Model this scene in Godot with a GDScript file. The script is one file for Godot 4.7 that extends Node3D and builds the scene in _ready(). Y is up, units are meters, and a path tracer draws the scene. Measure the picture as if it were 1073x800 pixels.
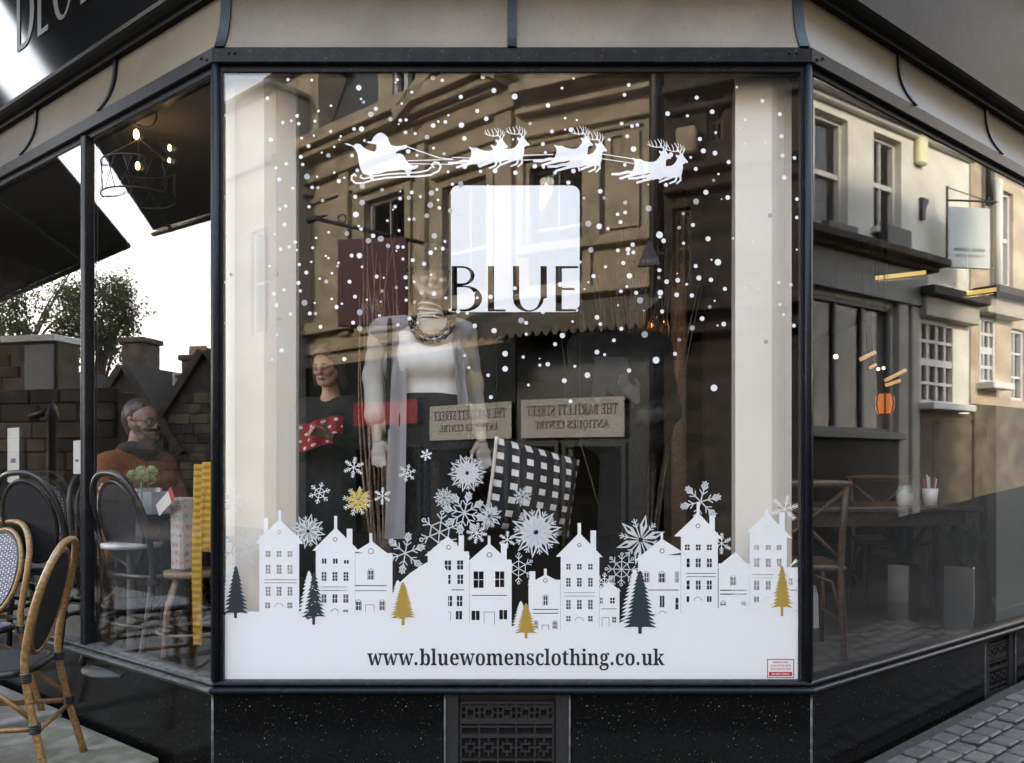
extends Node3D
# Corner shop window dressed for winter; the street behind the viewer shows only in the panes.
const FOC := 866.0      # focal length in photo pixels
const CX := 537.0
const CY := 488.0       # eye level in photo pixels
const EYE := 1.27
const DEP := 3.3        # metres from the eye to the middle pane
const ANG := 0.6702     # turn of the side windows
const HALF := 1.197     # half the width of the middle bay

var rng := RandomNumberGenerator.new()
var taken := {}
var mats := {}
var TC: Transform3D     # middle bay: x along it, y up, z out to the street
var TR: Transform3D     # bay on the side of the setts
var TL: Transform3D     # bay on the side of the cafe chairs

func _ready() -> void:
	rng.seed = 7
	# ---------------------------------------------------------------- camera, sky, sun
	var cam := Camera3D.new()
	cam.name = "camera"
	cam.position = Vector3(0, EYE, 0)
	cam.set_frustum(0.05 * 800.0 / FOC, Vector2(0.0, 0.05 * (CY - 400.0) / FOC), 0.05, 400.0)
	cam.current = true
	add_child(cam)
	var sky_mat := ProceduralSkyMaterial.new()
	sky_mat.sky_top_color = Color(0.62, 0.68, 0.76)
	sky_mat.sky_horizon_color = Color(1.0, 0.955, 0.885)
	sky_mat.sky_curve = 0.22
	sky_mat.ground_bottom_color = Color(0.25, 0.24, 0.23)
	sky_mat.ground_horizon_color = Color(0.45, 0.43, 0.4)
	sky_mat.sun_angle_max = 4.0
	var sky := Sky.new()
	sky.sky_material = sky_mat
	var env := Environment.new()
	env.background_mode = Environment.BG_SKY
	env.sky = sky
	env.background_energy_multiplier = 1.0
	env.tonemap_mode = Environment.TONE_MAPPER_LINEAR
	env.tonemap_exposure = 11.6
	env.sdfgi_enabled = true
	env.ssao_enabled = true
	env.ssil_enabled = true
	var we := WorldEnvironment.new()
	we.name = "environment"
	we.environment = env
	add_child(we)
	var sun := DirectionalLight3D.new()
	sun.name = "sun"
	sun.light_energy = 0.34
	sun.light_angular_distance = 8.0
	sun.light_color = Color(1.0, 0.94, 0.85)
	sun.shadow_enabled = true
	add_child(sun)
	sun.look_at_from_position(Vector3(-1.0, 0.44, -0.72) * 50.0, Vector3.ZERO, Vector3.UP)
	# ---------------------------------------------------------------- frames of the three bays
	TC = Transform3D(Basis(), Vector3(0, 0, -DEP))
	TR = Transform3D(Basis(Vector3.UP, ANG), Vector3(HALF, 0, -DEP))
	TL = Transform3D(Basis(Vector3.UP, -ANG), Vector3(-HALF, 0, -DEP))
	make_materials()
	build_ground()
	build_shopfront()
	build_rooms()
	build_street_behind()
	build_street_side()
	build_street_square()
	build_people()
	build_window_display()
	build_cafe_near_chairs()
	build_cafe_side()
	build_dining_side()
	build_terrace_chairs()
	build_decals()

# -------------------------------------------------------------------- naming
func numbered(n: String) -> String:
	if not taken.has(n):
		taken[n] = 0
		return n
	taken[n] += 1
	return "%s_%03d" % [n, taken[n]]

func tag(o: Node, label: String, category: String, group := "") -> void:
	o.set_meta("label", label)
	o.set_meta("category", category)
	if group != "":
		o.set_meta("group", group)

func thing(called: String, label: String, category: String, group := "", at := Transform3D()) -> Node3D:
	var o := Node3D.new()
	o.name = numbered(called)
	o.transform = at
	add_child(o)
	tag(o, label, category, group)
	return o

func mesh_of(s) -> Mesh:
	if s is Mesh:
		return s
	s.generate_normals()
	return s.commit()

func part(called: String, s, m: Material, parent: Node) -> MeshInstance3D:
	var o := MeshInstance3D.new()
	o.name = called
	o.mesh = mesh_of(s)
	o.material_override = m
	parent.add_child(o, true)
	return o

func solo(called: String, s, m: Material, label: String, category: String, group := "", at := Transform3D()) -> MeshInstance3D:
	var o := MeshInstance3D.new()
	o.name = numbered(called)
	o.mesh = mesh_of(s)
	o.material_override = m
	o.transform = at
	add_child(o)
	tag(o, label, category, group)
	return o

func setting(called: String, s, m: Material) -> MeshInstance3D:
	var o := MeshInstance3D.new()
	o.name = numbered(called)
	o.mesh = mesh_of(s)
	o.material_override = m
	o.set_meta("kind", "structure")
	add_child(o)
	return o

func setting_node(called: String) -> Node3D:
	var o := Node3D.new()
	o.name = numbered(called)
	o.set_meta("kind", "structure")
	add_child(o)
	return o

# -------------------------------------------------------------------- materials
func lin(r: float, g: float, b: float, a := 1.0) -> Color:
	var c := Color(r, g, b).linear_to_srgb()
	c.a = a
	return c

func mat(key: String, c := Color.WHITE, rough := 0.6, metal := 0.0) -> StandardMaterial3D:
	if mats.has(key):
		return mats[key]
	var m := StandardMaterial3D.new()
	m.resource_name = key
	m.albedo_color = c
	m.roughness = rough
	m.metallic = metal
	mats[key] = m
	return m

func noise_tex(c1: Color, c2: Color, freq: float, octaves := 4, sd := 1, kind := FastNoiseLite.TYPE_SIMPLEX_SMOOTH, lo := 0.25, hi := 0.75, side := 512) -> NoiseTexture2D:
	var n := FastNoiseLite.new()
	n.seed = sd
	n.noise_type = kind
	n.frequency = freq
	n.fractal_octaves = octaves
	var g := Gradient.new()
	g.offsets = PackedFloat32Array([lo, hi])
	g.colors = PackedColorArray([c1, c2])
	var t := NoiseTexture2D.new()
	t.width = side
	t.height = side
	t.seamless = true
	t.noise = n
	t.color_ramp = g
	return t

# mottled material, seen the same from anywhere: c1 to c2 in patches of the given size
func mottled(key: String, c1: Color, c2: Color, rough: float, scale: float, freq := 0.012, bump := 0.0, sd := 1, metal := 0.0) -> StandardMaterial3D:
	if mats.has(key):
		return mats[key]
	var m := mat(key, Color.WHITE, rough, metal)
	m.albedo_texture = noise_tex(c1, c2, freq, 5, sd)
	m.uv1_triplanar = true
	m.uv1_world_triplanar = true
	m.uv1_scale = Vector3.ONE * scale
	if bump > 0.0:
		m.heightmap_enabled = true
		m.heightmap_scale = bump
		m.heightmap_texture = noise_tex(Color.BLACK, Color.WHITE, freq * 4.0, 5, sd + 40)
	return m

# stains or chips of another colour scattered over a material
func blotched(m: StandardMaterial3D, c: Color, freq: float, lo: float, hi: float, sd: int) -> void:
	m.detail_enabled = true
	m.detail_uv_layer = BaseMaterial3D.DETAIL_UV_1
	var clear := c
	clear.a = 0.0
	m.detail_albedo = noise_tex(clear, c, freq, 5, sd, FastNoiseLite.TYPE_SIMPLEX_SMOOTH, lo, hi)

func make_materials() -> void:
	var m: StandardMaterial3D
	mottled("frame", lin(0.006, 0.0066, 0.0088), lin(0.010, 0.011, 0.014), 0.36, 1.3, 0.02, 0.02, 3)
	mottled("frame_worn", lin(0.016, 0.017, 0.021), lin(0.10, 0.098, 0.095), 0.4, 2.2, 0.02, 0.04, 4)
	mottled("cove", lin(0.105, 0.082, 0.054), lin(0.14, 0.112, 0.077), 0.5, 0.9, 0.004, 0.03, 5)
	mat("sign_black", lin(0.006, 0.0065, 0.0075), 0.09)
	mottled("fascia_black", lin(0.005, 0.005, 0.0055), lin(0.009, 0.009, 0.0095), 0.42, 1.0, 0.01, 0.02, 6)
	mats.cove.metallic_specular = 0.35
	blotched(mats.cove, lin(0.07, 0.055, 0.04, 0.35), 0.05, 0.70, 0.82, 30)
	blotched(mats.frame, lin(0.10, 0.10, 0.10, 0.3), 0.05, 0.74, 0.82, 31)
	mats.fascia_black.metallic_specular = 0.22
	mats.frame.metallic_specular = 0.27
	mat("sign_letter", lin(0.035, 0.033, 0.031), 0.4)
	# speckled black granite
	m = mat("granite", Color.WHITE, 0.16)
	m.metallic_specular = 0.33
	m.albedo_texture = granite_tex()
	m.uv1_triplanar = true
	m.uv1_world_triplanar = true
	m.uv1_scale = Vector3.ONE * 1.6
	mottled("vent_metal", lin(0.006, 0.006, 0.0066), lin(0.016, 0.016, 0.017), 0.5, 3.0, 0.03, 0.05, 8)
	mat("vent_black", lin(0.002, 0.002, 0.002), 0.9)
	# glass: smooth and nearly clear
	m = mat("glass", Color(1, 1, 1, 0.0), 0.0)
	m.transparency = BaseMaterial3D.TRANSPARENCY_ALPHA
	m.metallic_specular = 0.5
	# stone and plaster of the street
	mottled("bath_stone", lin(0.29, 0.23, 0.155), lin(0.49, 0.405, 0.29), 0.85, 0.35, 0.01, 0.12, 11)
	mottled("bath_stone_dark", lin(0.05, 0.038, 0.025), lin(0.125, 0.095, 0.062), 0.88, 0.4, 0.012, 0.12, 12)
	mottled("dark_stone", lin(0.02, 0.016, 0.012), lin(0.06, 0.048, 0.034), 0.9, 0.5, 0.012, 0.1, 13)  # dark stone; on the house past the drainpipe its tone paints in shade
	mottled("pale_stone", lin(0.28, 0.255, 0.22), lin(0.38, 0.35, 0.30), 0.85, 0.4, 0.008, 0.06, 14)
	mottled("cream_plaster", lin(0.50, 0.48, 0.41), lin(0.66, 0.64, 0.56), 0.8, 0.4, 0.008, 0.05, 15)
	mat("white_paint", lin(0.50, 0.485, 0.45), 0.5)
	mottled("slate", lin(0.045, 0.045, 0.047), lin(0.085, 0.082, 0.08), 0.7, 0.8, 0.02, 0.1, 16)
	mottled("roof_tile", lin(0.06, 0.045, 0.035), lin(0.13, 0.095, 0.07), 0.85, 0.8, 0.02, 0.15, 17)
	mat("shopfront_green", lin(0.010, 0.016, 0.014), 0.35)
	mat("shopfront_grey", lin(0.09, 0.092, 0.086), 0.5)
	mat("sign_grey", lin(0.50, 0.47, 0.42), 0.6)
	mat("maroon", lin(0.075, 0.012, 0.016), 0.45)
	mat("maroon_edge", lin(0.13, 0.03, 0.03), 0.45)
	mat("letter_dark", lin(0.02, 0.018, 0.016), 0.6)
	mat("letter_pale", lin(0.4, 0.3, 0.25), 0.6)
	mat("red_board", lin(0.3, 0.014, 0.02), 0.5)
	mat("iron", lin(0.012, 0.012, 0.012), 0.5)
	mat("clay_pot", lin(0.35, 0.19, 0.11), 0.85)
	mottled("awning", lin(0.10, 0.083, 0.06), lin(0.16, 0.133, 0.096), 0.85, 1.5, 0.01, 0.0, 18)
	mat("canopy", lin(0.035, 0.033, 0.031), 0.85)
	mat("bark", lin(0.05, 0.038, 0.028), 0.9)
	m = mat("leaf", lin(0.055, 0.068, 0.03), 0.7)
	m.backlight_enabled = true
	m.backlight = Color(0.25, 0.25, 0.1)
	# ground
	mottled("asphalt", lin(0.016, 0.0155, 0.0145), lin(0.034, 0.033, 0.03), 0.85, 0.9, 0.02, 0.15, 20)
	mats.asphalt.metallic_specular = 0.25
	mottled("flagstone", lin(0.15, 0.14, 0.122), lin(0.21, 0.198, 0.175), 0.85, 0.8, 0.012, 0.12, 21)
	m = mottled("mossy_flag", lin(0.15, 0.14, 0.122), lin(0.21, 0.20, 0.178), 0.85, 0.8, 0.012, 0.12, 22)
	m.detail_enabled = true
	m.detail_uv_layer = BaseMaterial3D.DETAIL_UV_1
	m.detail_albedo = noise_tex(lin(0.075, 0.08, 0.035, 0.6), lin(0.12, 0.12, 0.07, 0.0), 0.014, 5, 23, FastNoiseLite.TYPE_SIMPLEX_SMOOTH, 0.35, 0.62)
	mottled("sett_a", lin(0.03, 0.029, 0.027), lin(0.065, 0.062, 0.056), 0.55, 2.5, 0.02, 0.15, 24)
	mottled("sett_b", lin(0.045, 0.042, 0.037), lin(0.085, 0.079, 0.069), 0.6, 2.5, 0.02, 0.15, 25)
	mottled("joint", lin(0.014, 0.013, 0.012), lin(0.035, 0.033, 0.029), 0.95, 2.5, 0.02, 0.1, 26)
	# rooms
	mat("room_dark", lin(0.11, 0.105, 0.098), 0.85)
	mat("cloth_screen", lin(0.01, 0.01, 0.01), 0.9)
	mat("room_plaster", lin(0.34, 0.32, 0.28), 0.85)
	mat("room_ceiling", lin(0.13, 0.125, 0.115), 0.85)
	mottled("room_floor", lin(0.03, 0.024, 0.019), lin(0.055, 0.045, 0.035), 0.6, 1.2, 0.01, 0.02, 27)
	mottled("column_paint", lin(0.74, 0.68, 0.59), lin(0.79, 0.73, 0.64), 0.55, 0.7, 0.005, 0.0, 28)
	mottled("column_grey", lin(0.12, 0.13, 0.118), lin(0.16, 0.17, 0.155), 0.6, 0.7, 0.005, 0.0, 29)

func granite_tex() -> ImageTexture:
	var im := Image.create(1024, 1024, false, Image.FORMAT_RGB8)
	im.fill(lin(0.0035, 0.0036, 0.0036))
	var r := RandomNumberGenerator.new()
	r.seed = 5
	for i in 1500:
		var x := r.randi_range(0, 1020)
		var y := r.randi_range(0, 1020)
		var w := r.randf_range(0.006, 0.02)
		im.fill_rect(Rect2i(x, y, r.randi_range(2, 9), r.randi_range(2, 6)), lin(w, w, w))
	for i in 420:
		var x := r.randi_range(4, 1010)
		var y := r.randi_range(4, 1010)
		var w := r.randf_range(0.03, 0.38) * r.randf()
		var c := lin(w * 0.95, w, w * r.randf_range(0.75, 0.95))
		var a := r.randf() * PI
		var n := r.randi_range(2, 7)
		for k in n:
			im.fill_rect(Rect2i(int(x + cos(a) * k), int(y + sin(a) * k), r.randi_range(2, 5), r.randi_range(1, 4)), c)
	return ImageTexture.create_from_image(im)

# -------------------------------------------------------------------- shapes
func tool(flat := true) -> SurfaceTool:
	var st := SurfaceTool.new()
	st.begin(Mesh.PRIMITIVE_TRIANGLES)
	st.set_smooth_group(-1 if flat else 0)
	return st

func quad(st: SurfaceTool, a: Vector3, b: Vector3, c: Vector3, d: Vector3) -> void:
	for p in [a, c, b, a, d, c]:
		st.add_vertex(p)

func tri(st: SurfaceTool, a: Vector3, b: Vector3, c: Vector3) -> void:
	for p in [a, c, b]:
		st.add_vertex(p)

# a box given by its low and high corners, in a frame
func box(st: SurfaceTool, lo: Vector3, hi: Vector3, xf := Transform3D()) -> void:
	var p := []
	for i in 8:
		p.append(xf * Vector3(hi.x if i & 1 else lo.x, hi.y if i & 2 else lo.y, hi.z if i & 4 else lo.z))
	for f in [[4, 5, 7, 6], [1, 0, 2, 3], [5, 1, 3, 7], [0, 4, 6, 2], [6, 7, 3, 2], [0, 1, 5, 4]]:
		quad(st, p[f[0]], p[f[1]], p[f[2]], p[f[3]])

# a room: a box open towards +z
func room(st: SurfaceTool, lo: Vector3, hi: Vector3, xf := Transform3D()) -> void:
	var p := []
	for i in 8:
		p.append(xf * Vector3(hi.x if i & 1 else lo.x, hi.y if i & 2 else lo.y, hi.z if i & 4 else lo.z))
	for f in [[1, 0, 2, 3], [5, 1, 3, 7], [0, 4, 6, 2], [6, 7, 3, 2], [0, 1, 5, 4]]:
		quad(st, p[f[0]], p[f[1]], p[f[2]], p[f[3]])

# a single sheet of glass
func sheet(lo: Vector2, hi: Vector2, z: float, xf: Transform3D) -> SurfaceTool:
	var st := tool()
	quad(st, xf * Vector3(lo.x, lo.y, z), xf * Vector3(hi.x, lo.y, z), xf * Vector3(hi.x, hi.y, z), xf * Vector3(lo.x, hi.y, z))
	return st

# a box whose edges along the street side are chamfered
func cbox(st: SurfaceTool, lo: Vector3, hi: Vector3, ch: float, xf := Transform3D()) -> void:
	var c := minf(ch, 0.45 * minf(hi.x - lo.x, minf(hi.y - lo.y, hi.z - lo.z)))
	var pts := PackedVector3Array()
	var mid := (lo + hi) / 2
	var h := (hi - lo) / 2
	# 24 vertices: for each corner three
	var vid := {}
	for sx in [-1, 1]:
		for sy in [-1, 1]:
			for sz in [-1, 1]:
				var s := Vector3(sx, sy, sz)
				for ax in 3:
					var q := h - Vector3.ONE * c
					q[ax] = h[ax]
					vid[[sx, sy, sz, ax]] = xf * (mid + q * s)
	for ax in 3:
		var u := (ax + 1) % 3
		var w := (ax + 2) % 3
		for sg in [-1, 1]:
			var f := []
			for cc in [[-1, -1], [1, -1], [1, 1], [-1, 1]]:
				var k := [0, 0, 0]
				k[ax] = sg
				k[u] = cc[0]
				k[w] = cc[1]
				f.append(vid[[k[0], k[1], k[2], ax]])
			if sg > 0:
				quad(st, f[0], f[1], f[2], f[3])
			else:
				quad(st, f[3], f[2], f[1], f[0])
		# edges running along ax
		for su in [-1, 1]:
			for sw in [-1, 1]:
				var k0 := [0, 0, 0]
				k0[u] = su
				k0[w] = sw
				var k1 := k0.duplicate()
				k0[ax] = -1
				k1[ax] = 1
				var a: Vector3 = vid[[k0[0], k0[1], k0[2], u]]
				var b: Vector3 = vid[[k1[0], k1[1], k1[2], u]]
				var d: Vector3 = vid[[k0[0], k0[1], k0[2], w]]
				var e: Vector3 = vid[[k1[0], k1[1], k1[2], w]]
				if su * sw > 0:
					quad(st, a, d, e, b)
				else:
					quad(st, a, b, e, d)
	for sx in [-1, 1]:
		for sy in [-1, 1]:
			for sz in [-1, 1]:
				var a: Vector3 = vid[[sx, sy, sz, 0]]
				var b: Vector3 = vid[[sx, sy, sz, 1]]
				var d: Vector3 = vid[[sx, sy, sz, 2]]
				if sx * sy * sz > 0:
					tri(st, a, b, d)
				else:
					tri(st, a, d, b)

func perp(d: Vector3) -> Vector3:
	var u := Vector3.UP if absf(d.y) < 0.9 else Vector3.RIGHT
	return d.cross(u).normalized()

# a round bar along points; radius one number or one for each point; the st should be smooth
func tube(st: SurfaceTool, pts: Array, rad, sides := 6, xf := Transform3D(), closed := false) -> void:
	var n := pts.size()
	var rings := []
	var u := Vector3.ZERO
	for i in n:
		var a: Vector3 = pts[(i - 1 + n) % n] if closed else pts[maxi(i - 1, 0)]
		var b: Vector3 = pts[(i + 1) % n] if closed else pts[mini(i + 1, n - 1)]
		var d := (b - a).normalized()
		if u == Vector3.ZERO:
			u = perp(d)
		u = (u - d * u.dot(d)).normalized()
		var v := d.cross(u)
		var r: float = rad[i] if rad is Array or rad is PackedFloat32Array else rad
		var ring := []
		for k in sides:
			var t := TAU * k / sides
			ring.append(xf * (pts[i] + (u * cos(t) + v * sin(t)) * r))
		rings.append(ring)
	for i in (n if closed else n - 1):
		var j := (i + 1) % n
		for k in sides:
			var l := (k + 1) % sides
			quad(st, rings[i][k], rings[i][l], rings[j][l], rings[j][k])
	if not closed:
		for k in range(1, sides - 1):
			tri(st, rings[0][0], rings[0][k + 1], rings[0][k])
			tri(st, rings[n - 1][0], rings[n - 1][k], rings[n - 1][k + 1])

# profile of [radius, height] turned about y
func lathe(st: SurfaceTool, prof: Array, seg := 20, xf := Transform3D(), squash := 1.0) -> void:
	for i in prof.size() - 1:
		for k in seg:
			var t0 := TAU * k / seg
			var t1 := TAU * (k + 1) / seg
			var a := Vector3(cos(t0) * prof[i][0], prof[i][1], -sin(t0) * prof[i][0] * squash)
			var b := Vector3(cos(t1) * prof[i][0], prof[i][1], -sin(t1) * prof[i][0] * squash)
			var c := Vector3(cos(t1) * prof[i + 1][0], prof[i + 1][1], -sin(t1) * prof[i + 1][0] * squash)
			var d := Vector3(cos(t0) * prof[i + 1][0], prof[i + 1][1], -sin(t0) * prof[i + 1][0] * squash)
			if prof[i][0] > 1e-5:
				tri(st, xf * a, xf * b, xf * c)
			if prof[i + 1][0] > 1e-5:
				tri(st, xf * a, xf * c, xf * d)

# a rounder path through the same points
func rounder(pts: Array, n := 4) -> Array:
	var out := []
	for i in pts.size() - 1:
		var a: Vector3 = pts[maxi(i - 1, 0)]
		var d: Vector3 = pts[mini(i + 2, pts.size() - 1)]
		for k in n:
			out.append((pts[i] as Vector3).cubic_interpolate(pts[i + 1], a, d, k / float(n)))
	out.append(pts[-1])
	return out

# a closed outline pulled from z0 to z1
func prism(st: SurfaceTool, poly: PackedVector2Array, z0: float, z1: float, xf := Transform3D()) -> void:
	var p := poly
	if Geometry2D.is_polygon_clockwise(p):
		p = p.duplicate()
		p.reverse()
	var ix := Geometry2D.triangulate_polygon(p)
	for k in range(0, ix.size(), 3):
		var a := p[ix[k]]
		var b := p[ix[k + 1]]
		var c := p[ix[k + 2]]
		if (b - a).cross(c - a) < 0:
			var sw := b
			b = c
			c = sw
		tri(st, xf * Vector3(a.x, a.y, z1), xf * Vector3(b.x, b.y, z1), xf * Vector3(c.x, c.y, z1))
		tri(st, xf * Vector3(a.x, a.y, z0), xf * Vector3(c.x, c.y, z0), xf * Vector3(b.x, b.y, z0))
	for i in p.size():
		var a := p[i]
		var b := p[(i + 1) % p.size()]
		quad(st, xf * Vector3(a.x, a.y, z0), xf * Vector3(b.x, b.y, z0), xf * Vector3(b.x, b.y, z1), xf * Vector3(a.x, a.y, z1))

# fills outlines and leaves their holes open (even-odd), as one sheet at height z of the frame
func fill(st: SurfaceTool, loops: Array, xf := Transform3D(), z := 0.0) -> void:
	var edges := []
	var ys := []
	for l in loops:
		var n: int = l.size()
		for i in n:
			var a: Vector2 = l[i]
			var b: Vector2 = l[(i + 1) % n]
			ys.append(a.y)
			if absf(a.y - b.y) < 1e-6:
				continue
			edges.append([a, b] if a.y < b.y else [b, a])
	ys.sort()
	var yy := []
	for y in ys:
		if yy.is_empty() or y - yy[-1] > 2e-6:
			yy.append(y)
	for k in yy.size() - 1:
		var y0: float = yy[k]
		var y1: float = yy[k + 1]
		var xs := []
		for e in edges:
			if e[0].y <= y0 + 3e-6 and e[1].y >= y1 - 3e-6:
				var s: float = (e[1].x - e[0].x) / (e[1].y - e[0].y)
				xs.append(Vector2(e[0].x + (y0 - e[0].y) * s, e[0].x + (y1 - e[0].y) * s))
		xs.sort_custom(func(a, b): return a.x + a.y < b.x + b.y)
		for j in range(0, xs.size() - 1, 2):
			quad(st, xf * Vector3(xs[j].x, y0, z), xf * Vector3(xs[j + 1].x, y0, z), xf * Vector3(xs[j + 1].y, y1, z), xf * Vector3(xs[j].y, y1, z))

func rect(x0: float, y0: float, x1: float, y1: float) -> PackedVector2Array:
	return PackedVector2Array([Vector2(x0, y0), Vector2(x1, y0), Vector2(x1, y1), Vector2(x0, y1)])

# a wall face with openings and their reveals
func pierced(st: SurfaceTool, outline: PackedVector2Array, holes: Array, reveal: float, xf: Transform3D) -> void:
	var loops := [outline]
	loops.append_array(holes)
	fill(st, loops, xf)
	for h in holes:
		var p: PackedVector2Array = h
		for i in p.size():
			var a := p[i]
			var b := p[(i + 1) % p.size()]
			quad(st, xf * Vector3(a.x, a.y, -reveal), xf * Vector3(b.x, b.y, -reveal), xf * Vector3(b.x, b.y, 0), xf * Vector3(a.x, a.y, 0))

func lettering(called: String, s: String, font_name: String, weight: int, w: float, h: float, xf: Transform3D, m: Material, parent: Node, depth := 0.002) -> MeshInstance3D:
	var f := SystemFont.new()
	f.font_names = PackedStringArray([font_name])
	f.font_weight = weight
	var t := TextMesh.new()
	t.text = s
	t.font = f
	t.font_size = 64
	t.pixel_size = 0.01
	t.depth = 0.05
	t.curve_step = 1.0
	var bb := t.get_aabb()
	var o := MeshInstance3D.new()
	o.name = called
	o.mesh = t
	o.material_override = m
	var sc := Vector3(w / maxf(bb.size.x, 1e-4), h / maxf(bb.size.y, 1e-4), depth / 0.05)
	o.transform = xf * Transform3D(Basis.from_scale(sc), Vector3(-bb.get_center().x * sc.x, -bb.get_center().y * sc.y, depth / 2))
	parent.add_child(o, true)
	return o

# -------------------------------------------------------------------- from photo pixels to places
func ray(px: float, py: float) -> Vector3:
	return Vector3((px - CX) / FOC, (CY - py) / FOC, -1.0)

func at_depth(px: float, py: float, d: float) -> Vector3:
	return Vector3(0, EYE, 0) + ray(px, py) * d

func on_plane(px: float, py: float, p: Vector3, n: Vector3) -> Vector3:
	var o := Vector3(0, EYE, 0)
	var d := ray(px, py)
	return o + d * ((p - o).dot(n) / d.dot(n))

# what a pane shows at a place behind it stands at the mirror image of that place
func mirrored(p: Vector3, bay: Transform3D) -> Vector3:
	var n := bay.basis.z
	return p - n * (2.0 * (p - bay.origin).dot(n))

func mirrored_dir(d: Vector3, bay: Transform3D) -> Vector3:
	var n := bay.basis.z
	return d - n * (2.0 * d.dot(n))

# height of the street above the foot of the middle bay
func ground_at(x: float, z: float) -> float:
	var s := (x - HALF) * cos(ANG) - (z + DEP) * sin(ANG)
	var l := -(x + HALF) * cos(ANG) - (z + DEP) * sin(ANG)
	var h := 0.045 * maxf(0.0, s) + 0.05 * maxf(0.0, s - 7.0)
	h += 0.03 * clampf(l, 0.0, 4.0)
	return minf(h, 2.5)

# ==================================================================== ground
func build_ground() -> void:
	var st := tool(false)
	var xs := []
	for i in 61:
		var t := (i - 30) / 30.0
		xs.append(signf(t) * (4.0 * absf(t) + 76.0 * pow(absf(t), 3.0)))
	for i in 60:
		for j in 60:
			var x0: float = xs[i]
			var x1: float = xs[i + 1]
			var z0: float = xs[j]
			var z1: float = xs[j + 1]
			quad(st, Vector3(x0, ground_at(x0, z1) - 0.03, z1), Vector3(x1, ground_at(x1, z1) - 0.03, z1), Vector3(x1, ground_at(x1, z0) - 0.03, z0), Vector3(x0, ground_at(x0, z0) - 0.03, z0))
	setting("ground", st, mats.asphalt)
	# setts along the bay on one side
	var pave := setting_node("pavement")
	st = tool(false)
	for i in 30:
		for j in 10:
			var q := []
			for c in [[0, 1], [1, 1], [1, 0], [0, 0]]:
				var p := TR * Vector3((i + c[0]) * 0.18 - 0.4, 0, (j + c[1]) * 0.2 + 0.02)
				p.y = ground_at(p.x, p.z) - 0.012
				q.append(p)
			quad(st, q[0], q[1], q[2], q[3])
	part("bedding", st, mats.joint, pave)
	var shapes := []
	for k in 4:
		var s := tool()
		var w := 0.122 - 0.004 * k
		cbox(s, Vector3(-w / 2, -0.03, -0.042), Vector3(w / 2, 0.008 + 0.001 * k, 0.042), 0.007)
		shapes.append(mesh_of(s))
	for row in 11:
		for col in 24:
			var lx := col * 0.134 + (0.067 if row % 2 else 0.0) - 0.2
			var lz := row * 0.098 + 0.13
			var p := TR * Vector3(lx, 0, lz)
			if p.z > -3.2 and p.x < 1.3:
				continue
			var o := part("sett", shapes[rng.randi() % 4], mats.sett_a if rng.randf() < 0.6 else mats.sett_b, pave)
			o.transform = Transform3D(TR.basis * Basis(Vector3.UP, rng.randf_range(-0.03, 0.03)) * Basis(Vector3.BACK, 0.045 + rng.randf_range(-0.03, 0.03)) * Basis(Vector3.RIGHT, rng.randf_range(-0.05, 0.05)), Vector3(p.x, ground_at(p.x, p.z) - 0.004 + rng.randf_range(-0.004, 0.004), p.z))
	# kerb-side flagstones along the other bay
	for i in 5:
		for j in 3:
			var s := tool()
			var x0 := -0.35 - i * 0.92 + (0.3 if j == 1 else 0.0)
			cbox(s, Vector3(x0 - 0.905, -0.08, 0.03 + j * 0.62), Vector3(x0, 0.0, 0.03 + j * 0.62 + 0.605), 0.008)
			var o := part("flagstone", s, mats.mossy_flag if (i + j) % 2 == 0 else mats.flagstone, pave)
			var c := TL * Vector3(x0 - 0.45, 0, 0.35 + j * 0.62)
			o.transform = Transform3D(TL.basis, TL.origin + Vector3(0, ground_at(c.x, c.z) + 0.01 + rng.randf_range(-0.004, 0.004), 0))
	for i in 4:
		var s := tool()
		cbox(s, Vector3(-1.5 + i * 0.78, -0.08, 0.03), Vector3(-1.5 + i * 0.78 + 0.765, 0.004, 0.62), 0.008)
		var o := part("flagstone", s, mats.flagstone, pave)
		o.transform = TC

# ==================================================================== the shop front
const WING_L := 2.95
const WING_R := 3.0

# ends of a line at projection p along one bay (0 chairs side, 1 middle, 2 setts side)
func bay_ends(bay: int, p: float) -> Array:
	var k := p * tan(ANG / 2)
	var cl := Vector3(-(HALF + k), 0, -DEP + p)
	var cr := Vector3(HALF + k, 0, -DEP + p)
	if bay == 0:
		return [TL * Vector3(-WING_L, 0, p), cl]
	if bay == 1:
		return [cl, cr]
	return [cr, TR * Vector3(WING_R, 0, p)]

# an outline [projection, height] run along a bay and mitred at the corners
func run_along(bay: int, prof: Array, closed := false, flat := true) -> SurfaceTool:
	var st := tool(flat)
	var n := prof.size()
	for i in (n if closed else n - 1):
		var a: Array = prof[i]
		var b: Array = prof[(i + 1) % n]
		var ea := bay_ends(bay, a[0])
		var eb := bay_ends(bay, b[0])
		var ua := Vector3.UP * float(a[1])
		var ub := Vector3.UP * float(b[1])
		quad(st, ea[0] + ua, ea[1] + ua, eb[1] + ub, eb[0] + ub)
	return st

func bay_frame(bay: int) -> Transform3D:
	return [TL, TC, TR][bay]

func cove_point(t: float) -> Vector2:
	return Vector2(-0.08 * (1.0 - pow(1.0 - t, 2.4)), 2.9402 + 0.268 * t)

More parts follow.
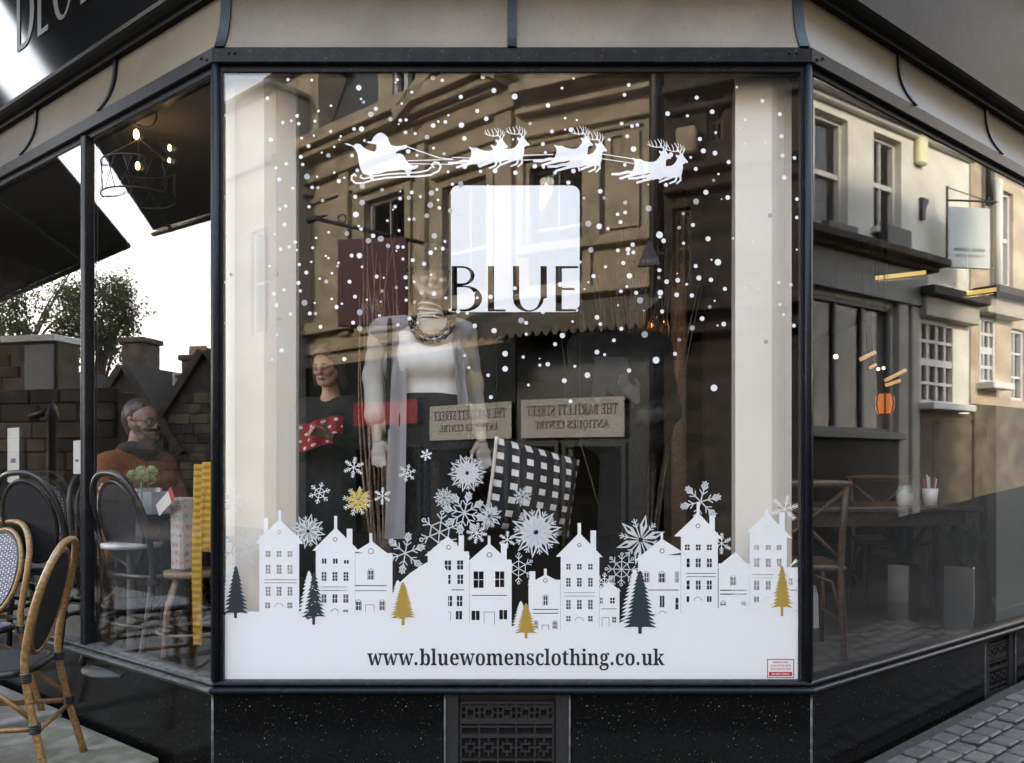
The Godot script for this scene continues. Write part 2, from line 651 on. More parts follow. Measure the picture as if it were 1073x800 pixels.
func build_shopfront() -> void:
	var shop := thing("corner_shop", "black framed corner shop front with three bays and pale cove", "shop front")
	for bay in 3:
		# bar over the panes
		var bar := part("head_bar", run_along(bay, [[-0.06, 2.878], [0.0, 2.878], [0.004, 2.882], [0.004, 2.936], [0.0, 2.941], [-0.08, 2.941]]), mats.frame, shop)
		var under := part("head_rebate", run_along(bay, [[-0.06, 2.846], [-0.028, 2.846], [-0.018, 2.852], [-0.018, 2.878]]), mats.frame, shop)
		under.set_meta("label", "thin dark rebate under the head bar")
		# bolts near the corners
		for s in ([-0.035, -0.075] if bay == 0 else ([0.035, 0.075] if bay == 2 else [-HALF + 0.09, -HALF + 0.066, HALF - 0.09, HALF - 0.06])):
			var b := tool(false)
			lathe(b, [[0.0, 0.005], [0.006, 0.0045], [0.0075, 0.0]], 8, bay_frame(bay) * Transform3D(Basis(Vector3.RIGHT, PI / 2), Vector3(s, 2.905 + (0.012 if absf(s) > 0.07 else -0.006), 0.004)))
			part("bolt", b, mats.vent_black, bar)
		# cove of sheet metal between ribs
		var cuts: Array = [[-WING_L, -2.75, -1.84, -0.95, 0.0], [-HALF, 0.0, HALF], [0.0, 0.855, 1.82, 2.75, WING_R]][bay]
		for k in cuts.size() - 1:
			var st := tool(false)
			for i in 10:
				var pa := cove_point(i / 10.0)
				var pb := cove_point((i + 1) / 10.0)
				var q := []
				for c in [[pa, k], [pa, k + 1], [pb, k + 1], [pb, k]]:
					q.append(cove_at(bay, cuts[c[1]], c[0]))
				quad(st, q[0], q[1], q[2], q[3])
			part("cove_panel", st, mats.cove, shop)
		for k in cuts.size():
			if (bay == 0 and k == 0) or (bay == 2 and (k == 0 or k == cuts.size() - 1)) or (bay == 0 and k == cuts.size() - 1):
				continue
			var st := tool()
			var w := 0.018 if (bay == 1 and k == 1) else (0.02 if bay == 1 else 0.013)
			var shift := 0.0
			if bay == 1 and k != 1:
				shift = 0.03 * (1 if k == 0 else -1)
			for i in 14:
				var pa := cove_point(i / 14.0)
				var pb := cove_point((i + 1) / 14.0)
				var v := []
				for pp in [pa, pb]:
					for d in [-0.004, 0.012]:
						for sx in [-w, w]:
							v.append(cove_at(bay, cuts[k] + (shift if k != 1 or bay != 1 else 0.0), pp + Vector2(d, 0)) + bay_frame(bay).basis.x * sx)
				quad(st, v[2], v[3], v[7], v[6])
				quad(st, v[0], v[2], v[6], v[4])
				quad(st, v[3], v[1], v[5], v[7])
			part("cove_rib", st, mats.frame, shop)
		# cornice and fascia
		part("cornice", run_along(bay, [[-0.09, 3.204], [-0.05, 3.206], [-0.05, 3.222], [-0.044, 3.226], [-0.03, 3.228], [-0.012, 3.24], [0.0, 3.252], [0.0, 3.272], [-0.006, 3.277], [-0.02, 3.277], [-0.02, 3.29], [-0.06, 3.29]]), mats.fascia_black, shop)
		var fascia := part("fascia_board", run_along(bay, [[-0.03, 3.28], [-0.03, 4.16], [-0.05, 4.2]]), mats.sign_black if bay == 0 else mats.fascia_black, shop)
		if bay == 0:
			for g in blue_letters():
				var st := tool()
				# letters stand on the board; the word starts 1.9 m from the corner
				fill(st, g, TL * Transform3D(Basis.from_scale(Vector3(0.46, 0.62, 1.0)), Vector3(-1.97, 3.54, 0)), -0.026)
				part("sign_letter", st, mats.sign_letter, fascia)
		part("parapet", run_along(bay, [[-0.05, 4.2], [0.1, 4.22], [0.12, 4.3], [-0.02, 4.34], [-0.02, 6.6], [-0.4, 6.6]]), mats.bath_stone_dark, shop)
		# sill of two rolls
		var roll := []
		for i in 7:
			var a := -PI / 2 + PI * i / 6.0
			roll.append([0.008 + 0.014 * cos(a), 0.371 + 0.011 * sin(a)])
		var roll2 := []
		for i in 7:
			var a := -PI / 2 + PI * i / 6.0
			roll2.append([-0.012 + 0.014 * cos(a), 0.394 + 0.011 * sin(a)])
		var sill := part("sill", run_along(bay, [[-0.03, 0.356], [0.012, 0.356]] + roll + roll2 + [[-0.07, 0.408]], false, true), mats.frame_worn if bay == 0 else mats.frame, shop)
		sill.set_meta("label", "sill of two rounded mouldings")
	# corner posts and mullions
	for s in [-1, 1]:
		var st := tool(false)
		var c := Vector3(s * (HALF - 0.008), 0, -DEP - 0.016)
		tube(st, [c + Vector3.UP * 0.4, c + Vector3.UP * 2.88], 0.016, 12)
		part("corner_post", st, mats.frame, shop)
		st = tool()
		var f: Transform3D = TL if s < 0 else TR
		box(st, Vector3(-0.042 if s < 0 else 0.006, 0.4, -0.05), Vector3(-0.006 if s < 0 else 0.042, 2.87, -0.018), f)
		box(st, Vector3(-HALF + 0.004 if s < 0 else HALF - 0.036, 0.4, -0.05), Vector3(-HALF + 0.036 if s < 0 else HALF - 0.004, 2.87, -0.02), TC)
		part("post_rebate", st, mats.frame, shop)
	for x in [-1.135]:
		var st := tool()
		cbox(st, Vector3(x - 0.006, 0.4, -0.06), Vector3(x + 0.034, 2.868, 0.0), 0.005, TL)
		part("mullion", st, mats.frame, shop)
		st = tool(false)
		tube(st, [Vector3(x - 0.008, 0.405, -0.004), Vector3(x - 0.008, 2.868, -0.004)], 0.006, 8, TL)
		part("mullion_bead", st, mats.frame_worn, shop)
	# panes
	for g in [[TL, -WING_L, -1.12, "glass_pane"], [TL, -1.12, -0.02, "glass_pane"], [TC, -HALF + 0.02, HALF - 0.02, "glass_pane"], [TR, 0.02, WING_R, "glass_pane"]]:
		for layer in [[-0.024, -0.032]]:
			var st := tool()
			box(st, Vector3(g[1], 0.4, layer[1]), Vector3(g[2], 2.86, layer[0]), g[0])
			part(g[3], st, mats.glass, shop)
	# stall riser of polished granite slabs
	for r in [[0, -WING_L, -2.3], [0, -2.3, 0.0], [1, -HALF, -0.272], [1, 0.235, HALF], [2, 0.0, 1.62], [2, 2.02, WING_R]]:
		var f := bay_frame(r[0])
		var st := tool()
		var k := tan(ANG / 2) * 0.0
		cbox(st, Vector3(r[1] + 0.003 + k, -0.15, -0.06), Vector3(r[2] - 0.003, 0.355, 0.0), 0.003, f)
		part("riser_panel", st, mats.granite, shop)
	for s in [-1, 1]:
		var st := tool(false)
		tube(st, [Vector3(s * HALF, -0.15, -DEP - 0.004), Vector3(s * HALF, 0.356, -DEP - 0.004)], 0.006, 8)
		part("riser_corner_bead", st, mats.frame_worn, shop)
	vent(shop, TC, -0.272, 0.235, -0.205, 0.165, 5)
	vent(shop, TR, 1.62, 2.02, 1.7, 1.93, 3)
	# unseen walls added past the wings, darkening the rooms and stopping low sky
	for e in [[TL, -WING_L - 6.6, -WING_L, "plain stone wall added to block light past the cafe end of the shop"], [TR, WING_R, WING_R + 6.6, "plain stone wall added to block light past the dining end of the shop"]]:
		var st := tool()
		cbox(st, Vector3(e[1], -0.2, -0.065), Vector3(e[2], 6.6, 0.05), 0.01, e[0])
		var nb := thing("light_block_wall", e[3], "building")
		part("wall", st, mats.bath_stone, nb)
		st = tool()
		cbox(st, Vector3(e[1], 6.6, -0.6), Vector3(e[2], 6.85, 0.3), 0.03, e[0])
		part("cornice", st, mats.bath_stone, nb)

func cove_at(bay: int, s: float, p: Vector2) -> Vector3:
	# a place along the bay; s at a corner follows the mitre
	var e := bay_ends(bay, p.x)
	var f := bay_frame(bay)
	var pos := f * Vector3(s, 0, p.x)
	if (bay == 0 and s == 0.0) or (bay == 1 and s == HALF):
		pos = e[1]
	elif (bay == 2 and s == 0.0) or (bay == 1 and s == -HALF):
		pos = e[0]
	pos.y = p.y
	return pos

# cast vent: a plate with two rows of square frets
func vent(shop: Node3D, f: Transform3D, x0: float, x1: float, g0: float, g1: float, n: int) -> void:
	var plate := tool()
	box(plate, Vector3(x0 + 0.003, -0.15, -0.05), Vector3(x1 - 0.003, 0.355, -0.03), f)
	box(plate, Vector3(x0 + 0.003, -0.15, -0.03), Vector3(g0 - 0.01, 0.355, -0.006), f)
	box(plate, Vector3(g1 + 0.01, -0.15, -0.03), Vector3(x1 - 0.003, 0.355, -0.006), f)
	var v := part("vent_surround", plate, mats.vent_metal, shop)
	for x in [x0 + 0.004, x1 - 0.004]:
		var trim := tool(false)
		tube(trim, [Vector3(x, -0.15, -0.002), Vector3(x, 0.35, -0.002)], 0.005, 6, f)
		part("vent_trim", trim, mats.frame_worn, v)
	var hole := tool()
	box(hole, Vector3(g0, 0.05, -0.029), Vector3(g1, 0.32, -0.026), f)  # near-black sheet; the shade behind the frets is put into its colour
	part("vent_dark_backing", hole, mats.vent_black, v)
	var bars := tool()
	var w := (g1 - g0)
	var cell := w / n
	for yy in [[0.318, 0.006], [0.303, 0.004], [0.245, 0.012], [0.222, 0.004], [0.09, 0.004], [0.066, 0.004], [0.05, 0.006], [0.185, 0.008]]:
		box(bars, Vector3(g0, yy[0] - yy[1], -0.026), Vector3(g1, yy[0] + yy[1], -0.012), f)
	for k in n + 1:
		var x := g0 + k * cell
		box(bars, Vector3(x - 0.004, 0.05, -0.026), Vector3(x + 0.004, 0.32, -0.013), f)
	for k in n:
		for cy in [0.278, 0.138]:
			var c := Vector3(g0 + (k + 0.5) * cell, cy, 0)
			for a in 4:
				var b := f * Transform3D(Basis(Vector3.BACK, a * PI / 2), c)
				box(bars, Vector3(0.012, -0.02, -0.026), Vector3(0.019, 0.012, -0.012), b)
				box(bars, Vector3(0.019, -0.004, -0.026), Vector3(0.036, 0.003, -0.0125), b)
	part("vent_grille", bars, mats.vent_metal, v)

# outlines of the word on the board and in the window, in letter heights; one array of loops for each letter
func blue_letters() -> Array:
	var out := []
	# B: a thin foot and bar, thick bowls
	var outer := PackedVector2Array([Vector2(0, 0), Vector2(0, 1)])
	var inner := PackedVector2Array()
	for i in 9:
		var a := PI / 2 - PI * i / 8.0
		outer.append(Vector2(0.17 + 0.2 * cos(a) * (1.0 if cos(a) > 0 else 0.0), 0.785 + 0.215 * sin(a)))
	for i in range(1, 11):
		var a := PI / 2 - PI * i / 10.0
		outer.append(Vector2(0.22 + 0.27 * maxf(cos(a), 0.0), 0.285 + 0.285 * sin(a)))
	out.append([outer, bowl(0.09, 0.19, 0.79, 0.11, 0.17), bowl(0.09, 0.22, 0.29, 0.155, 0.245)])
	out.append([PackedVector2Array([Vector2(0.58, 0), Vector2(0.86, 0), Vector2(0.86, 0.045), Vector2(0.68, 0.045), Vector2(0.68, 1), Vector2(0.58, 1)])])
	var u := PackedVector2Array([Vector2(0.98, 1), Vector2(0.98, 0.3)])
	for i in range(1, 10):
		var a := PI + PI * i / 9.0
		u.append(Vector2(1.225 + 0.245 * cos(a), 0.28 + 0.29 * sin(a)))
	u.append(Vector2(1.52, 0.3))
	u.append(Vector2(1.52, 1))
	u.append(Vector2(1.42, 1))
	u.append(Vector2(1.42, 0.28))
	for i in range(1, 10):
		var a := TAU - PI * i / 9.0
		u.append(Vector2(1.245 + 0.155 * cos(a), 0.26 + 0.235 * sin(a)))
	u.append(Vector2(1.08, 0.3))
	u.append(Vector2(1.08, 1))
	out.append([u])
	out.append([PackedVector2Array([Vector2(1.66, 0), Vector2(2.02, 0), Vector2(2.02, 0.05), Vector2(1.76, 0.05), Vector2(1.76, 0.47), Vector2(1.96, 0.47), Vector2(1.96, 0.52), Vector2(1.76, 0.52), Vector2(1.76, 0.95), Vector2(2.02, 0.95), Vector2(2.02, 1), Vector2(1.66, 1)])])
	return out

func bowl(x0: float, cx: float, cy: float, rx: float, ry: float) -> PackedVector2Array:
	var p := PackedVector2Array([Vector2(x0, cy - ry), Vector2(x0, cy + ry)])
	for i in range(0, 9):
		var a := PI / 2 - PI * i / 8.0
		p.append(Vector2(cx + rx * maxf(cos(a), 0.0), cy + ry * sin(a)))
	return p

# ==================================================================== the rooms behind the panes
const FLOOR := 0.3
func build_rooms() -> void:
	var le := TL * Vector3(-WING_L - 0.6, 0, -0.07)
	var re := TR * Vector3(WING_R + 0.6, 0, -0.07)
	var cl := Vector3(-HALF + 0.02, 0, -DEP - 0.07)
	var cr := Vector3(HALF - 0.02, 0, -DEP - 0.07)
	var foot := PackedVector2Array([Vector2(cl.x, -cl.z), Vector2(cr.x, -cr.z), Vector2(re.x, -re.z), Vector2(re.x, 16.0), Vector2(le.x, 16.0), Vector2(le.x, -le.z)])
	var up := Transform3D(Basis(Vector3.RIGHT, -PI / 2), Vector3.ZERO)
	var st := tool()
	prism(st, foot, FLOOR - 0.1, FLOOR, up)
	setting("shop_floor", st, mats.room_floor)
	st = tool()
	prism(st, foot, 2.9, 2.938, up)
	setting("shop_ceiling", st, mats.room_ceiling)
	st = tool()
	box(st, Vector3(le.x - 0.2, 0, -16.2), Vector3(re.x + 0.2, 3.1, -16.0))
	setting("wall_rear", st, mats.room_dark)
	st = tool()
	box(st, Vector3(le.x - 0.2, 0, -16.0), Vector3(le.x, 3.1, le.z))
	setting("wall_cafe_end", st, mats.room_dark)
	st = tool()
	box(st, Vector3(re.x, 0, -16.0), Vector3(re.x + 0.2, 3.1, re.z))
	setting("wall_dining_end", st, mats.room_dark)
	# slim dark screen at the edge of the window space
	st = tool()
	cbox(st, Vector3(1.15, FLOOR, -5.0), Vector3(1.32, 2.9, -4.95), 0.004)
	solo("display_screen", st, mats.cloth_screen, "narrow black screen between the reeds and the cream column", "screen")
	# upper storey floor over the fascia keeps the weather out
	st = tool()
	prism(st, foot, 4.0, 4.1, up)
	setting("roof_slab", st, mats.room_dark)
	# painted columns inside the middle bay
	st = tool()
	var up2 := Transform3D(Basis(Vector3.RIGHT, -PI / 2), Vector3.ZERO)
	prism(st, PackedVector2Array([Vector2(-1.14, 3.40), Vector2(-1.02, 3.40), Vector2(-0.915, 3.5), Vector2(-0.98, 3.8), Vector2(-1.2, 3.8), Vector2(-1.2, 3.45)]), FLOOR, 2.9, up2)
	var wc := thing("window_column", "cream painted faceted column inside the pane beside the mannequin", "column")
	part("shaft", st, mats.column_paint, wc)
	st = tool()
	prism(st, PackedVector2Array([Vector2(-1.145, 3.392), Vector2(-1.015, 3.392), Vector2(-0.908, 3.496), Vector2(-0.97, 3.81), Vector2(-1.207, 3.81), Vector2(-1.207, 3.445)]), FLOOR, FLOOR + 0.2, up2)
	part("plinth", st, mats.column_paint, wc)
	st = tool()
	st = tool()
	prism(st, PackedVector2Array([Vector2(0.925, 3.42), Vector2(1.075, 3.42), Vector2(1.14, 3.46), Vector2(1.195, 3.53), Vector2(1.195, 3.8), Vector2(1.01, 3.8)]), FLOOR, 2.9, up2)
	wc = thing("window_column", "cream painted column inside the pane beside the tall reeds", "column")
	part("shaft", st, mats.column_paint, wc)
	st = tool()
	prism(st, PackedVector2Array([Vector2(0.92, 3.412), Vector2(1.08, 3.412), Vector2(1.145, 3.453), Vector2(1.202, 3.525), Vector2(1.202, 3.81), Vector2(1.0, 3.81)]), FLOOR, FLOOR + 0.2, up2)
	part("plinth", st, mats.column_paint, wc)
	st = tool()
	prism(st, PackedVector2Array([Vector2(2.71, 4.62), Vector2(3.12, 4.95), Vector2(3.3, 5.35), Vector2(2.95, 5.03)]), FLOOR, 2.9, up2)
	var col := thing("inner_column", "grey green square column behind the dining window", "column")
	part("shaft", st, mats.column_grey, col)
	st = tool()
	prism(st, PackedVector2Array([Vector2(2.69, 4.59), Vector2(3.14, 4.945), Vector2(3.34, 5.37), Vector2(2.94, 5.06)]), FLOOR, FLOOR + 0.16, up2)
	part("plinth", st, mats.column_grey, col)

# ==================================================================== the street the panes mirror
# A front seen in a pane: where a photo pixel meets the mirrored front, in the front's own axes (x along it as one faces it, y up, z out).
class Front:
	var t: Transform3D
	var vp: Vector3
	var vn: Vector3
	var bay: Transform3D
	var host
	func at(px: float, py: float) -> Vector2:
		var p: Vector3 = t.affine_inverse() * host.mirrored(host.on_plane(px, py, vp, vn), bay)
		return Vector2(p.x, p.y)
	func x(px: float) -> float:
		return at(px, 400.0).x
	func y(px: float, py: float) -> float:
		return at(px, py).y
	# opening from pixel edges; heights read at its middle
	func hole(l: float, r: float, top: float, low: float) -> PackedVector2Array:
		var m := (l + r) / 2
		var x0 := x(r)
		var x1 := x(l)
		return PackedVector2Array([Vector2(x0, y(m, low)), Vector2(x1, y(m, low)), Vector2(x1, y(m, top)), Vector2(x0, y(m, top))])

func front(px: float, depth: float, e: Vector3, bay: Transform3D) -> Front:
	var f := Front.new()
	f.host = self
	f.bay = bay
	f.vp = at_depth(px, CY, depth)
	f.vn = Vector3.UP.cross(e).normalized()
	var o := mirrored(f.vp, bay)
	o.y = 0.0
	var x := -mirrored_dir(e, bay).normalized()
	f.t = Transform3D(Basis(x, Vector3.UP, x.cross(Vector3.UP)), o)
	return f

func span(st: SurfaceTool, f: Front, l: float, r: float, y0: float, y1: float, z0: float, z1: float) -> void:
	cbox(st, Vector3(f.x(r), y0, z0), Vector3(f.x(l), y1, z1), 0.012, f.t)

# sash window in an opening: frame, bars, two panes
func sash(b: Node3D, f: Front, h: PackedVector2Array, cols: int, rows: int, m: Material, set_back := 0.12, bar := 0.022) -> void:
	var lo := h[0]
	var hi := h[2]
	var w := part("window", frame_of(lo, hi, 0.06, -set_back - 0.05, -set_back + 0.03, f.t), m, b)
	part("pane", sheet(lo, hi, -set_back - 0.035, f.t), mats.glass, w)
	var st := tool()
	for k in range(1, cols):
		var x := lerpf(lo.x, hi.x, k / float(cols))
		box(st, Vector3(x - bar / 2, lo.y + 0.05, -set_back - 0.03), Vector3(x + bar / 2, hi.y - 0.05, -set_back + 0.012), f.t)
	for k in range(1, rows):
		var y := lerpf(lo.y, hi.y, k / float(rows))
		var bb := bar * (2.4 if rows == 2 or k * 2 == rows else 1.0)
		box(st, Vector3(lo.x + 0.05, y - bb / 2, -set_back - 0.03), Vector3(hi.x - 0.05, y + bb / 2, -set_back + 0.016), f.t)
	if cols > 1 or rows > 1:
		part("glazing_bar", st, m, w)

func frame_of(lo: Vector2, hi: Vector2, w: float, z0: float, z1: float, xf: Transform3D) -> SurfaceTool:
	var st := tool()
	box(st, Vector3(lo.x, lo.y, z0), Vector3(lo.x + w, hi.y, z1), xf)
	box(st, Vector3(hi.x - w, lo.y, z0), Vector3(hi.x, hi.y, z1), xf)
	box(st, Vector3(lo.x + w, lo.y, z0), Vector3(hi.x - w, lo.y + w, z1), xf)
	box(st, Vector3(lo.x + w, hi.y - w, z0), Vector3(hi.x - w, hi.y, z1), xf)
	return st

# raised border round an opening
func architrave(b: Node3D, f: Front, h: PackedVector2Array, w: float, proud: float, m: Material) -> void:
	part("architrave", frame_of(h[0] - Vector2(w, w * 0.6), h[2] + Vector2(w, w), w * 0.97, 0.0, proud, f.t), m, b)
	var st := tool()
	cbox(st, Vector3(h[0].x - w * 1.3, h[2].y + w, -0.02), Vector3(h[2].x + w * 1.3, h[2].y + w + 0.14, proud + 0.14), 0.02, f.t)
	part("hood", st, m, b)
	st = tool()
	cbox(st, Vector3(h[0].x - w * 1.2, h[0].y - w * 0.6 - 0.12, -0.02), Vector3(h[2].x + w * 1.2, h[0].y - w * 0.6, proud + 0.1), 0.015, f.t)
	part("window_sill", st, m, b)

func build_street_behind() -> void:
	var e_a := Vector3(0.755, 0, 0.656)
	var e_b := Vector3(0.895, 0, 0.446)
	var fa := front(545.0, 13.41, e_a, TC)
	var fb := front(545.0, 13.41, e_b, TC)
	# ---------------- older half, turned away
	var a := thing("stone_house", "honey stone house with dormers in a slate mansard across the street", "building")
	var y_eave := fa.y(435, 112)
	var shop_a := [fa.hole(378, 448, 466, 600), fa.hole(452, 540, 466, 600)]
	var holes := [fa.hole(286, 322, 222, 345), fa.hole(384, 426, 205, 335), fa.hole(466, 512, 190, 330)]
	var st := tool()
	pierced(st, rect(fa.x(545), -0.5, fa.x(285), y_eave), holes + shop_a, 0.2, fa.t)
	part("wall", st, mats.bath_stone, a)
	st = tool()
	room(st, Vector3(fa.x(545), -0.5, -5.0), Vector3(fa.x(285), y_eave - 0.01, -0.02), fa.t)
	box(st, Vector3(fa.x(545), fa.y(435, 356), -5.0), Vector3(fa.x(285), fa.y(435, 350), -0.21), fa.t)
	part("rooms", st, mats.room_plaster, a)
	for h in holes:
		sash(a, fa, h, 2, 2, mats.white_paint)
		architrave(a, fa, h, 0.16, 0.06, mats.bath_stone)
	# eaves cornice, frieze band, architrave band
	var steps := [[435, 104, 118, 0.42], [435, 118, 126, 0.28], [435, 146, 154, 0.16], [435, 172, 177, 0.07]]
	for s in steps:
		st = tool()
		span(st, fa, 284, 545, fa.y(s[0], s[2]), fa.y(s[0], s[1]), -0.05, s[3])
		part("cornice", st, mats.bath_stone, a)
	st = tool()
	span(st, fa, 300, 545, fa.y(330, 352), fa.y(330, 340), -0.05, 0.22)
	span(st, fa, 300, 545, fa.y(330, 372), fa.y(330, 362), -0.05, 0.12)
	part("string_course", st, mats.bath_stone, a)
	for px in [[358, 368], [440, 449], [522, 540]]:
		st = tool()
		span(st, fa, px[0], px[1], fa.y(435, 340), fa.y(435, 152), -0.02, 0.1)
		part("pilaster", st, mats.bath_stone, a)
	# pediment over the cornice
	st = tool()
	var b0 := fa.at(528, 104)
	var b1 := fa.at(438, 122)
	var yb := fa.y(480, 112)
	var ap := Vector2(fa.x(480), fa.y(480, 78))
	prism(st, PackedVector2Array([Vector2(b0.x, yb), Vector2(b1.x, yb), ap]), -0.4, 0.12, fa.t)
	var ped := part("pediment", st, mats.bath_stone, a)
	st = tool()
	for s in [Vector2(b0.x - 0.15, yb), Vector2(b1.x + 0.15, yb)]:
		var d: Vector2 = ap + Vector2(0, 0.12) - s
		var n: Vector2 = d.normalized().orthogonal()
		if n.y < 0:
			n = -n
		prism(st, PackedVector2Array([s, s + d, s + d + n * 0.22, s + n * 0.22]), -0.3, 0.42, fa.t)
	part("raking_cornice", st, mats.bath_stone, ped)
	# mansard slope and dormers
	st = tool()
	var ym := y_eave + 2.6
	quad(st, fa.t * Vector3(fa.x(545), y_eave + 0.1, -0.1), fa.t * Vector3(fa.x(300), y_eave + 0.1, -0.1), fa.t * Vector3(fa.x(300), ym, -1.0), fa.t * Vector3(fa.x(545), ym, -1.0))
	box(st, Vector3(fa.x(545), y_eave, -5), Vector3(fa.x(300), ym, -1.05), fa.t)
	part("mansard_roof", st, mats.slate, a)
	for d in [[290, 330, 104, 152], [403, 444, 66, 106]]:
		var h := fa.hole(d[0] + 10, d[1] - 5, d[2], d[3])
		st = tool()
		pierced(st, rect(h[0].x - 0.35, h[0].y - 0.2, h[2].x + 0.4, h[2].y + 0.5), [h], 0.15, fa.t * Transform3D(Basis(), Vector3(0, 0, 0.05)))
		room(st, Vector3(h[0].x - 0.35, h[0].y - 0.2, -1.2), Vector3(h[2].x + 0.4, h[2].y + 0.5, 0.04), fa.t)
		var dm := part("dormer", st, mats.bath_stone, a)
		st = tool()
		cbox(st, Vector3(h[0].x - 0.5, h[2].y + 0.5, -1.3), Vector3(h[2].x + 0.55, h[2].y + 0.72, 0.25), 0.06, fa.t)
		part("dormer_cap", st, mats.bath_stone_dark, dm)
		st = frame_of(h[0], h[2], 0.09, -0.1, 0.0, fa.t)
		var mx := (h[0].x + h[2].x) / 2
		box(st, Vector3(mx - 0.05, h[0].y, -0.1), Vector3(mx + 0.05, h[2].y, 0.01), fa.t)
		part("dormer_casement", st, mats.white_paint, dm)
		part("dormer_pane", sheet(h[0], h[2], -0.085, fa.t), mats.glass, dm)
	# shop below
	st = tool()
	pierced(st, rect(fa.x(545), -0.4, fa.x(290), fa.y(435, 372)), shop_a, 0.1, fa.t * Transform3D(Basis(), Vector3(0, 0, 0.1)))
	part("shop_surround", st, mats.shopfront_green, a)
	for h in shop_a:
		part("shop_window", frame_of(h[0], h[2], 0.07, 0.1, 0.18, fa.t), mats.shopfront_green, a)
		part("shop_pane", sheet(h[0], h[2], 0.12, fa.t), mats.glass, a)
	# ---------------- nearer half
	var b := thing("stone_house", "plain honey stone house with a scalloped awning over its dark shop", "building")
	var top_b := fb.y(640, 62) + 3.2
	var shop_b := [fb.hole(547, 590, 464, 610), fb.hole(594, 660, 464, 610)]
	var holes_b := [fb.hole(557, 612, 172, 300)]
	st = tool()
	pierced(st, rect(fb.x(690), -0.5, fb.x(545), top_b), holes_b + shop_b, 0.2, fb.t)
	part("wall", st, mats.bath_stone, b)
	st = tool()
	room(st, Vector3(fb.x(690), -0.5, -5.0), Vector3(fb.x(545), top_b - 0.01, -0.02), fb.t)
	box(st, Vector3(fb.x(690), fb.y(600, 326), -5.0), Vector3(fb.x(545), fb.y(600, 318), -0.21), fb.t)
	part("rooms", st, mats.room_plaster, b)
	sash(b, fb, holes_b[0], 2, 2, mats.shopfront_green)
	architrave(b, fb, holes_b[0], 0.14, 0.06, mats.bath_stone)
	for s in [[640, 76, 86, 0.4], [640, 98, 104, 0.2], [640, 124, 128, 0.1], [640, 133, 136, 0.06], [640, 247, 257, 0.16], [640, 300, 307, 0.2]]:
		st = tool()
		span(st, fb, 545, 690, fb.y(s[0], s[2]), fb.y(s[0], s[1]), -0.05, s[3])
		part("cornice", st, mats.bath_stone, b)
	for px in [[545, 552], [620, 632], [678, 690]]:
		st = tool()
		span(st, fb, px[0], px[1], fb.y(640, 250), fb.y(640, 136), -0.02, 0.12)
		part("pilaster", st, mats.bath_stone, b)
	st = tool()
	pierced(st, rect(fb.x(672), fb.y(640, 240), fb.x(636), fb.y(640, 140)), [fb.hole(642, 655, 142, 168)], 0.05, fb.t * Transform3D(Basis(), Vector3(0, 0, 0.05)))
	part("panel_slab", st, mats.bath_stone, b)
	st = tool()
	pierced(st, rect(fb.x(690), -0.4, fb.x(545), fb.y(600, 330)), shop_b, 0.1, fb.t * Transform3D(Basis(), Vector3(0, 0, 0.1)))
	part("shop_surround", st, mats.shopfront_green, b)
	for h in shop_b:
		part("shop_window", frame_of(h[0], h[2], 0.06, 0.1, 0.17, fb.t), mats.shopfront_green, b)
		part("shop_pane", sheet(h[0], h[2], 0.12, fb.t), mats.glass, b)
	# awning with scalloped valance
	var aw := thing("awning", "brown canvas awning with scalloped edge over the dark shop", "awning")
	var x0 := fb.x(700)
	var x1 := fb.x(505)
	var ya := fb.y(600, 318)
	st = tool()
	quad(st, fb.t * Vector3(x0, ya - 0.42, 1.05), fb.t * Vector3(x1, ya - 0.42, 1.05), fb.t * Vector3(x1, ya, 0.1), fb.t * Vector3(x0, ya, 0.1))
	quad(st, fb.t * Vector3(x1, ya - 0.43, 1.05), fb.t * Vector3(x0, ya - 0.43, 1.05), fb.t * Vector3(x0, ya - 0.02, 0.1), fb.t * Vector3(x1, ya - 0.02, 0.1))
	part("canvas", st, mats.awning, aw)
	st = tool()
	var n := 22
	for k in n:
		var xa := lerpf(x0, x1, k / float(n))
		var xb := lerpf(x0, x1, (k + 1) / float(n))
		var p := PackedVector2Array([Vector2(xa, ya - 0.4), Vector2(xa, ya - 0.56)])
		for i in range(1, 6):
			var t := i / 6.0
			p.append(Vector2(lerpf(xa, xb, t), ya - 0.56 - 0.09 * sin(t * PI)))
		p.append(Vector2(xb, ya - 0.56))
		p.append(Vector2(xb, ya - 0.4))
		prism(st, p, 1.045, 1.06, fb.t)
	part("valance", st, mats.awning, aw)
	# boards with the name of the centre, over the shop windows
	for s in [[552, 660, 418, 459, fb], [459, 545, 424, 461, fa]]:
		var f: Front = s[4]
		var m: float = (s[0] + s[1]) / 2
		var lo := Vector2(f.x(s[1]), f.y(m, s[3]))
		var hi := Vector2(f.x(s[0]), f.y(m, s[2]))
		var o := thing("shop_sign", "pale board reading antiques centre over the " + ("awning shop" if s[4] == fb else "shop beside the red board"), "sign")
		st = tool()
		cbox(st, Vector3(lo.x, lo.y, 0.19), Vector3(hi.x, hi.y, 0.205), 0.004, f.t)
		part("board", st, mats.sign_grey, o)
		var w := hi.x - lo.x
		var hh := hi.y - lo.y
		var cx := (lo.x + hi.x) / 2
		lettering("lettering", "THE BARTLETT STREET", "Droid Serif", 700, w * 0.88, hh * 0.27, f.t * Transform3D(Basis(), Vector3(cx, lo.y + hh * 0.7, 0.205)), mats.letter_dark, o)
		lettering("lettering", "ANTIQUES CENTRE", "Droid Serif", 700, w * 0.72, hh * 0.27, f.t * Transform3D(Basis(), Vector3(cx, lo.y + hh * 0.3, 0.205)), mats.letter_dark, o)
	var rb := fa.hole(380, 447, 421, 446)
	st = tool()
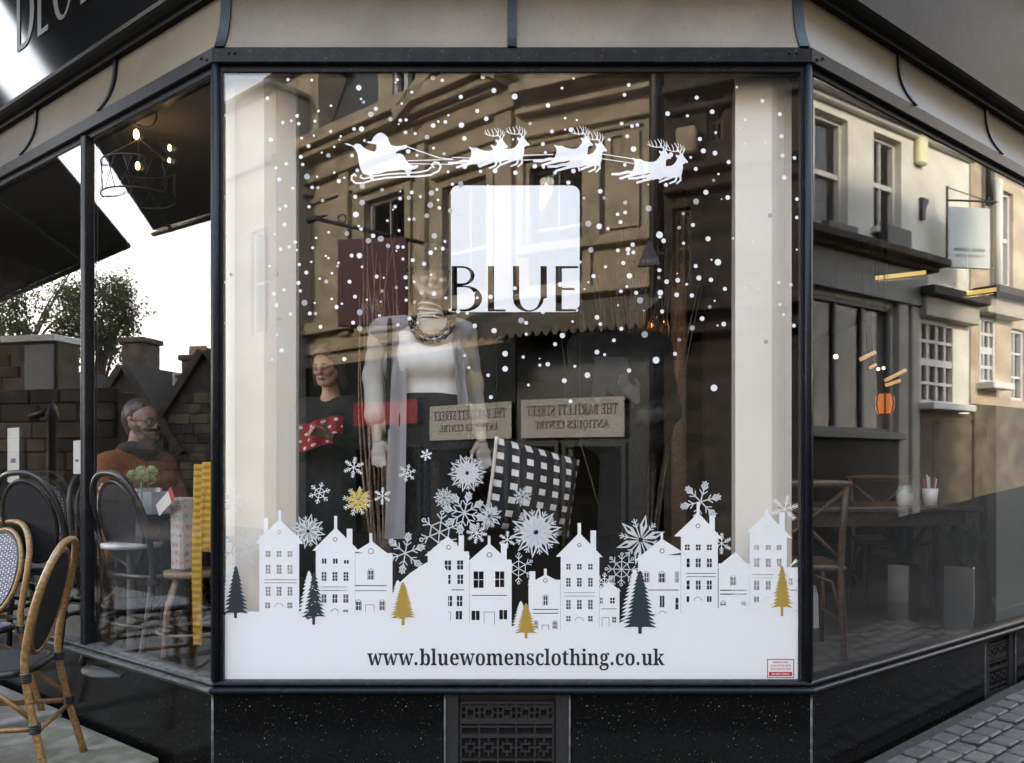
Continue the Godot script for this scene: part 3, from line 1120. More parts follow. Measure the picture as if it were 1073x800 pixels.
	cbox(st, Vector3(rb[0].x, rb[0].y, 0.19), Vector3(rb[2].x, rb[2].y, 0.23), 0.006, fa.t)
	solo("shop_board", st, mats.red_board, "plain red board over a shop window beside the pale boards", "sign")
	# maroon hanging sign on an iron bracket
	var hs := thing("hanging_sign", "maroon board hanging from an iron bracket on the stone house", "sign")
	var sg := front(390.0, 11.9, Vector3(0.985, 0, 0.17), TC)
	var sh := sg.hole(354, 427, 249, 341)
	st = tool()
	cbox(st, Vector3(sh[0].x, sh[0].y, -0.03), Vector3(sh[2].x, sh[2].y, 0.03), 0.01, sg.t)
	part("board", st, mats.maroon, hs)
	part("board_edge", frame_of(sh[0] + Vector2(0.05, 0.05), sh[2] - Vector2(0.05, 0.05), 0.02, 0.028, 0.036, sg.t), mats.maroon_edge, hs)
	var sw := sh[2].x - sh[0].x
	for l in [["ANTIQUES", 0.78, 0.66], ["& FINE", 0.5, 0.42], ["TES", 0.3, 0.2]]:
		lettering("lettering", l[0], "Droid Serif", 400, sw * l[1], 0.11, sg.t * Transform3D(Basis(), Vector3((sh[0].x + sh[2].x) / 2, lerpf(sh[0].y, sh[2].y, l[2]), 0.03)), mats.letter_pale if l[0] == "TES" else mats.maroon_edge, hs)
	st = tool(false)
	var q0 := sg.at(330, 228)
	var q1 := sg.at(444, 254)
	tube(st, [sg.t * Vector3(q0.x, q0.y, 0), sg.t * Vector3(q1.x, q1.y, 0)], 0.03, 6)
	tube(st, [sg.t * Vector3(q0.x + 0.12, q0.y - 0.02, 0), sg.t * Vector3(q0.x - 0.18, q0.y + 0.04, 0)], [0.06, 0.005], 6)
	for px in [365.0, 418.0]:
		var k := sg.at(px, 240 + (px - 365) * 0.2)
		tube(st, [sg.t * Vector3(k.x, k.y, 0), sg.t * Vector3(k.x, sh[2].y - 0.02, 0)], 0.012, 5)
	var ring := []
	for i in 12:
		ring.append(sg.t * Vector3(sg.x(358) + 0.06 * cos(TAU * i / 12.0), sg.y(358, 228) + 0.06 * sin(TAU * i / 12.0), 0))
	tube(st, ring, 0.01, 5, Transform3D(), true)
	part("bracket", st, mats.iron, hs)
	# small three-cornered sign on its arm
	var ts := thing("hanging_sign", "small blue grey three-cornered sign on an iron arm", "sign")
	var tf := front(682.0, 11.2, Vector3(0.96, 0, 0.28), TC)
	var p0 := tf.at(682, 278)
	st = tool()
	var tw := 0.16
	prism(st, PackedVector2Array([Vector2(p0.x - tw, p0.y), Vector2(p0.x + tw, p0.y), Vector2(p0.x + 0.02, p0.y + 0.33), Vector2(p0.x - 0.02, p0.y + 0.33)]), -0.05, 0.05, tf.t)
	part("board", st, mat("tri_blue", lin(0.06, 0.065, 0.095), 0.5), ts)
	lettering("lettering", "CAFE", "Droid Sans", 700, 0.2, 0.05, tf.t * Transform3D(Basis(), Vector3(p0.x, p0.y + 0.06, 0.05)), mats.letter_pale, ts)
	st = tool(false)
	var p1 := tf.at(724, 270)
	tube(st, [tf.t * Vector3(p0.x, p0.y + 0.2, 0), tf.t * Vector3(p1.x, p1.y, 0)], 0.018, 6)
	part("arm", st, mats.iron, ts)
	# ---------------- neighbour past the drainpipe; its shade is put into the stone colour
	var fc := front(690.0, 12.2, e_b, TC)
	var c := thing("shade_toned_house", "stone house darkened by painted shade beside the drainpipe with one pale block", "building")
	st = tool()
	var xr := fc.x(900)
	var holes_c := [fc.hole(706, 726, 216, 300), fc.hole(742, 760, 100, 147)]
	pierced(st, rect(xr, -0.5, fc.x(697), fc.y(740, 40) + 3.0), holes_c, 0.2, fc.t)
	part("wall", st, mats.dark_stone, c)
	st = tool()
	room(st, Vector3(xr, -0.5, -5), Vector3(fc.x(697), fc.y(740, 40) + 3.0, -0.02), fc.t)
	part("rooms", st, mats.room_plaster, c)
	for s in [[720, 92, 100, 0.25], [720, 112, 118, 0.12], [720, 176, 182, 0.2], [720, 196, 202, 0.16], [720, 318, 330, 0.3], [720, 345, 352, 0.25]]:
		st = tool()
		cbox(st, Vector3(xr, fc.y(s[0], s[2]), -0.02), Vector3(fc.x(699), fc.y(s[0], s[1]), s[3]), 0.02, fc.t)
		part("cornice", st, mats.dark_stone, c)
	var blk := fc.hole(713, 734, 136, 164)
	st = tool()
	cbox(st, Vector3(blk[0].x, blk[0].y, 0.0), Vector3(blk[2].x, blk[2].y, 0.22), 0.03, fc.t)
	part("corbel_block", st, mats.bath_stone, c)
	for h in holes_c:
		sash(c, fc, h, 2, 2, mats.bath_stone_dark)
	# drainpipe
	st = tool(false)
	tube(st, [fb.t * Vector3(fb.x(692), -0.3, 0.2), fb.t * Vector3(fb.x(692), top_b, 0.2)], 0.09, 8)
	solo("drainpipe", st, mats.iron, "black iron drainpipe between the stone house and the darker house", "drainpipe")
	# ---------------- pale neighbour at the far end
	var fd := front(262.0, 17.2, e_a, TC)
	var d := thing("pale_house", "pale rendered house lower than the house with dormers", "building")
	var hd := fd.hole(262, 281, 240, 350)
	st = tool()
	pierced(st, rect(fd.x(289), -0.5, fd.x(180), fd.y(262, 105)), [hd], 0.15, fd.t)
	part("wall", st, mats.pale_stone, d)
	st = tool()
	room(st, Vector3(fd.x(289), -0.5, -4), Vector3(fd.x(180), fd.y(262, 105) - 0.02, -0.02), fd.t)
	part("rooms", st, mats.room_plaster, d)
	st = tool()
	cbox(st, Vector3(fd.x(289) - 0.1, fd.y(262, 105), -4), Vector3(fd.x(180), fd.y(262, 100), 0.25), 0.02, fd.t)
	part("coping", st, mats.pale_stone, d)
	st = tool()
	span(st, fd, 180, 289, fd.y(262, 180), fd.y(262, 172), -0.02, 0.12)
	part("string_course", st, mats.pale_stone, d)
	sash(d, fd, hd, 2, 2, mats.white_paint)

# ==================================================================== cream house mirrored in the dining window
func build_street_side() -> void:
	var f := front(875.0, 11.5, Vector3(0.819, 0, -0.574), TR)
	var a := thing("cream_house", "cream plastered house with two sash windows over a grey shop", "building")
	var top := f.y(940, 130)
	var holes := [f.hole(858, 893, 118, 238), f.hole(920, 949, 142, 242), f.hole(852, 938, 314, 452), f.hole(967, 1004, 337, 424)]
	var st := tool()
	pierced(st, rect(f.x(1020), -0.5, f.x(822), top), holes, 0.22, f.t)
	part("wall", st, mats.cream_plaster, a)
	st = tool()
	room(st, Vector3(f.x(1020), -0.5, -5), Vector3(f.x(822), top - 0.02, -0.02), f.t)
	box(st, Vector3(f.x(1020), f.y(910, 300), -5), Vector3(f.x(822), f.y(910, 280), -0.24), f.t)
	part("rooms", st, mats.room_plaster, a)
	for k in 2:
		var h: PackedVector2Array = holes[k]
		sash(a, f, h, 2 if k else 1, 2, mats.white_paint, 0.14, 0.03)
		st = tool()
		cbox(st, Vector3(h[0].x - 0.08, h[0].y - 0.09, -0.1), Vector3(h[2].x + 0.08, h[0].y, 0.1), 0.01, f.t)
		part("window_sill", st, mats.white_paint, a)
		# window box with dark soil
		st = tool()
		cbox(st, Vector3(h[0].x + 0.05, h[0].y - 0.3, 0.0), Vector3(h[2].x - 0.03, h[0].y + 0.02, 0.2), 0.015, f.t)
		part("flower_box", st, mats.iron, a)
	# top cornice in three steps
	for s in [[940, 118, 124, 0.34], [940, 124, 131, 0.22], [940, 131, 136, 0.1]]:
		st = tool()
		span(st, f, 822, 1022, f.y(s[0], s[2]), f.y(s[0], s[1]), -0.05, s[3])
		part("cornice", st, mats.white_paint, a)
	st = tool()
	box(st, Vector3(f.x(1020), top, -5), Vector3(f.x(822), top + 4.5, -0.3), f.t)
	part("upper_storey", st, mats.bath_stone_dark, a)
	# shop: fascia, cornice, window, pilasters
	st = tool()
	span(st, f, 822, 968, f.y(910, 312), f.y(910, 268), -0.02, 0.14)
	var fas := part("fascia", st, mats.shopfront_grey, a)
	lettering("lettering", "JOHN & CO", "Droid Serif", 400, 0.75, 0.13, f.t * Transform3D(Basis(), Vector3(f.x(908), f.y(908, 288), 0.14)), mats.letter_dark, fas)
	st = tool()
	span(st, f, 822, 974, f.y(910, 268), f.y(910, 260), -0.02, 0.42)
	span(st, f, 822, 972, f.y(910, 273), f.y(910, 268), -0.02, 0.26)
	part("shop_cornice", st, mats.dark_stone, a)
	sash(a, f, holes[2], 3, 1, mats.shopfront_grey, 0.05, 0.05)
	st = tool()
	span(st, f, 846, 944, f.y(895, 460), f.y(895, 452), -0.05, 0.16)
	part("shop_sill", st, mats.shopfront_grey, a)
	for px in [[940, 950], [954, 962]]:
		st = tool()
		span(st, f, px[0], px[1], -0.3, f.y(950, 312), -0.02, 0.1)
		part("pilaster", st, mats.pale_stone, a)
	st = tool()
	span(st, f, 822, 941, -0.6, f.y(895, 461), -0.02, 0.08)
	part("stall_riser", st, mats.dark_stone, a)
	st = tool()
	span(st, f, 963, 1020, -0.6, f.y(985, 432), -0.02, 0.05)
	part("stone_base", st, mats.bath_stone_dark, a)
	# bow window with small panes
	sash(a, f, holes[3], 4, 4, mats.white_paint, 0.02, 0.045)
	st = tool()
	span(st, f, 963, 1008, f.y(985, 431), f.y(985, 424), -0.05, 0.3)
	part("bow_sill", st, mats.white_paint, a)
	st = tool()
	span(st, f, 962, 1018, f.y(990, 337), f.y(990, 317), -0.02, 0.2)
	part("bow_fascia", st, mats.pale_stone, a)
	st = tool()
	span(st, f, 960, 1020, f.y(990, 317), f.y(990, 308), -0.02, 0.36)
	part("bow_cornice", st, mats.dark_stone, a)
	# things fixed to the plaster
	var al := f.at(966, 160)
	st = tool()
	cbox(st, Vector3(al.x - 0.11, al.y - 0.2, 0.01), Vector3(al.x + 0.13, al.y + 0.28, 0.12), 0.03, f.t)
	solo("alarm_box", st, mat("alarm_cream", lin(0.62, 0.6, 0.35), 0.5), "yellowish alarm box high on the cream plaster", "alarm box")
	var br := f.at(969, 222)
	st = tool()
	box(st, Vector3(br.x - 0.05, br.y - 0.12, 0.0), Vector3(br.x + 0.05, br.y + 0.22, 0.06), f.t)
	box(st, Vector3(-0.03, 0, 0), Vector3(0.03, 0.24, 0.05), f.t * Transform3D(Basis(Vector3.BACK, 0.7), Vector3(br.x, br.y + 0.02, 0)))
	solo("iron_stub", st, mats.iron, "forked black iron stub on the cream plaster", "bracket")
	# hanging board
	var g := front(1018.0, 12.9, Vector3(0.985, 0, -0.17), TR)
	var h := g.hole(997, 1041, 217, 281)
	var hs := thing("hanging_sign", "pale grey hanging board with two lines of small lettering", "sign")
	st = tool()
	cbox(st, Vector3(h[0].x, h[0].y, -0.03), Vector3(h[2].x, h[2].y, 0.03), 0.01, g.t)
	part("board", st, mat("board_pale", lin(0.5, 0.53, 0.5), 0.5), hs)
	var w := h[2].x - h[0].x
	var cx := (h[0].x + h[2].x) / 2
	lettering("lettering", "DAVID SIMON", "Droid Sans", 700, w * 0.72, 0.055, g.t * Transform3D(Basis(), Vector3(cx, lerpf(h[0].y, h[2].y, 0.3), 0.03)), mats.letter_dark, hs)
	lettering("lettering", "CONTEMPORARY", "Droid Sans", 400, w * 0.72, 0.045, g.t * Transform3D(Basis(), Vector3(cx, lerpf(h[0].y, h[2].y, 0.2), 0.03)), mats.letter_dark, hs)
	st = tool(false)
	var yt := h[2].y
	tube(st, [g.t * Vector3(h[2].x, yt - 0.9, 0), g.t * Vector3(h[2].x, yt + 0.32, 0)], 0.02, 6)
	tube(st, [g.t * Vector3(h[2].x, yt + 0.1, 0), g.t * Vector3(h[0].x - 0.15, yt + 0.12, 0)], 0.016, 6)
	tube(st, [g.t * Vector3(h[2].x, yt + 0.3, 0), g.t * Vector3(h[0].x, yt + 0.12, 0)], 0.008, 5)
	tube(st, [g.t * Vector3(h[0].x, yt + 0.2, 0), g.t * Vector3(h[0].x, yt - 0.02, 0)], 0.012, 5)
	part("bracket", st, mats.iron, hs)
	# next house of bare stone
	var f2 := front(1021.0, 13.9, Vector3(0.819, 0, -0.574), TR)
	var b := thing("stone_house", "weathered stone house with a small bow window past the hanging board", "building")
	var hb := [f2.hole(1030, 1046, 333, 402), f2.hole(1052, 1066, 200, 300), f2.hole(1064, 1080, 345, 420)]
	st = tool()
	pierced(st, rect(f2.x(1240), -0.5, f2.x(1021), f2.y(1040, 90) + 4.0), hb, 0.2, f2.t)
	part("wall", st, mats.bath_stone, b)
	st = tool()
	room(st, Vector3(f2.x(1240), -0.5, -5), Vector3(f2.x(1021), f2.y(1040, 90) + 3.9, -0.02), f2.t)
	box(st, Vector3(f2.x(1240), f2.y(1040, 325), -5), Vector3(f2.x(1021), f2.y(1040, 315), -0.24), f2.t)
	part("rooms", st, mats.room_plaster, b)
	sash(b, f2, hb[0], 3, 4, mats.white_paint, 0.02, 0.05)
	sash(b, f2, hb[1], 2, 2, mats.white_paint, 0.1, 0.03)
	sash(b, f2, hb[2], 2, 3, mats.white_paint, 0.1, 0.04)
	st = tool()
	span(st, f2, 1024, 1064, f2.y(1040, 332), f2.y(1040, 314), -0.02, 0.25)
	part("bow_fascia", st, mats.pale_stone, b)
	st = tool()
	span(st, f2, 1023, 1066, f2.y(1040, 314), f2.y(1040, 306), -0.02, 0.45)
	part("bow_cornice", st, mats.dark_stone, b)
	st = tool()
	span(st, f2, 1027, 1049, f2.y(1038, 409), f2.y(1038, 402), -0.02, 0.3)
	part("bow_sill", st, mats.white_paint, b)
	st = tool()
	span(st, f2, 1021, 1240, -0.6, f2.y(1040, 425), -0.02, 0.07)
	part("stone_base", st, mats.bath_stone_dark, b)
	for p in [[1043, mats.white_paint, 190, 312, "white painted drainpipe on the weathered stone house"], [1034, mats.iron, 150, 216, "short black drainpipe on the weathered stone house"]]:
		st = tool(false)
		tube(st, [f2.t * Vector3(f2.x(p[0]), f2.y(p[0], p[3]), 0.12), f2.t * Vector3(f2.x(p[0]), f2.y(p[0], p[2]), 0.12)], 0.07, 8)
		solo("drainpipe", st, p[1], p[4], "drainpipe")

# ==================================================================== what the cafe window mirrors
func stone_courses(parent: Node, xf: Transform3D, w: float, h: float, clip: PackedVector2Array, m1: Material, m2: Material) -> void:
	# each course of blocks laid with uneven lengths; blocks outside the outline are left out
	var y := 0.0
	while y < h:
		var ch := rng.randf_range(0.19, 0.28)
		var x := -rng.randf() * 0.5
		while x < w:
			var cw := rng.randf_range(0.34, 0.7)
			var ok := true
			for c in [Vector2(x, y), Vector2(x + cw, y), Vector2(x + cw, y + ch), Vector2(x, y + ch)]:
				ok = ok and Geometry2D.is_point_in_polygon(c, clip)
			if ok:
				var st := tool()
				cbox(st, Vector3(x + 0.008, y + 0.008, -0.1), Vector3(x + cw - 0.008, y + ch - 0.008, rng.randf_range(0.015, 0.035)), 0.012, xf)
				part("stone", st, m1 if rng.randf() < 0.5 else m2, parent)
			x += cw
		y += ch

func build_street_square() -> void:
	build_shading_houses()
	# gabled stone row with chimneys
	var f := front(150.0, 21.0, Vector3(0.97, 0, 0.24), TL)
	var row := thing("gabled_row", "dark stone row with steep gables, tiled roof and clay chimney pots", "building")
	var st := tool()
	var yr := f.y(150, 378)
	var ye := f.y(150, 455)
	var x0 := f.x(232)
	var x1 := f.x(60)
	var body := rect(x0 - 2.0, -0.5, x1 + 6.0, ye)
	prism(st, body, -7.0, -0.1, f.t)
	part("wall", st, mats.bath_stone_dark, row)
	st = tool()
	quad(st, f.t * Vector3(x0 - 2, ye - 0.1, 0.2), f.t * Vector3(x1 + 6, ye - 0.1, 0.2), f.t * Vector3(x1 + 6, yr, -3.5), f.t * Vector3(x0 - 2, yr, -3.5))
	quad(st, f.t * Vector3(x1 + 6, ye - 0.1, -7.2), f.t * Vector3(x0 - 2, ye - 0.1, -7.2), f.t * Vector3(x0 - 2, yr, -3.5), f.t * Vector3(x1 + 6, yr, -3.5))
	part("roof", st, mats.roof_tile, row)
	for g in [[138, 388, 52], [222, 372, 46], [60, 392, 50]]:
		var c := f.at(g[0], g[1])
		var hw := absf(f.x(g[0]) - f.x(g[0] + g[2]))
		st = tool()
		var gl := PackedVector2Array([Vector2(c.x - hw, -0.5), Vector2(c.x + hw, -0.5), Vector2(c.x + hw, c.y - hw * 1.35), Vector2(c.x, c.y), Vector2(c.x - hw, c.y - hw * 1.35)])
		prism(st, gl, -3.0, 0.3, f.t)
		var gp := part("gable", st, mats.dark_stone, row)
		stone_courses(gp, f.t * Transform3D(Basis(), Vector3(c.x - hw, 0.2, 0.3)), hw * 2, c.y, PackedVector2Array([Vector2(-0.05, -0.3), Vector2(hw * 2 + 0.05, -0.3), Vector2(hw * 2 + 0.05, c.y - 0.2 - hw * 1.35), Vector2(hw, c.y - 0.2), Vector2(-0.05, c.y - 0.2 - hw * 1.35)]), mats.bath_stone_dark, mats.dark_stone)
		st = tool()
		for s in [-1, 1]:
			var d := Vector2(s * hw * 1.12, -hw * 1.35 * 1.12)
			var n := d.normalized().orthogonal()
			if n.y < 0:
				n = -n
			prism(st, PackedVector2Array([c, c + d, c + d + n * 0.18, c + n * 0.18]), -3.1, 0.45, f.t)
		part("gable_coping", st, mats.dark_stone, gp)
	for ch in [[141, 356, 378, 20, 1], [182, 354, 392, 22, 1], [212, 372, 392, 16, 1], [75, 336, 392, 24, 0]]:
		var t := f.at(ch[0], ch[1])
		var lo := f.at(ch[0], ch[2] + 12)
		var hw := absf(f.x(ch[0]) - f.x(ch[0] + ch[3])) / 2
		st = tool()
		cbox(st, Vector3(t.x - hw, lo.y - 1.0, -3.0), Vector3(t.x + hw, t.y - 0.25, -2.2), 0.03, f.t)
		cbox(st, Vector3(t.x - hw - 0.07, t.y - 0.25, -3.07), Vector3(t.x + hw + 0.07, t.y - 0.1, -2.13), 0.02, f.t)
		var cp := part("chimney", st, mats.bath_stone_dark, row)
		if ch[4]:
			st = tool(false)
			for k in 3:
				lathe(st, [[0.0, 0.3], [0.1, 0.3], [0.11, 0.24], [0.13, 0.0]], 8, f.t * Transform3D(Basis(), Vector3(t.x + (k - 1) * hw * 0.6, t.y - 0.1, -2.6)))
			part("chimney_pot", st, mats.clay_pot, cp)
	var wd := f.at(168, 395)
	st = frame_of(wd - Vector2(0.28, 0.2), wd + Vector2(0.28, 0.2), 0.05, -0.9, -0.8, f.t)
	box(st, Vector3(wd.x - 0.02, wd.y - 0.2, -0.9), Vector3(wd.x + 0.02, wd.y + 0.2, -0.81), f.t)
	part("roof_window", st, mats.white_paint, row)
	# low flat-roofed outbuilding with a white edge
	var f2 := front(30.0, 15.0, Vector3(0.97, 0, 0.24), TL)
	var kk := thing("outbuilding", "flat roofed stone outbuilding with white roof edge and dark door", "building")
	var yt := f2.y(30, 352)
	st = tool()
	box(st, Vector3(f2.x(58), -0.5, -0.5), Vector3(f2.x(-60), yt - 0.12, 0), f2.t)
	var wl := part("wall", st, mats.bath_stone_dark, kk)
	stone_courses(wl, f2.t * Transform3D(Basis(), Vector3(f2.x(24), 1.0, 0)), absf(f2.x(24) - f2.x(-30)), yt - 1.2, rect(-0.05, -0.05, 9, yt - 1.15), mats.bath_stone_dark, mats.dark_stone)
	st = tool()
	cbox(st, Vector3(f2.x(59), yt - 0.12, -0.6), Vector3(f2.x(-60), yt, 0.14), 0.01, f2.t)
	part("roof_edge", st, mats.white_paint, kk)
	st = tool()
	cbox(st, Vector3(f2.x(56), f2.y(40, 412), 0.0), Vector3(f2.x(25), yt - 0.16, 0.06), 0.01, f2.t)
	part("door", st, mat("door_slate", lin(0.03, 0.034, 0.04), 0.4), kk)
	# low wall before it, of coursed stone with a coping
	var f3 := front(60.0, 12.0, Vector3(0.97, 0, 0.24), TL)
	var lw := thing("stone_wall", "coursed stone wall with flat coping behind the railings", "wall")
	var yw := f3.y(60, 412)
	st = tool()
	box(st, Vector3(f3.x(118), -0.5, -0.4), Vector3(f3.x(-80), yw, -0.05), f3.t)
	part("core", st, mats.dark_stone, lw)
	var ww := absf(f3.x(118) - f3.x(-80))
	stone_courses(lw, f3.t * Transform3D(Basis(), Vector3(f3.x(118), 0.1, -0.03)), ww, yw, rect(-0.05, -0.05, ww + 0.05, yw + 0.02), mats.bath_stone_dark, mats.dark_stone)
	# bow-topped railings
	var f4 := front(40.0, 9.2, Vector3(0.9, 0, 0.43), TL)
	var ra := thing("railing", "black bow topped iron railing before the stone wall", "railing")
	var y1 := f4.y(40, 512)
	var y0 := 0.1
	var rx0 := f4.x(100)
	var cnt := 18
	for k in cnt:
		st = tool(false)
		var xa := rx0 + k * 0.26
		var arc := [Vector3(xa, y0, 0), Vector3(xa, y1 - 0.1, 0)]
		for i in range(1, 7):
			var t := PI - PI * i / 6.0
			arc.append(Vector3(xa + 0.1 + 0.1 * cos(t), y1 - 0.1 + 0.1 * sin(t), 0))
		arc.append(Vector3(xa + 0.2, y0, 0))
		tube(st, arc, 0.011, 5, f4.t)
		part("hoop", st, mats.iron, ra)
	for yy in [y0 + 0.12, y1 - 0.22]:
		st = tool()
		box(st, Vector3(rx0 - 0.05, yy - 0.015, -0.02), Vector3(rx0 + cnt * 0.26, yy + 0.015, 0.02), f4.t)
		part("rail", st, mats.iron, ra)
	# lamp standard
	var f5 := front(50.0, 10.2, Vector3(0.97, 0, 0.24), TL)
	var lp := f5.at(50, 418)
	var post := thing("lamp_post", "short black iron post by the railings", "post")
	st = tool(false)
	lathe(st, [[0.1, 0.0], [0.1, 0.25], [0.065, 0.32], [0.055, lp.y - 0.25], [0.08, lp.y - 0.2], [0.05, lp.y - 0.12], [0.0, lp.y]], 10, f5.t * Transform3D(Basis(), Vector3(lp.x, 0, 0)))
	part("shaft", st, mats.iron, post)
	st = tool(false)
	tube(st, [f5.t * Vector3(lp.x, lp.y - 0.14, 0), f5.t * Vector3(lp.x + 0.3, lp.y - 0.22, 0.02)], 0.05, 6)
	part("side_arm", st, mats.iron, post)
	# trees beyond the roofs
	tree("broadleaf_tree", "tall thin leaved tree behind the outbuilding roof", at_depth(22, 470, 31.0), 335, 112, 31.0, 11)
	tree("broadleaf_tree", "denser dark tree beside the gabled row chimneys", at_depth(100, 470, 29.0), 335, 46, 29.0, 12)
	tree("broadleaf_tree", "round small tree past the end of the stone wall", at_depth(-25, 470, 27.0), 340, 50, 27.0, 13)
	# two wide awnings reach out from the wall above the board, their undersides dark; a strip of sky shows between them
	var ys := 4.4
	var wall_in := TL.affine_inverse()
	for c in [[[130, 252], [-60, 337], [48, 172], -1.0, "dark flat awning high over the cane chairs"], [[157, 239], [300, 196], [88, 155], 1.0, "dark flat awning high over the cafe door side of the corner"]]:
		var o := thing("wall_awning", c[4], "awning", "awnings over the terrace")
		var q := []
		for p in [c[0], c[1], c[2]]:
			var d: float = (ys - EYE) / ((CY - p[1]) / FOC)
			q.append(wall_in * mirrored(at_depth(p[0], p[1], d), TL))
		var f0: Vector3 = q[0]
		var f1: Vector3 = q[1]
		var dir: Vector3 = q[2] - f0
		var w0: Vector3 = f0 + dir * ((0.06 - f0.z) / dir.z)
		var w1 := Vector3(minf(f1.x, -WING_L - 2.0) if c[3] < 0.0 else 0.1, ys, 0.06)
		w0.y += 0.35
		w1.y += 0.35
		st = tool()
		quad(st, TL * f0, TL * f1, TL * w1, TL * w0)
		var dn := Vector3.UP * 0.03
		quad(st, TL * f0 - dn, TL * w0 - dn, TL * w1 - dn, TL * f1 - dn)
		quad(st, TL * f0 - dn, TL * f1 - dn, TL * f1, TL * f0)
		quad(st, TL * w0 - dn, TL * f0 - dn, TL * f0, TL * w0)
		part("canvas", st, mats.canopy, o)
		st = tool(false)
		tube(st, [TL * f0 - dn * 2.0, TL * f1 - dn * 2.0], 0.045, 8)
		part("front_bar", st, mats.iron, o)
		for t in [0.15, 0.85]:
			st = tool(false)
			tube(st, [TL * w0.lerp(w1, t) - dn * 3.0, TL * f0.lerp(f1, t) - dn * 3.0], 0.03, 6)
			part("arm", st, mats.iron, o)

# unseen houses added beyond what the panes show, to keep the low sky off the side bays
func build_shading_houses() -> void:
	for h in [[Vector3(5.3, 0, 4.1), Vector3(9.1, 0, -2.6), 10.5, "unseen tall stone house added to shade the dining bay beside the darker house"], [Vector3(-8.2, 0, 12.6), Vector3(-19.0, 0, 5.0), 12.0, "unseen long stone terrace added to shade the cafe bay"]]:
		var a: Vector3 = h[0]
		var b: Vector3 = h[1]
		var x := (a - b).normalized()
		var len := a.distance_to(b)
		if x.cross(Vector3.UP).dot(-(a + b)) < 0:
			x = -x
			var sw := a
			a = b
			b = sw
		var t := Transform3D(Basis(x, Vector3.UP, x.cross(Vector3.UP)), b)
		var o := thing("stone_house", h[3], "building")
		var holes := []
		var n := int(len / 2.3)
		for f in 3:
			for k in n:
				var cx := (k + 0.5) * len / n
				holes.append(rect(cx - 0.5, 1.0 + f * 3.1, cx + 0.5, 2.9 + f * 3.1))
		var st := tool()
		pierced(st, rect(0, -0.5, len, h[2]), holes, 0.2, t)
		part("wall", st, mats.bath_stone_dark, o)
		st = tool()
		room(st, Vector3(0, -0.5, -4), Vector3(len, h[2] - 0.02, -0.02), t)
		part("rooms", st, mats.room_plaster, o)
		var f2 := Front.new()
		f2.t = t
		for q in holes:
			sash(o, f2, q, 2, 2, mats.white_paint)
		st = tool()
		cbox(st, Vector3(-0.1, h[2] - 0.5, -0.1), Vector3(len + 0.1, h[2], 0.4), 0.03, t)
		part("cornice", st, mats.bath_stone_dark, o)

func tree(called: String, label: String, virtual: Vector3, cy: float, r_px: float, depth: float, sd: int) -> void:
	var r := RandomNumberGenerator.new()
	r.seed = sd
	var foot := mirrored(virtual, TL)
	foot.y = 0.0
	var k := depth / FOC
	var rad := r_px * k
	var ch := EYE + (CY - cy) * k
	var o := thing(called, label, "tree", "trees beyond the roofs", Transform3D(Basis(), foot))
	var st := tool(false)
	tube(st, [Vector3(0, 0, 0), Vector3(0.1, ch * 0.5, 0.05), Vector3(0.0, ch, 0.1)], [0.24, 0.17, 0.08], 7)
	var limbs := []
	for i in 16:
		var a := r.randf() * TAU
		var s := Vector3(0.05, ch * r.randf_range(0.45, 0.85), 0.05)
		var e := Vector3(cos(a) * rad * r.randf_range(0.5, 0.9), ch + rad * r.randf_range(-0.6, 0.8), sin(a) * rad * r.randf_range(0.5, 0.9))
		tube(st, [s, s.lerp(e, 0.5) + Vector3(0, 0.2, 0), e], [0.07, 0.045, 0.015], 5)
		limbs.append(e)
	part("trunk", st, mats.bark, o)
	st = tool()
	for i in 84:
		var a := r.randf() * TAU
		var b := r.randf_range(-0.9, 1.0)
		var c := Vector3(cos(a) * sqrt(1 - b * b * 0.9), b, sin(a) * sqrt(1 - b * b * 0.9)) * rad * r.randf_range(0.45, 1.02) + Vector3(0, ch, 0)
		if i < limbs.size():
			c = limbs[i]
		var cr := rad * r.randf_range(0.16, 0.3)
		for j in 120:
			var p := c + Vector3(r.randfn(), r.randfn() * 0.8, r.randfn()).normalized() * cr * 1.15 * pow(r.randf(), 0.45)
			var u := Vector3(r.randfn(), r.randfn(), r.randfn()).normalized()
			var v := perp(u)
			var s := r.randf_range(0.045, 0.085)
			quad(st, p, p + u * s + v * s * 0.5, p + u * s * 2.0, p + u * s - v * s * 0.5)
	part("crown", st, mats.leaf, o)

# ==================================================================== prints on the middle pane
func dp(px: float, py: float) -> Vector2:
	var k := (DEP + 0.037) / FOC
	return Vector2((px - CX) * k, EYE + (CY - py) * k)

func poly_px(a: Array, ox := 0.0, oy := 0.0, s := 1.0) -> PackedVector2Array:
	var p := PackedVector2Array()
	for i in range(0, a.size(), 2):
		p.append(dp(ox + a[i] / s, oy + a[i + 1] / s))
	return p

func rect_px(x0: float, y0: float, x1: float, y1: float) -> PackedVector2Array:
	return poly_px([x0, y1, x1, y1, x1, y0, x0, y0])

func disc_px(x: float, y: float, r: float, n := 14) -> PackedVector2Array:
	var p := PackedVector2Array()
	for i in n:
		p.append(dp(x + r * cos(TAU * i / n), y + r * sin(TAU * i / n)))
	return p

func arch_px(x0: float, y0: float, x1: float, y1: float) -> PackedVector2Array:
	var r := (x1 - x0) / 2
	var p := poly_px([x0, y1, x1, y1])
	for i in 7:
		var a := PI * i / 6.0
		p.append(dp((x0 + x1) / 2 + r * cos(a), y0 + r - r * sin(a)))
	return p

var layer := 0.0
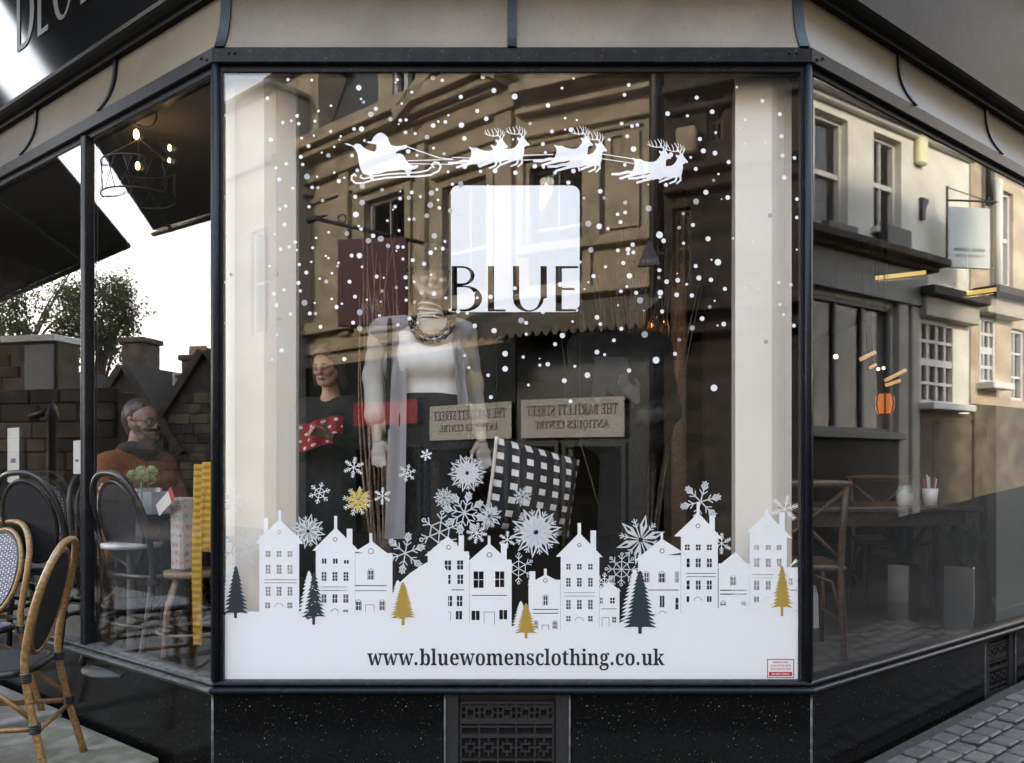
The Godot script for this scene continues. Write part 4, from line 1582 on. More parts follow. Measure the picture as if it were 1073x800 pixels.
# a flat band through points (local places), each piece a hair further back than the last
func band(st: SurfaceTool, pts: Array, w: float, z: float, taper := 1.0) -> void:
	for i in pts.size() - 1:
		var a: Vector2 = pts[i]
		var b: Vector2 = pts[i + 1]
		var n := (b - a).normalized().orthogonal()
		var d := (b - a).normalized() * w * 0.2
		var w0 := w * 0.5 * lerpf(1.0, taper, i / float(pts.size() - 1))
		var w1 := w * 0.5 * lerpf(1.0, taper, (i + 1) / float(pts.size() - 1))
		layer += 0.000004
		var zz := z - fmod(layer, 0.0004)
		quad(st, TC * Vector3(a.x - d.x - n.x * w0, a.y - d.y - n.y * w0, zz), TC * Vector3(b.x + d.x - n.x * w1, b.y + d.y - n.y * w1, zz), TC * Vector3(b.x + d.x + n.x * w1, b.y + d.y + n.y * w1, zz), TC * Vector3(a.x - d.x + n.x * w0, a.y - d.y + n.y * w0, zz))

func band_px(st: SurfaceTool, a: Array, w: float, z: float, ox := 0.0, oy := 0.0, s := 1.0, taper := 1.0) -> void:
	var pts := []
	for p in poly_px(a, ox, oy, s):
		pts.append(p)
	band(st, pts, w * 0.00385, z, taper)

func print_of(called: String, st: SurfaceTool, m: Material, label: String, category: String, group := "") -> MeshInstance3D:
	return solo(called, st, m, label, category, group)

func vinyl(key: String, c: Color) -> StandardMaterial3D:
	return mat(key, c, 0.55)

func build_decals() -> void:
	var white := vinyl("vinyl_white", lin(0.82, 0.82, 0.825))
	var grey := vinyl("vinyl_grey", lin(0.36, 0.37, 0.38))
	var flake := vinyl("vinyl_flake", lin(0.58, 0.60, 0.62))
	var navy := vinyl("vinyl_navy", lin(0.008, 0.024, 0.036))
	var gold := vinyl("vinyl_gold", lin(0.42, 0.27, 0.042))
	var ink := vinyl("vinyl_ink", lin(0.006, 0.006, 0.007))
	# ---------------- snow
	var rest := tool()
	for i in SNOW.size():
		var d: Array = SNOW[i]
		var z := -0.0335 - (i % 11) * 0.00004
		if i < 296:
			var st := tool()
			fill(st, [disc_px(d[0], d[1], d[2] * 0.86)], TC, z)
			print_of("snow_dot", st, grey if d[3] else white, "grey round snow dot printed on the middle pane" if d[3] else "white round snow dot printed on the middle pane", "snow dot", "grey snow dots on the pane" if d[3] else "white snow dots on the pane")
		else:
			fill(rest, [disc_px(d[0], d[1], d[2] * 0.86, 10)], TC, z)
	var o := print_of("snow_specks", rest, white, "tiny white snow specks scattered over the middle pane", "snow")
	o.set_meta("kind", "stuff")
	# ---------------- sleigh
	var st := tool()
	fill(st, [poly_px([55, 180, 100, 188, 140, 205, 165, 185, 205, 190, 240, 225, 290, 250, 340, 262, 355, 240, 358, 195, 320, 187, 275, 180, 268, 165, 310, 165, 330, 125, 365, 92, 400, 82, 435, 98, 465, 130, 475, 165, 490, 195, 540, 210, 590, 205, 635, 195, 655, 215, 630, 235, 580, 245, 545, 262, 538, 280, 575, 275, 605, 290, 630, 330, 665, 375, 700, 392, 745, 385, 752, 400, 720, 425, 680, 432, 640, 441, 600, 430, 540, 438, 460, 445, 380, 468, 330, 475, 270, 481, 230, 465, 205, 420, 190, 350, 180, 280, 155, 235, 130, 212, 80, 198], 355, 130, 8.94)], TC, -0.0352)
	for r in [[[165, 490, 150, 470, 125, 490, 125, 525, 160, 555, 230, 555, 320, 528, 450, 505, 600, 495, 750, 492, 860, 480, 940, 440, 960, 400, 940, 365, 900, 358, 875, 385, 895, 410], 1.9], [[215, 480, 205, 500, 240, 515, 330, 490, 480, 470, 650, 462, 760, 452, 840, 435, 870, 405], 1.6], [[300, 470, 320, 525], 4.0], [[640, 435, 660, 492], 3.6], [[680, 430, 650, 490], 2.0], [[650, 215, 760, 255, 950, 320, 1073, 331], 1.1], [[650, 345, 1073, 334], 0.9], [[660, 374, 1073, 379], 0.9]]:
		band_px(st, r[0], r[1], -0.0356, 355, 130, 8.94)
	fill(st, [disc_px(355 + 245 / 8.94, 130 + 158 / 8.94, 1.5)], TC, -0.0351)
	print_of("sleigh_print", st, white, "white print of a man in a sleigh with curled runners", "window print")
	# ---------------- three pairs of reindeer
	for p in [[465, 125, 0, 0, 242, -22, "white print of two leaping reindeer nearest the sleigh"], [555, 125, -8, -22, 160, 62, "white print of the middle pair of leaping reindeer"], [635, 135, 12, 18, 190, 46, "white print of the leading pair of reindeer with spread antlers"]]:
		st = tool()
		for k in 2:
			reindeer(st, p[0], p[1], 10.73, p[2] + (p[4] if k else 0), p[3] + (p[5] if k else 0), -0.0352 - 0.0005 * k)
		print_of("reindeer_print", st, white, p[6], "window print", "reindeer prints")
	st = tool()
	for r in [[[474, 165, 500, 166, 520, 168], 0.9], [[474, 171, 505, 172], 0.9], [[546, 163, 580, 162], 1.1], [[546, 168, 580, 167], 0.9], [[628, 161, 666, 167], 0.9], [[628, 166, 668, 172], 0.9]]:
		band_px(st, r[0], r[1], -0.0358)
	print_of("rein_print", st, white, "thin white lines of reins between the reindeer", "window print")
	# ---------------- badge with the shop's name cut out of it
	var sq := PackedVector2Array()
	for c in [[599.5, 203, 0], [481, 203, 1], [481, 319, 2], [599.5, 319, 3]]:
		for i in 6:
			var a: float = (c[2] + i / 5.0) * PI / 2
			var q := dp(c[0] + 8.5 * cos(a), c[1] - 8.5 * sin(a))
			sq.append(q)
	var loops := [sq]
	var b0 := dp(473.6, 326.6)
	var b1 := dp(607.0, 279.0)
	for g in blue_letters():
		for l in g:
			var pl := PackedVector2Array()
			for v in l:
				pl.append(Vector2(lerpf(b0.x, b1.x, v.x / 2.03), lerpf(b0.y, b1.y, v.y)))
			loops.append(pl)
	# the lower corners are cut by the letters, so the sheet ends square there
	for i in sq.size():
		if sq[i].y < dp(0, 318.9).y:
			sq[i] = Vector2(sq[i].x, sq[i].y)
	loops[0] = PackedVector2Array([dp(473, 327.2), dp(473, 203)])
	for i in range(11, -1, -1):
		loops[0].append(sq[i])
	loops[0].append(dp(607.8, 320))
	loops[0].append(dp(603, 327.2))
	st = tool()
	fill(st, loops, TC, -0.0362)
	print_of("name_badge", st, white, "large white rounded square with the shop name cut out", "window print")
	# ---------------- web address
	var web := thing("web_address", "black serif web address printed on the white snow", "lettering")
	var c := dp(541, 691.5)
	lettering("lettering", "www.bluewomensclothing.co.uk", "Droid Serif", 700, 312 * 0.00385, 23 * 0.00385, TC * Transform3D(Basis(), Vector3(c.x, c.y, -0.0385)), ink, web, 0.0003)
	# ---------------- warning label
	var lab := thing("warning_label", "small red and white label in the pane corner", "label")
	st = tool()
	fill(st, [rect_px(804, 690.5, 833.5, 711.5)], TC, -0.0388)
	part("paper", st, white, lab)
	var red := vinyl("vinyl_red", lin(0.5, 0.03, 0.03))
	st = tool()
	fill(st, [rect_px(804.6, 691, 833, 711), rect_px(805.5, 692, 832, 710)], TC, -0.0386)
	part("border", st, red, lab)
	st = tool()
	fill(st, [rect_px(806.5, 704.5, 831, 709)], TC, -0.0386)
	part("red_strip", st, red, lab)
	for t in [["WARNING SECURITY", 694.5, 16.0, red], ["GLASS FITTED WITH", 698, 21.0, red], ["ANTI SHATTER FILM", 701.5, 21.0, red], ["DO NOT TOUCH", 706.8, 18.0, white]]:
		var q := dp(818.7, t[1])
		lettering("lettering", t[0], "Droid Sans", 700, t[2] * 0.00385, 2.0 * 0.00385, TC * Transform3D(Basis(), Vector3(q.x, q.y, -0.0385)), t[3], lab, 0.0001)
	# ---------------- snow bank
	st = tool()
	fill(st, [poly_px([231.5, 718, 231.5, 646, 262, 641, 290, 643, 318, 643, 322, 650, 345, 642, 375, 642, 405, 642, 412, 648, 440, 650, 465, 652, 500, 653, 540, 657, 560, 662, 600, 661, 640, 658, 655, 651, 690, 644, 720, 642, 760, 637, 800, 637, 837, 641, 837, 714, 640, 715, 430, 717])], TC, -0.0391)
	print_of("snow_bank", st, white, "broad white snow bank along the foot of the pane", "window print")
	st = tool()
	fill(st, [poly_px([404, 645, 409, 628, 418, 612, 430, 601, 447, 590, 462, 588, 470, 600, 470, 653, 440, 651])], TC, -0.03902)
	print_of("snow_hill", st, white, "white snow hill rising beside the paper houses", "window print")
	# ---------------- houses
	var hs := "paper cut house prints"
	house(225, 520, 4, [188, 165, 355, 500], [168, 200, 272, 97, 375, 200], [[267, 60, 279, 112], [206, 92, 225, 165]], [272, 152, 8], [[213, 230, 236, 257, 2, 2], [259, 230, 282, 257, 2, 2], [305, 230, 328, 257, 2, 2], [213, 288, 236, 328, 2, 3], [259, 288, 282, 328, 2, 3], [305, 288, 328, 328, 2, 3], [213, 380, 236, 420, 2, 3], [259, 380, 282, 420, 2, 3], [305, 380, 328, 420, 2, 3], [211, 446, 235, 472, 2, 2], [304, 446, 328, 472, 2, 2]], [], [[205, 350, 345, 353], [205, 363, 345, 366]], [250, 446, 288, 490], "tall white paper house print over the cream column")
	house(320, 520, 5, [56, 262, 262, 622], [38, 287, 160, 165, 290, 295], [[152, 105, 168, 180], [218, 172, 248, 270]], [158, 228, 11], [[87, 327, 113, 357, 2, 1], [145, 327, 172, 357, 2, 1], [202, 335, 230, 357, 2, 1], [85, 398, 113, 447, 2, 3], [142, 398, 170, 447, 2, 3], [200, 398, 228, 447, 2, 3], [85, 515, 112, 562, 2, 2], [142, 515, 170, 562, 2, 2], [199, 515, 228, 562, 2, 2], [198, 595, 226, 611, 2, 1]], [], [[80, 476, 218, 479], [80, 494, 218, 497]], [134, 597, 176, 612], "white four storey paper house print beside the frosted tree")
	house(320, 520, 5, [263, 300, 458, 625], [262, 292, 350, 237, 466, 328], [[337, 195, 352, 250]], [345, 290, 15], [], [[327, 380, 362, 442], [262, 543, 297, 602], [388, 543, 420, 602]], [[258, 468, 427, 473], [258, 495, 427, 499]], [315, 570, 363, 618, 1], "white low paper house print beside the large gold tree")
	house(420, 460, 3.636, [104, 430, 262, 705], [92, 446, 180, 372, 268, 452], [[222, 368, 242, 430]], [184, 414, 9], [[168, 463, 194, 503, 2, 2], [215, 463, 240, 500, 2, 2], [170, 517, 192, 555, 2, 2], [216, 517, 240, 555, 2, 2], [175, 598, 198, 640, 2, 2], [214, 598, 237, 640, 2, 2], [210, 656, 236, 690, 2, 1]], [], [[195, 575, 243, 578]], [168, 660, 192, 692, 1], "white paper house print under the lattice snowflake")
	house(420, 460, 3.636, [263, 462, 424, 725], [256, 470, 338, 398, 434, 484], [[333, 370, 343, 412], [383, 400, 405, 460]], [339, 443, 10], [[278, 505, 318, 570, 2, 2], [360, 505, 397, 567, 2, 2], [270, 655, 303, 693, 2, 1], [376, 652, 408, 690, 2, 1]], [], [[272, 596, 405, 599]], [318, 660, 360, 714, 1], "white paper house print with wide windows below the cushion")
	house(530, 500, 4.444, [108, 480, 257, 725], [100, 503, 187, 455, 262, 494], [[180, 428, 193, 468], [112, 440, 140, 495]], [187, 483, 10], [], [[175, 548, 200, 600], [220, 668, 243, 710], [133, 668, 153, 710]], [[128, 616, 248, 620], [128, 634, 248, 638]], [170, 690, 203, 712, 1], "smallest white paper house print behind the little gold tree")
	house(530, 500, 4.444, [258, 360, 438, 725], [235, 372, 345, 260, 454, 374], [[337, 215, 353, 275], [397, 250, 423, 350]], [345, 318, 9], [[283, 405, 305, 433, 2, 2], [333, 405, 357, 433, 2, 2], [385, 405, 408, 433, 2, 2], [283, 470, 305, 513, 2, 3], [333, 470, 357, 513, 2, 3], [385, 470, 408, 513, 2, 3], [283, 573, 305, 618, 2, 3], [333, 573, 357, 618, 2, 3], [385, 573, 408, 618, 2, 3], [283, 647, 305, 675, 2, 2], [385, 647, 408, 675, 2, 2]], [], [[272, 539, 418, 541], [272, 555, 418, 557]], [323, 650, 365, 705], "tall white paper house print with steep gable beside the wheel snowflake")
	house(530, 500, 4.444, [439, 520, 532, 720], [439, 528, 482, 486, 540, 534], [], [], [[440, 562, 455, 592, 2, 2], [487, 562, 511, 592, 2, 2], [497, 652, 518, 680, 2, 2]], [], [[448, 614, 518, 617]], [450, 655, 485, 700, 1], "little white paper lean-to print behind the large dark tree")
	house(640, 500, 4.446, [130, 365, 329, 640], [112, 392, 240, 288, 340, 352], [[235, 262, 247, 305]], [242, 346, 11], [[230, 553, 254, 610, 2, 1], [303, 563, 320, 620, 1, 2]], [[157, 440, 183, 495], [225, 440, 257, 495], [302, 440, 320, 495]], [[178, 526, 318, 530]], [225, 622, 262, 645], "white paper house print with arched windows over the large dark tree")
	house(640, 500, 4.446, [330, 260, 502, 632], [297, 277, 412, 168, 524, 290], [[403, 120, 417, 185], [463, 180, 488, 260]], [409, 228, 10], [[347, 315, 372, 343, 2, 2], [398, 315, 423, 343, 2, 2], [450, 315, 475, 343, 2, 2], [355, 380, 372, 423, 1, 2], [398, 380, 423, 423, 2, 2], [450, 380, 475, 423, 2, 2], [355, 482, 372, 527, 1, 2], [398, 482, 423, 527, 2, 2], [450, 482, 475, 527, 2, 2], [355, 555, 370, 585, 1, 1], [450, 555, 474, 585, 2, 1]], [], [[355, 449, 492, 452], [355, 464, 492, 467]], [390, 556, 428, 612], "tallest white paper house print with a six armed snowflake behind its spire")
	house(730, 500, 3.633, [86, 330, 204, 510], [78, 345, 150, 286, 210, 350], [], [], [], [[130, 375, 155, 415], [92, 472, 115, 492], [172, 472, 190, 492]], [[92, 430, 193, 434], [92, 445, 193, 449]], [], "low white paper house print between two tall ones by the column")
	house(730, 500, 3.633, [205, 215, 346, 510], [192, 210, 272, 138, 368, 234], [[318, 135, 338, 215], [262, 122, 276, 150]], [268, 188, 9], [[220, 258, 242, 280, 2, 1], [265, 258, 286, 280, 2, 1], [307, 258, 327, 280, 2, 1], [220, 310, 242, 345, 2, 2], [265, 310, 286, 345, 2, 2], [307, 310, 327, 345, 2, 2], [220, 395, 242, 432, 2, 2], [265, 395, 286, 432, 2, 2], [220, 455, 241, 478, 2, 1]], [], [[212, 371, 340, 374], [212, 383, 340, 385]], [258, 455, 290, 490], "white paper house print before the column behind the speckled gold tree")
	house(730, 500, 3.633, [347, 345, 388, 510], [347, 350, 380, 312, 388, 322], [], [], [[352, 385, 368, 412, 2, 2]], [], [[350, 430, 386, 433]], [], "sliver of a white paper house print at the pane edge")
	# ---------------- fir trees, each over a white one that peeps out beside it
	for t in [[233, 262, 593, 643, 648, navy, "dark blue fir tree print at the end of the house row", 9, 0], [316, 343, 600, 647, 655, navy, "frosted dark blue fir tree print with a long trunk", 9, 1], [408, 437.5, 610, 648, 655.5, gold, "large gold fir tree print before the snow hill", 10, 0], [539, 564.5, 632, 664, 669.5, gold, "small gold fir tree print before the smallest house", 8, 0], [652, 690.5, 598, 658, 664.5, navy, "largest dark blue green fir tree print", 11, 0], [808.5, 832, 593, 637, 646, gold, "speckled gold fir tree print beside the column", 9, 1]]:
		st = tool()
		conifer(st, t[0] - 6, t[1] - 5, t[2] - 2, t[3], -0.0383, t[7])
		print_of("fir_print", st, white, "white fir shadow behind the " + t[6].replace(" print", "").get_slice(" with", 0).get_slice(" at", 0), "window print", "white firs behind coloured firs")
		st = tool()
		conifer(st, t[0], t[1], t[2], t[3], -0.0380, t[7])
		var mx: float = (t[0] + t[1]) / 2
		var tw: float = (t[1] - t[0]) * 0.04 + 0.4
		fill(st, [rect_px(mx - tw, t[3] - 2, mx + tw, t[4])], TC, -0.0381)
		var fir := print_of("fir_print", st, t[5], t[6], "window print", "fir tree prints")
		if t[8]:
			st = tool()
			for k in 26:
				var f := rng.randf()
				var hw: float = (t[1] - t[0]) * 0.5 * (0.15 + 0.75 * f)
				var q := Vector2(mx + rng.randf_range(-hw, hw), lerpf(t[2] + 4, t[3] - 3, f))
				var dx := 1.8 * signf(q.x - mx)
				band_px(st, [q.x, q.y, q.x + dx, q.y + 1.2], 0.5, -0.0376)
			part("frost", st, white if t[5] == navy else mat("vinyl_gold_dark", lin(0.3, 0.19, 0.03), 0.55), fir)
	# ---------------- snowflakes: x, y, radius, arms, kind
	var fl := [[335, 517, 11, 6, 2, "round tipped white snowflake over the woman's skirt"], [371, 490, 11, 6, 1, "white snowflake before the mannequin's hand"], [401, 520, 9, 6, 1, "white snowflake beside the gold star"], [427, 496, 9, 6, 2, "open white snowflake over the long grey cardigan"], [447, 477, 6, 6, 1, "tiniest white snowflake on the dark shop"], [323, 557, 19, 8, 0, "eight petalled snowflake beside the house spire"], [490, 496, 21, 10, 0, "large ten petalled snowflake beside the cushion"], [466, 522, 12, 7, 0, "small petalled snowflake under the ten petalled one"], [487, 538, 23, 8, 1, "wide thin lined snowflake above the lattice one"], [513, 541, 15, 6, 0, "petalled snowflake across the cushion's white edge"], [548, 521, 11, 6, 0, "small star snowflake on the checked cushion"], [562, 558, 28, 10, 0, "largest ten petalled snowflake below the cushion"], [461, 558, 22, 6, 2, "lattice snowflake behind a gable"], [425, 580, 22, 6, 1, "feathery snowflake behind the snow hill"], [544, 596, 16, 6, 2, "snowflake half hidden behind the smallest house"], [500, 559, 11, 8, 1, "small spiky snowflake behind the chimney"], [652, 597, 17, 8, 2, "wheel shaped snowflake behind the large dark tree"], [672, 566, 27, 6, 0, "lotus shaped snowflake behind the arched window house"], [735, 526, 22, 6, 1, "six armed snowflake behind the tallest spire"], [757, 570, 11, 6, 1, "small snowflake at the tallest house's eave"], [823, 534, 15, 6, 1, "snowflake across the column's edge"], [241, 526, 14, 8, 1, "spiky snowflake on the bright column edge"], [252, 577, 20, 6, 2, "big faint snowflake on the bright column"], [634, 612, 11, 8, 2, "small ring snowflake beside the tall house"], [532, 566, 9, 6, 1, "small snowflake in the cushion's lower corner"]]
	var zk := 0
	for f in fl:
		st = tool()
		zk += 1
		snowflake(st, f[0], f[1], f[2], f[3], f[4], -0.0393 - 0.00006 * (zk % 9), rng.randf() * 0.3)
		print_of("snowflake_print", st, flake if f[4] == 0 or f[2] > 15 else white, f[5], "snowflake", "snowflake prints")
	st = tool()
	snowflake(st, 376, 524, 15, 8, 3, -0.0368, 0.1)
	print_of("star_print", st, mat("vinyl_star", lin(0.62, 0.47, 0.12), 0.5), "gold eight pointed star print under the mannequin's hand", "window print")
	st = tool()
	snowflake(st, 374, 526, 15, 8, 1, -0.0384, 0.3)
	print_of("snowflake_print", st, white, "white snowflake behind the gold star", "snowflake", "snowflake prints")

func reindeer(st: SurfaceTool, ox: float, oy: float, s: float, dx: float, dy: float, z: float) -> void:
	var x := ox + dx / s
	var y := oy + dy / s
	fill(st, [poly_px([285, 310, 300, 312, 326, 324, 375, 322, 420, 346, 480, 358, 530, 356, 562, 340, 595, 300, 606, 270, 586, 243, 592, 228, 622, 240, 634, 222, 664, 222, 676, 244, 700, 280, 728, 308, 720, 324, 690, 322, 668, 342, 665, 400, 655, 450, 627, 482, 560, 487, 480, 482, 400, 502, 330, 505, 262, 500, 300, 440, 316, 390, 312, 350], x, y, s)], TC, z)
	for l in [[[330, 478, 230, 470, 150, 492, 60, 494], 3.2], [[340, 490, 240, 515, 150, 543], 3.0], [[560, 476, 480, 505, 405, 537], 2.6], [[600, 470, 585, 525, 520, 552], 2.3], [[640, 465, 642, 515, 598, 555], 2.1]]:
		band_px(st, l[0], l[1], z - 0.0001, x, y, s, 0.75)
	for a in [[[650, 222, 622, 188, 560, 192, 505, 182, 462, 158], 1.2], [[662, 222, 676, 190, 690, 178, 686, 150], 1.1], [[622, 188, 606, 150, 575, 100], 1.1], [[600, 190, 622, 140, 612, 100], 1.0], [[562, 192, 560, 150, 542, 112], 1.0], [[530, 188, 512, 150, 496, 115], 1.0], [[500, 180, 478, 150, 470, 122], 0.9], [[640, 200, 652, 160, 640, 112], 1.0], [[676, 190, 668, 150, 672, 125], 0.9]]:
		band_px(st, a[0], a[1], z - 0.00005, x, y, s, 0.5)

func house(ox: float, oy: float, s: float, body: Array, gable: Array, stacks: Array, ring: Array, wins: Array, arches: Array, lines: Array, door: Array, label: String) -> void:
	var outline := poly_px([body[0], body[3], body[2], body[3], body[2], body[1], body[0], body[1]], ox, oy, s)
	var add := [poly_px(gable, ox, oy, s)]
	for k in stacks:
		add.append(poly_px([k[0], k[3], k[2], k[3], k[2], k[1], k[0], k[1]], ox, oy, s))
	for a in add:
		var best := outline
		var size := 0
		for m in Geometry2D.merge_polygons(outline, a):
			if m.size() > size and not Geometry2D.is_polygon_clockwise(m):
				best = m
				size = m.size()
		outline = best
	var loops := [outline]
	if ring:
		var cx: float = ox + ring[0] / s
		var cy: float = oy + ring[1] / s
		loops.append(disc_px(cx, cy, ring[2] / s + 0.1, 12))
		loops.append(disc_px(cx, cy, ring[2] / s - 0.6, 12))
	for w in wins:
		var wx: float = (w[2] - w[0]) / float(w[4])
		var wy: float = (w[3] - w[1]) / float(w[5])
		for i in w[4]:
			for j in w[5]:
				var m := 0.32 * s
				loops.append(poly_px([w[0] + wx * i + m, w[1] + wy * (j + 1) - m, w[0] + wx * (i + 1) - m, w[1] + wy * (j + 1) - m, w[0] + wx * (i + 1) - m, w[1] + wy * j + m, w[0] + wx * i + m, w[1] + wy * j + m], ox, oy, s))
	for a in arches:
		var x0: float = ox + a[0] / s
		var x1: float = ox + a[2] / s
		var y0: float = oy + a[1] / s
		var y1: float = oy + a[3] / s
		# an outline with four lights inside it
		loops.append(arch_px(x0, y0, x1, y1))
		loops.append(arch_px(x0 + 0.45, y0 + 0.45, x1 - 0.45, y1 - 0.05))
		var mx := (x0 + x1) / 2
		var my := lerpf(y0, y1, 0.55)
		for q in [[x0 + 1.0, mx - 0.3], [mx + 0.3, x1 - 1.0]]:
			loops.append(rect_px(q[0], my + 0.3, q[1], y1 - 0.7))
			loops.append(rect_px(q[0], y0 + (x1 - x0) * 0.32, q[1], my - 0.3))
	for l in lines:
		loops.append(rect_px(ox + l[0] / s, oy + l[1] / s, ox + l[2] / s, oy + l[3] / s))
	if door.size() >= 4:
		var x0: float = ox + door[0] / s
		var x1: float = ox + door[2] / s
		var y0: float = oy + door[1] / s
		var y1: float = oy + door[3] / s
		if door.size() == 5:
			loops.append(rect_px(x0, y0, x1, y1))
			loops.append(rect_px(x0 + 0.5, y0 + 0.5, x1 - 0.5, y1 - 0.01))
		else:
			var up := minf(y1, y0 + (x1 - x0) * 0.5 + 0.6)
			var p := PackedVector2Array()
			var r0 := (x1 - x0) / 2
			for i in 9:
				p.append(dp((x0 + x1) / 2 + r0 * cos(PI * i / 8.0), up - r0 * sin(PI * i / 8.0)))
			for i in range(8, -1, -1):
				p.append(dp((x0 + x1) / 2 + (r0 - 0.5) * cos(PI * i / 8.0), up - (r0 - 0.5) * sin(PI * i / 8.0)))
			loops.append(p)
	var st := tool()
	layer += 0.00003
	fill(st, loops, TC, -0.0385 - fmod(layer, 0.0004))
	print_of("house_print", st, mats.vinyl_white, label, "window print", "paper cut house prints")

func conifer(st: SurfaceTool, x0: float, x1: float, y0: float, y1: float, z: float, tiers: int) -> void:
	var mx := (x0 + x1) / 2
	var hw := (x1 - x0) / 2
	var right := [mx, y0]
	var left := []
	var n := int(tiers * 1.4)
	for i in n:
		var t := (i + 1.0) / n
		var w := hw * (0.08 + 0.92 * pow(t, 0.85)) * rng.randf_range(0.86, 1.0)
		var y := lerpf(y0, y1, t)
		var step := (y1 - y0) / n
		right.append_array([mx + w, y + rng.randf_range(-0.2, 0.2) * step])
		if i < n - 1:
			right.append_array([mx + w * 0.58, y - 0.05 * step])
		var w2 := hw * (0.08 + 0.92 * pow(t, 0.85)) * rng.randf_range(0.86, 1.0)
		var l2 := [mx - w2, y + rng.randf_range(-0.2, 0.2) * step]
		if i < n - 1:
			l2 = l2 + [mx - w2 * 0.58, y - 0.05 * step]
		left.append(l2)
	var pts := right.duplicate()
	pts.append_array([mx + hw * 0.3, y1 - 0.8, mx, y1, mx - hw * 0.3, y1 - 0.8])
	for i in range(left.size() - 1, -1, -1):
		var l: Array = left[i]
		if l.size() == 4:
			pts.append_array([l[2], l[3], l[0], l[1]] if false else [l[2], l[3]])
			pts.insert(pts.size() - 2, l[1])
			pts.insert(pts.size() - 3, l[0])
			# outer tip first would cross; keep tip after notch going up
			var m := pts.size()
			var tip := [pts[m - 4], pts[m - 3]]
			var notch := [pts[m - 2], pts[m - 1]]
			pts[m - 4] = notch[0]
			pts[m - 3] = notch[1]
			pts[m - 2] = tip[0]
			pts[m - 1] = tip[1]
		else:
			pts.append_array([l[0], l[1]])
	fill(st, [poly_px(pts)], TC, z)

# kinds: 0 petals, 1 feathered arms, 2 lattice with rings, 3 solid star
func snowflake(st: SurfaceTool, x: float, y: float, r: float, arms: int, kind: int, z: float, turn: float) -> void:
	for k in arms:
		var a := turn + TAU * k / arms - PI / 2
		var d := Vector2(cos(a), sin(a))
		var n := d.orthogonal()
		var at := func(t: float, s: float) -> Vector2:
			var q := Vector2(x, y) + d * (r * t) + n * (r * s)
			return dp(q.x, q.y)
		var w := maxf(0.75, r * 0.055) * 0.00385
		if kind == 0 or kind == 3:
			var p := [at.call(0.08, 0.0), at.call(0.55, 0.15), at.call(1.0, 0.0), at.call(0.55, -0.15)]
			var loops := [PackedVector2Array(p)]
			if kind == 0 and r > 10:
				loops.append(PackedVector2Array([at.call(0.5, 0.015), at.call(0.62, 0.05), at.call(0.85, 0.0), at.call(0.62, -0.05), at.call(0.5, -0.015)]))
			layer += 0.000004
			fill(st, loops, TC, z - fmod(layer, 0.0001))
			var b := a + PI / arms
			var e := Vector2(cos(b), sin(b))
			var m := e.orthogonal()
			var f := func(t: float, s: float) -> Vector2:
				var q := Vector2(x, y) + e * (r * t) + m * (r * s)
				return dp(q.x, q.y)
			band(st, [f.call(0.1, 0.0), f.call(0.85 if kind == 0 else 0.6, 0.0)], w * 0.8, z)
			if kind == 0:
				for t in [0.5, 0.66]:
					for s in [-1, 1]:
						band(st, [f.call(t, 0.0), f.call(t + 0.13, 0.1 * s)], w * 0.8, z)
		elif kind == 1:
			band(st, [at.call(0.0, 0.0), at.call(1.0, 0.0)], w, z)
			for t in [0.35, 0.55, 0.75]:
				for s in [-1, 1]:
					band(st, [at.call(t, 0.0), at.call(t + 0.2, 0.2 * s * (1.15 - t * 0.6))], w * 0.9, z)
			if r > 17:
				for s in [-1, 1]:
					var p := [at.call(0.62, 0.0), at.call(0.8, 0.13 * s), at.call(1.0, 0.0)]
					band(st, p, w * 0.9, z)
		else:
			band(st, [at.call(0.0, 0.0), at.call(0.88, 0.0)], w, z)
			var b := a + TAU / arms
			var e := Vector2(cos(b), sin(b))
			var q2 := Vector2(x, y) + e * r * 0.5
			band(st, [at.call(0.5, 0.0), dp(q2.x, q2.y)], w, z)
			for s in [-1, 1]:
				band(st, [at.call(0.62, 0.0), at.call(0.84, 0.22 * s)], w, z)
			var c := Vector2(x, y) + d * r * 0.94
			layer += 0.000004
			fill(st, [disc_px(c.x, c.y, r * 0.11, 8), disc_px(c.x, c.y, r * 0.05, 8)], TC, z - fmod(layer, 0.0001))
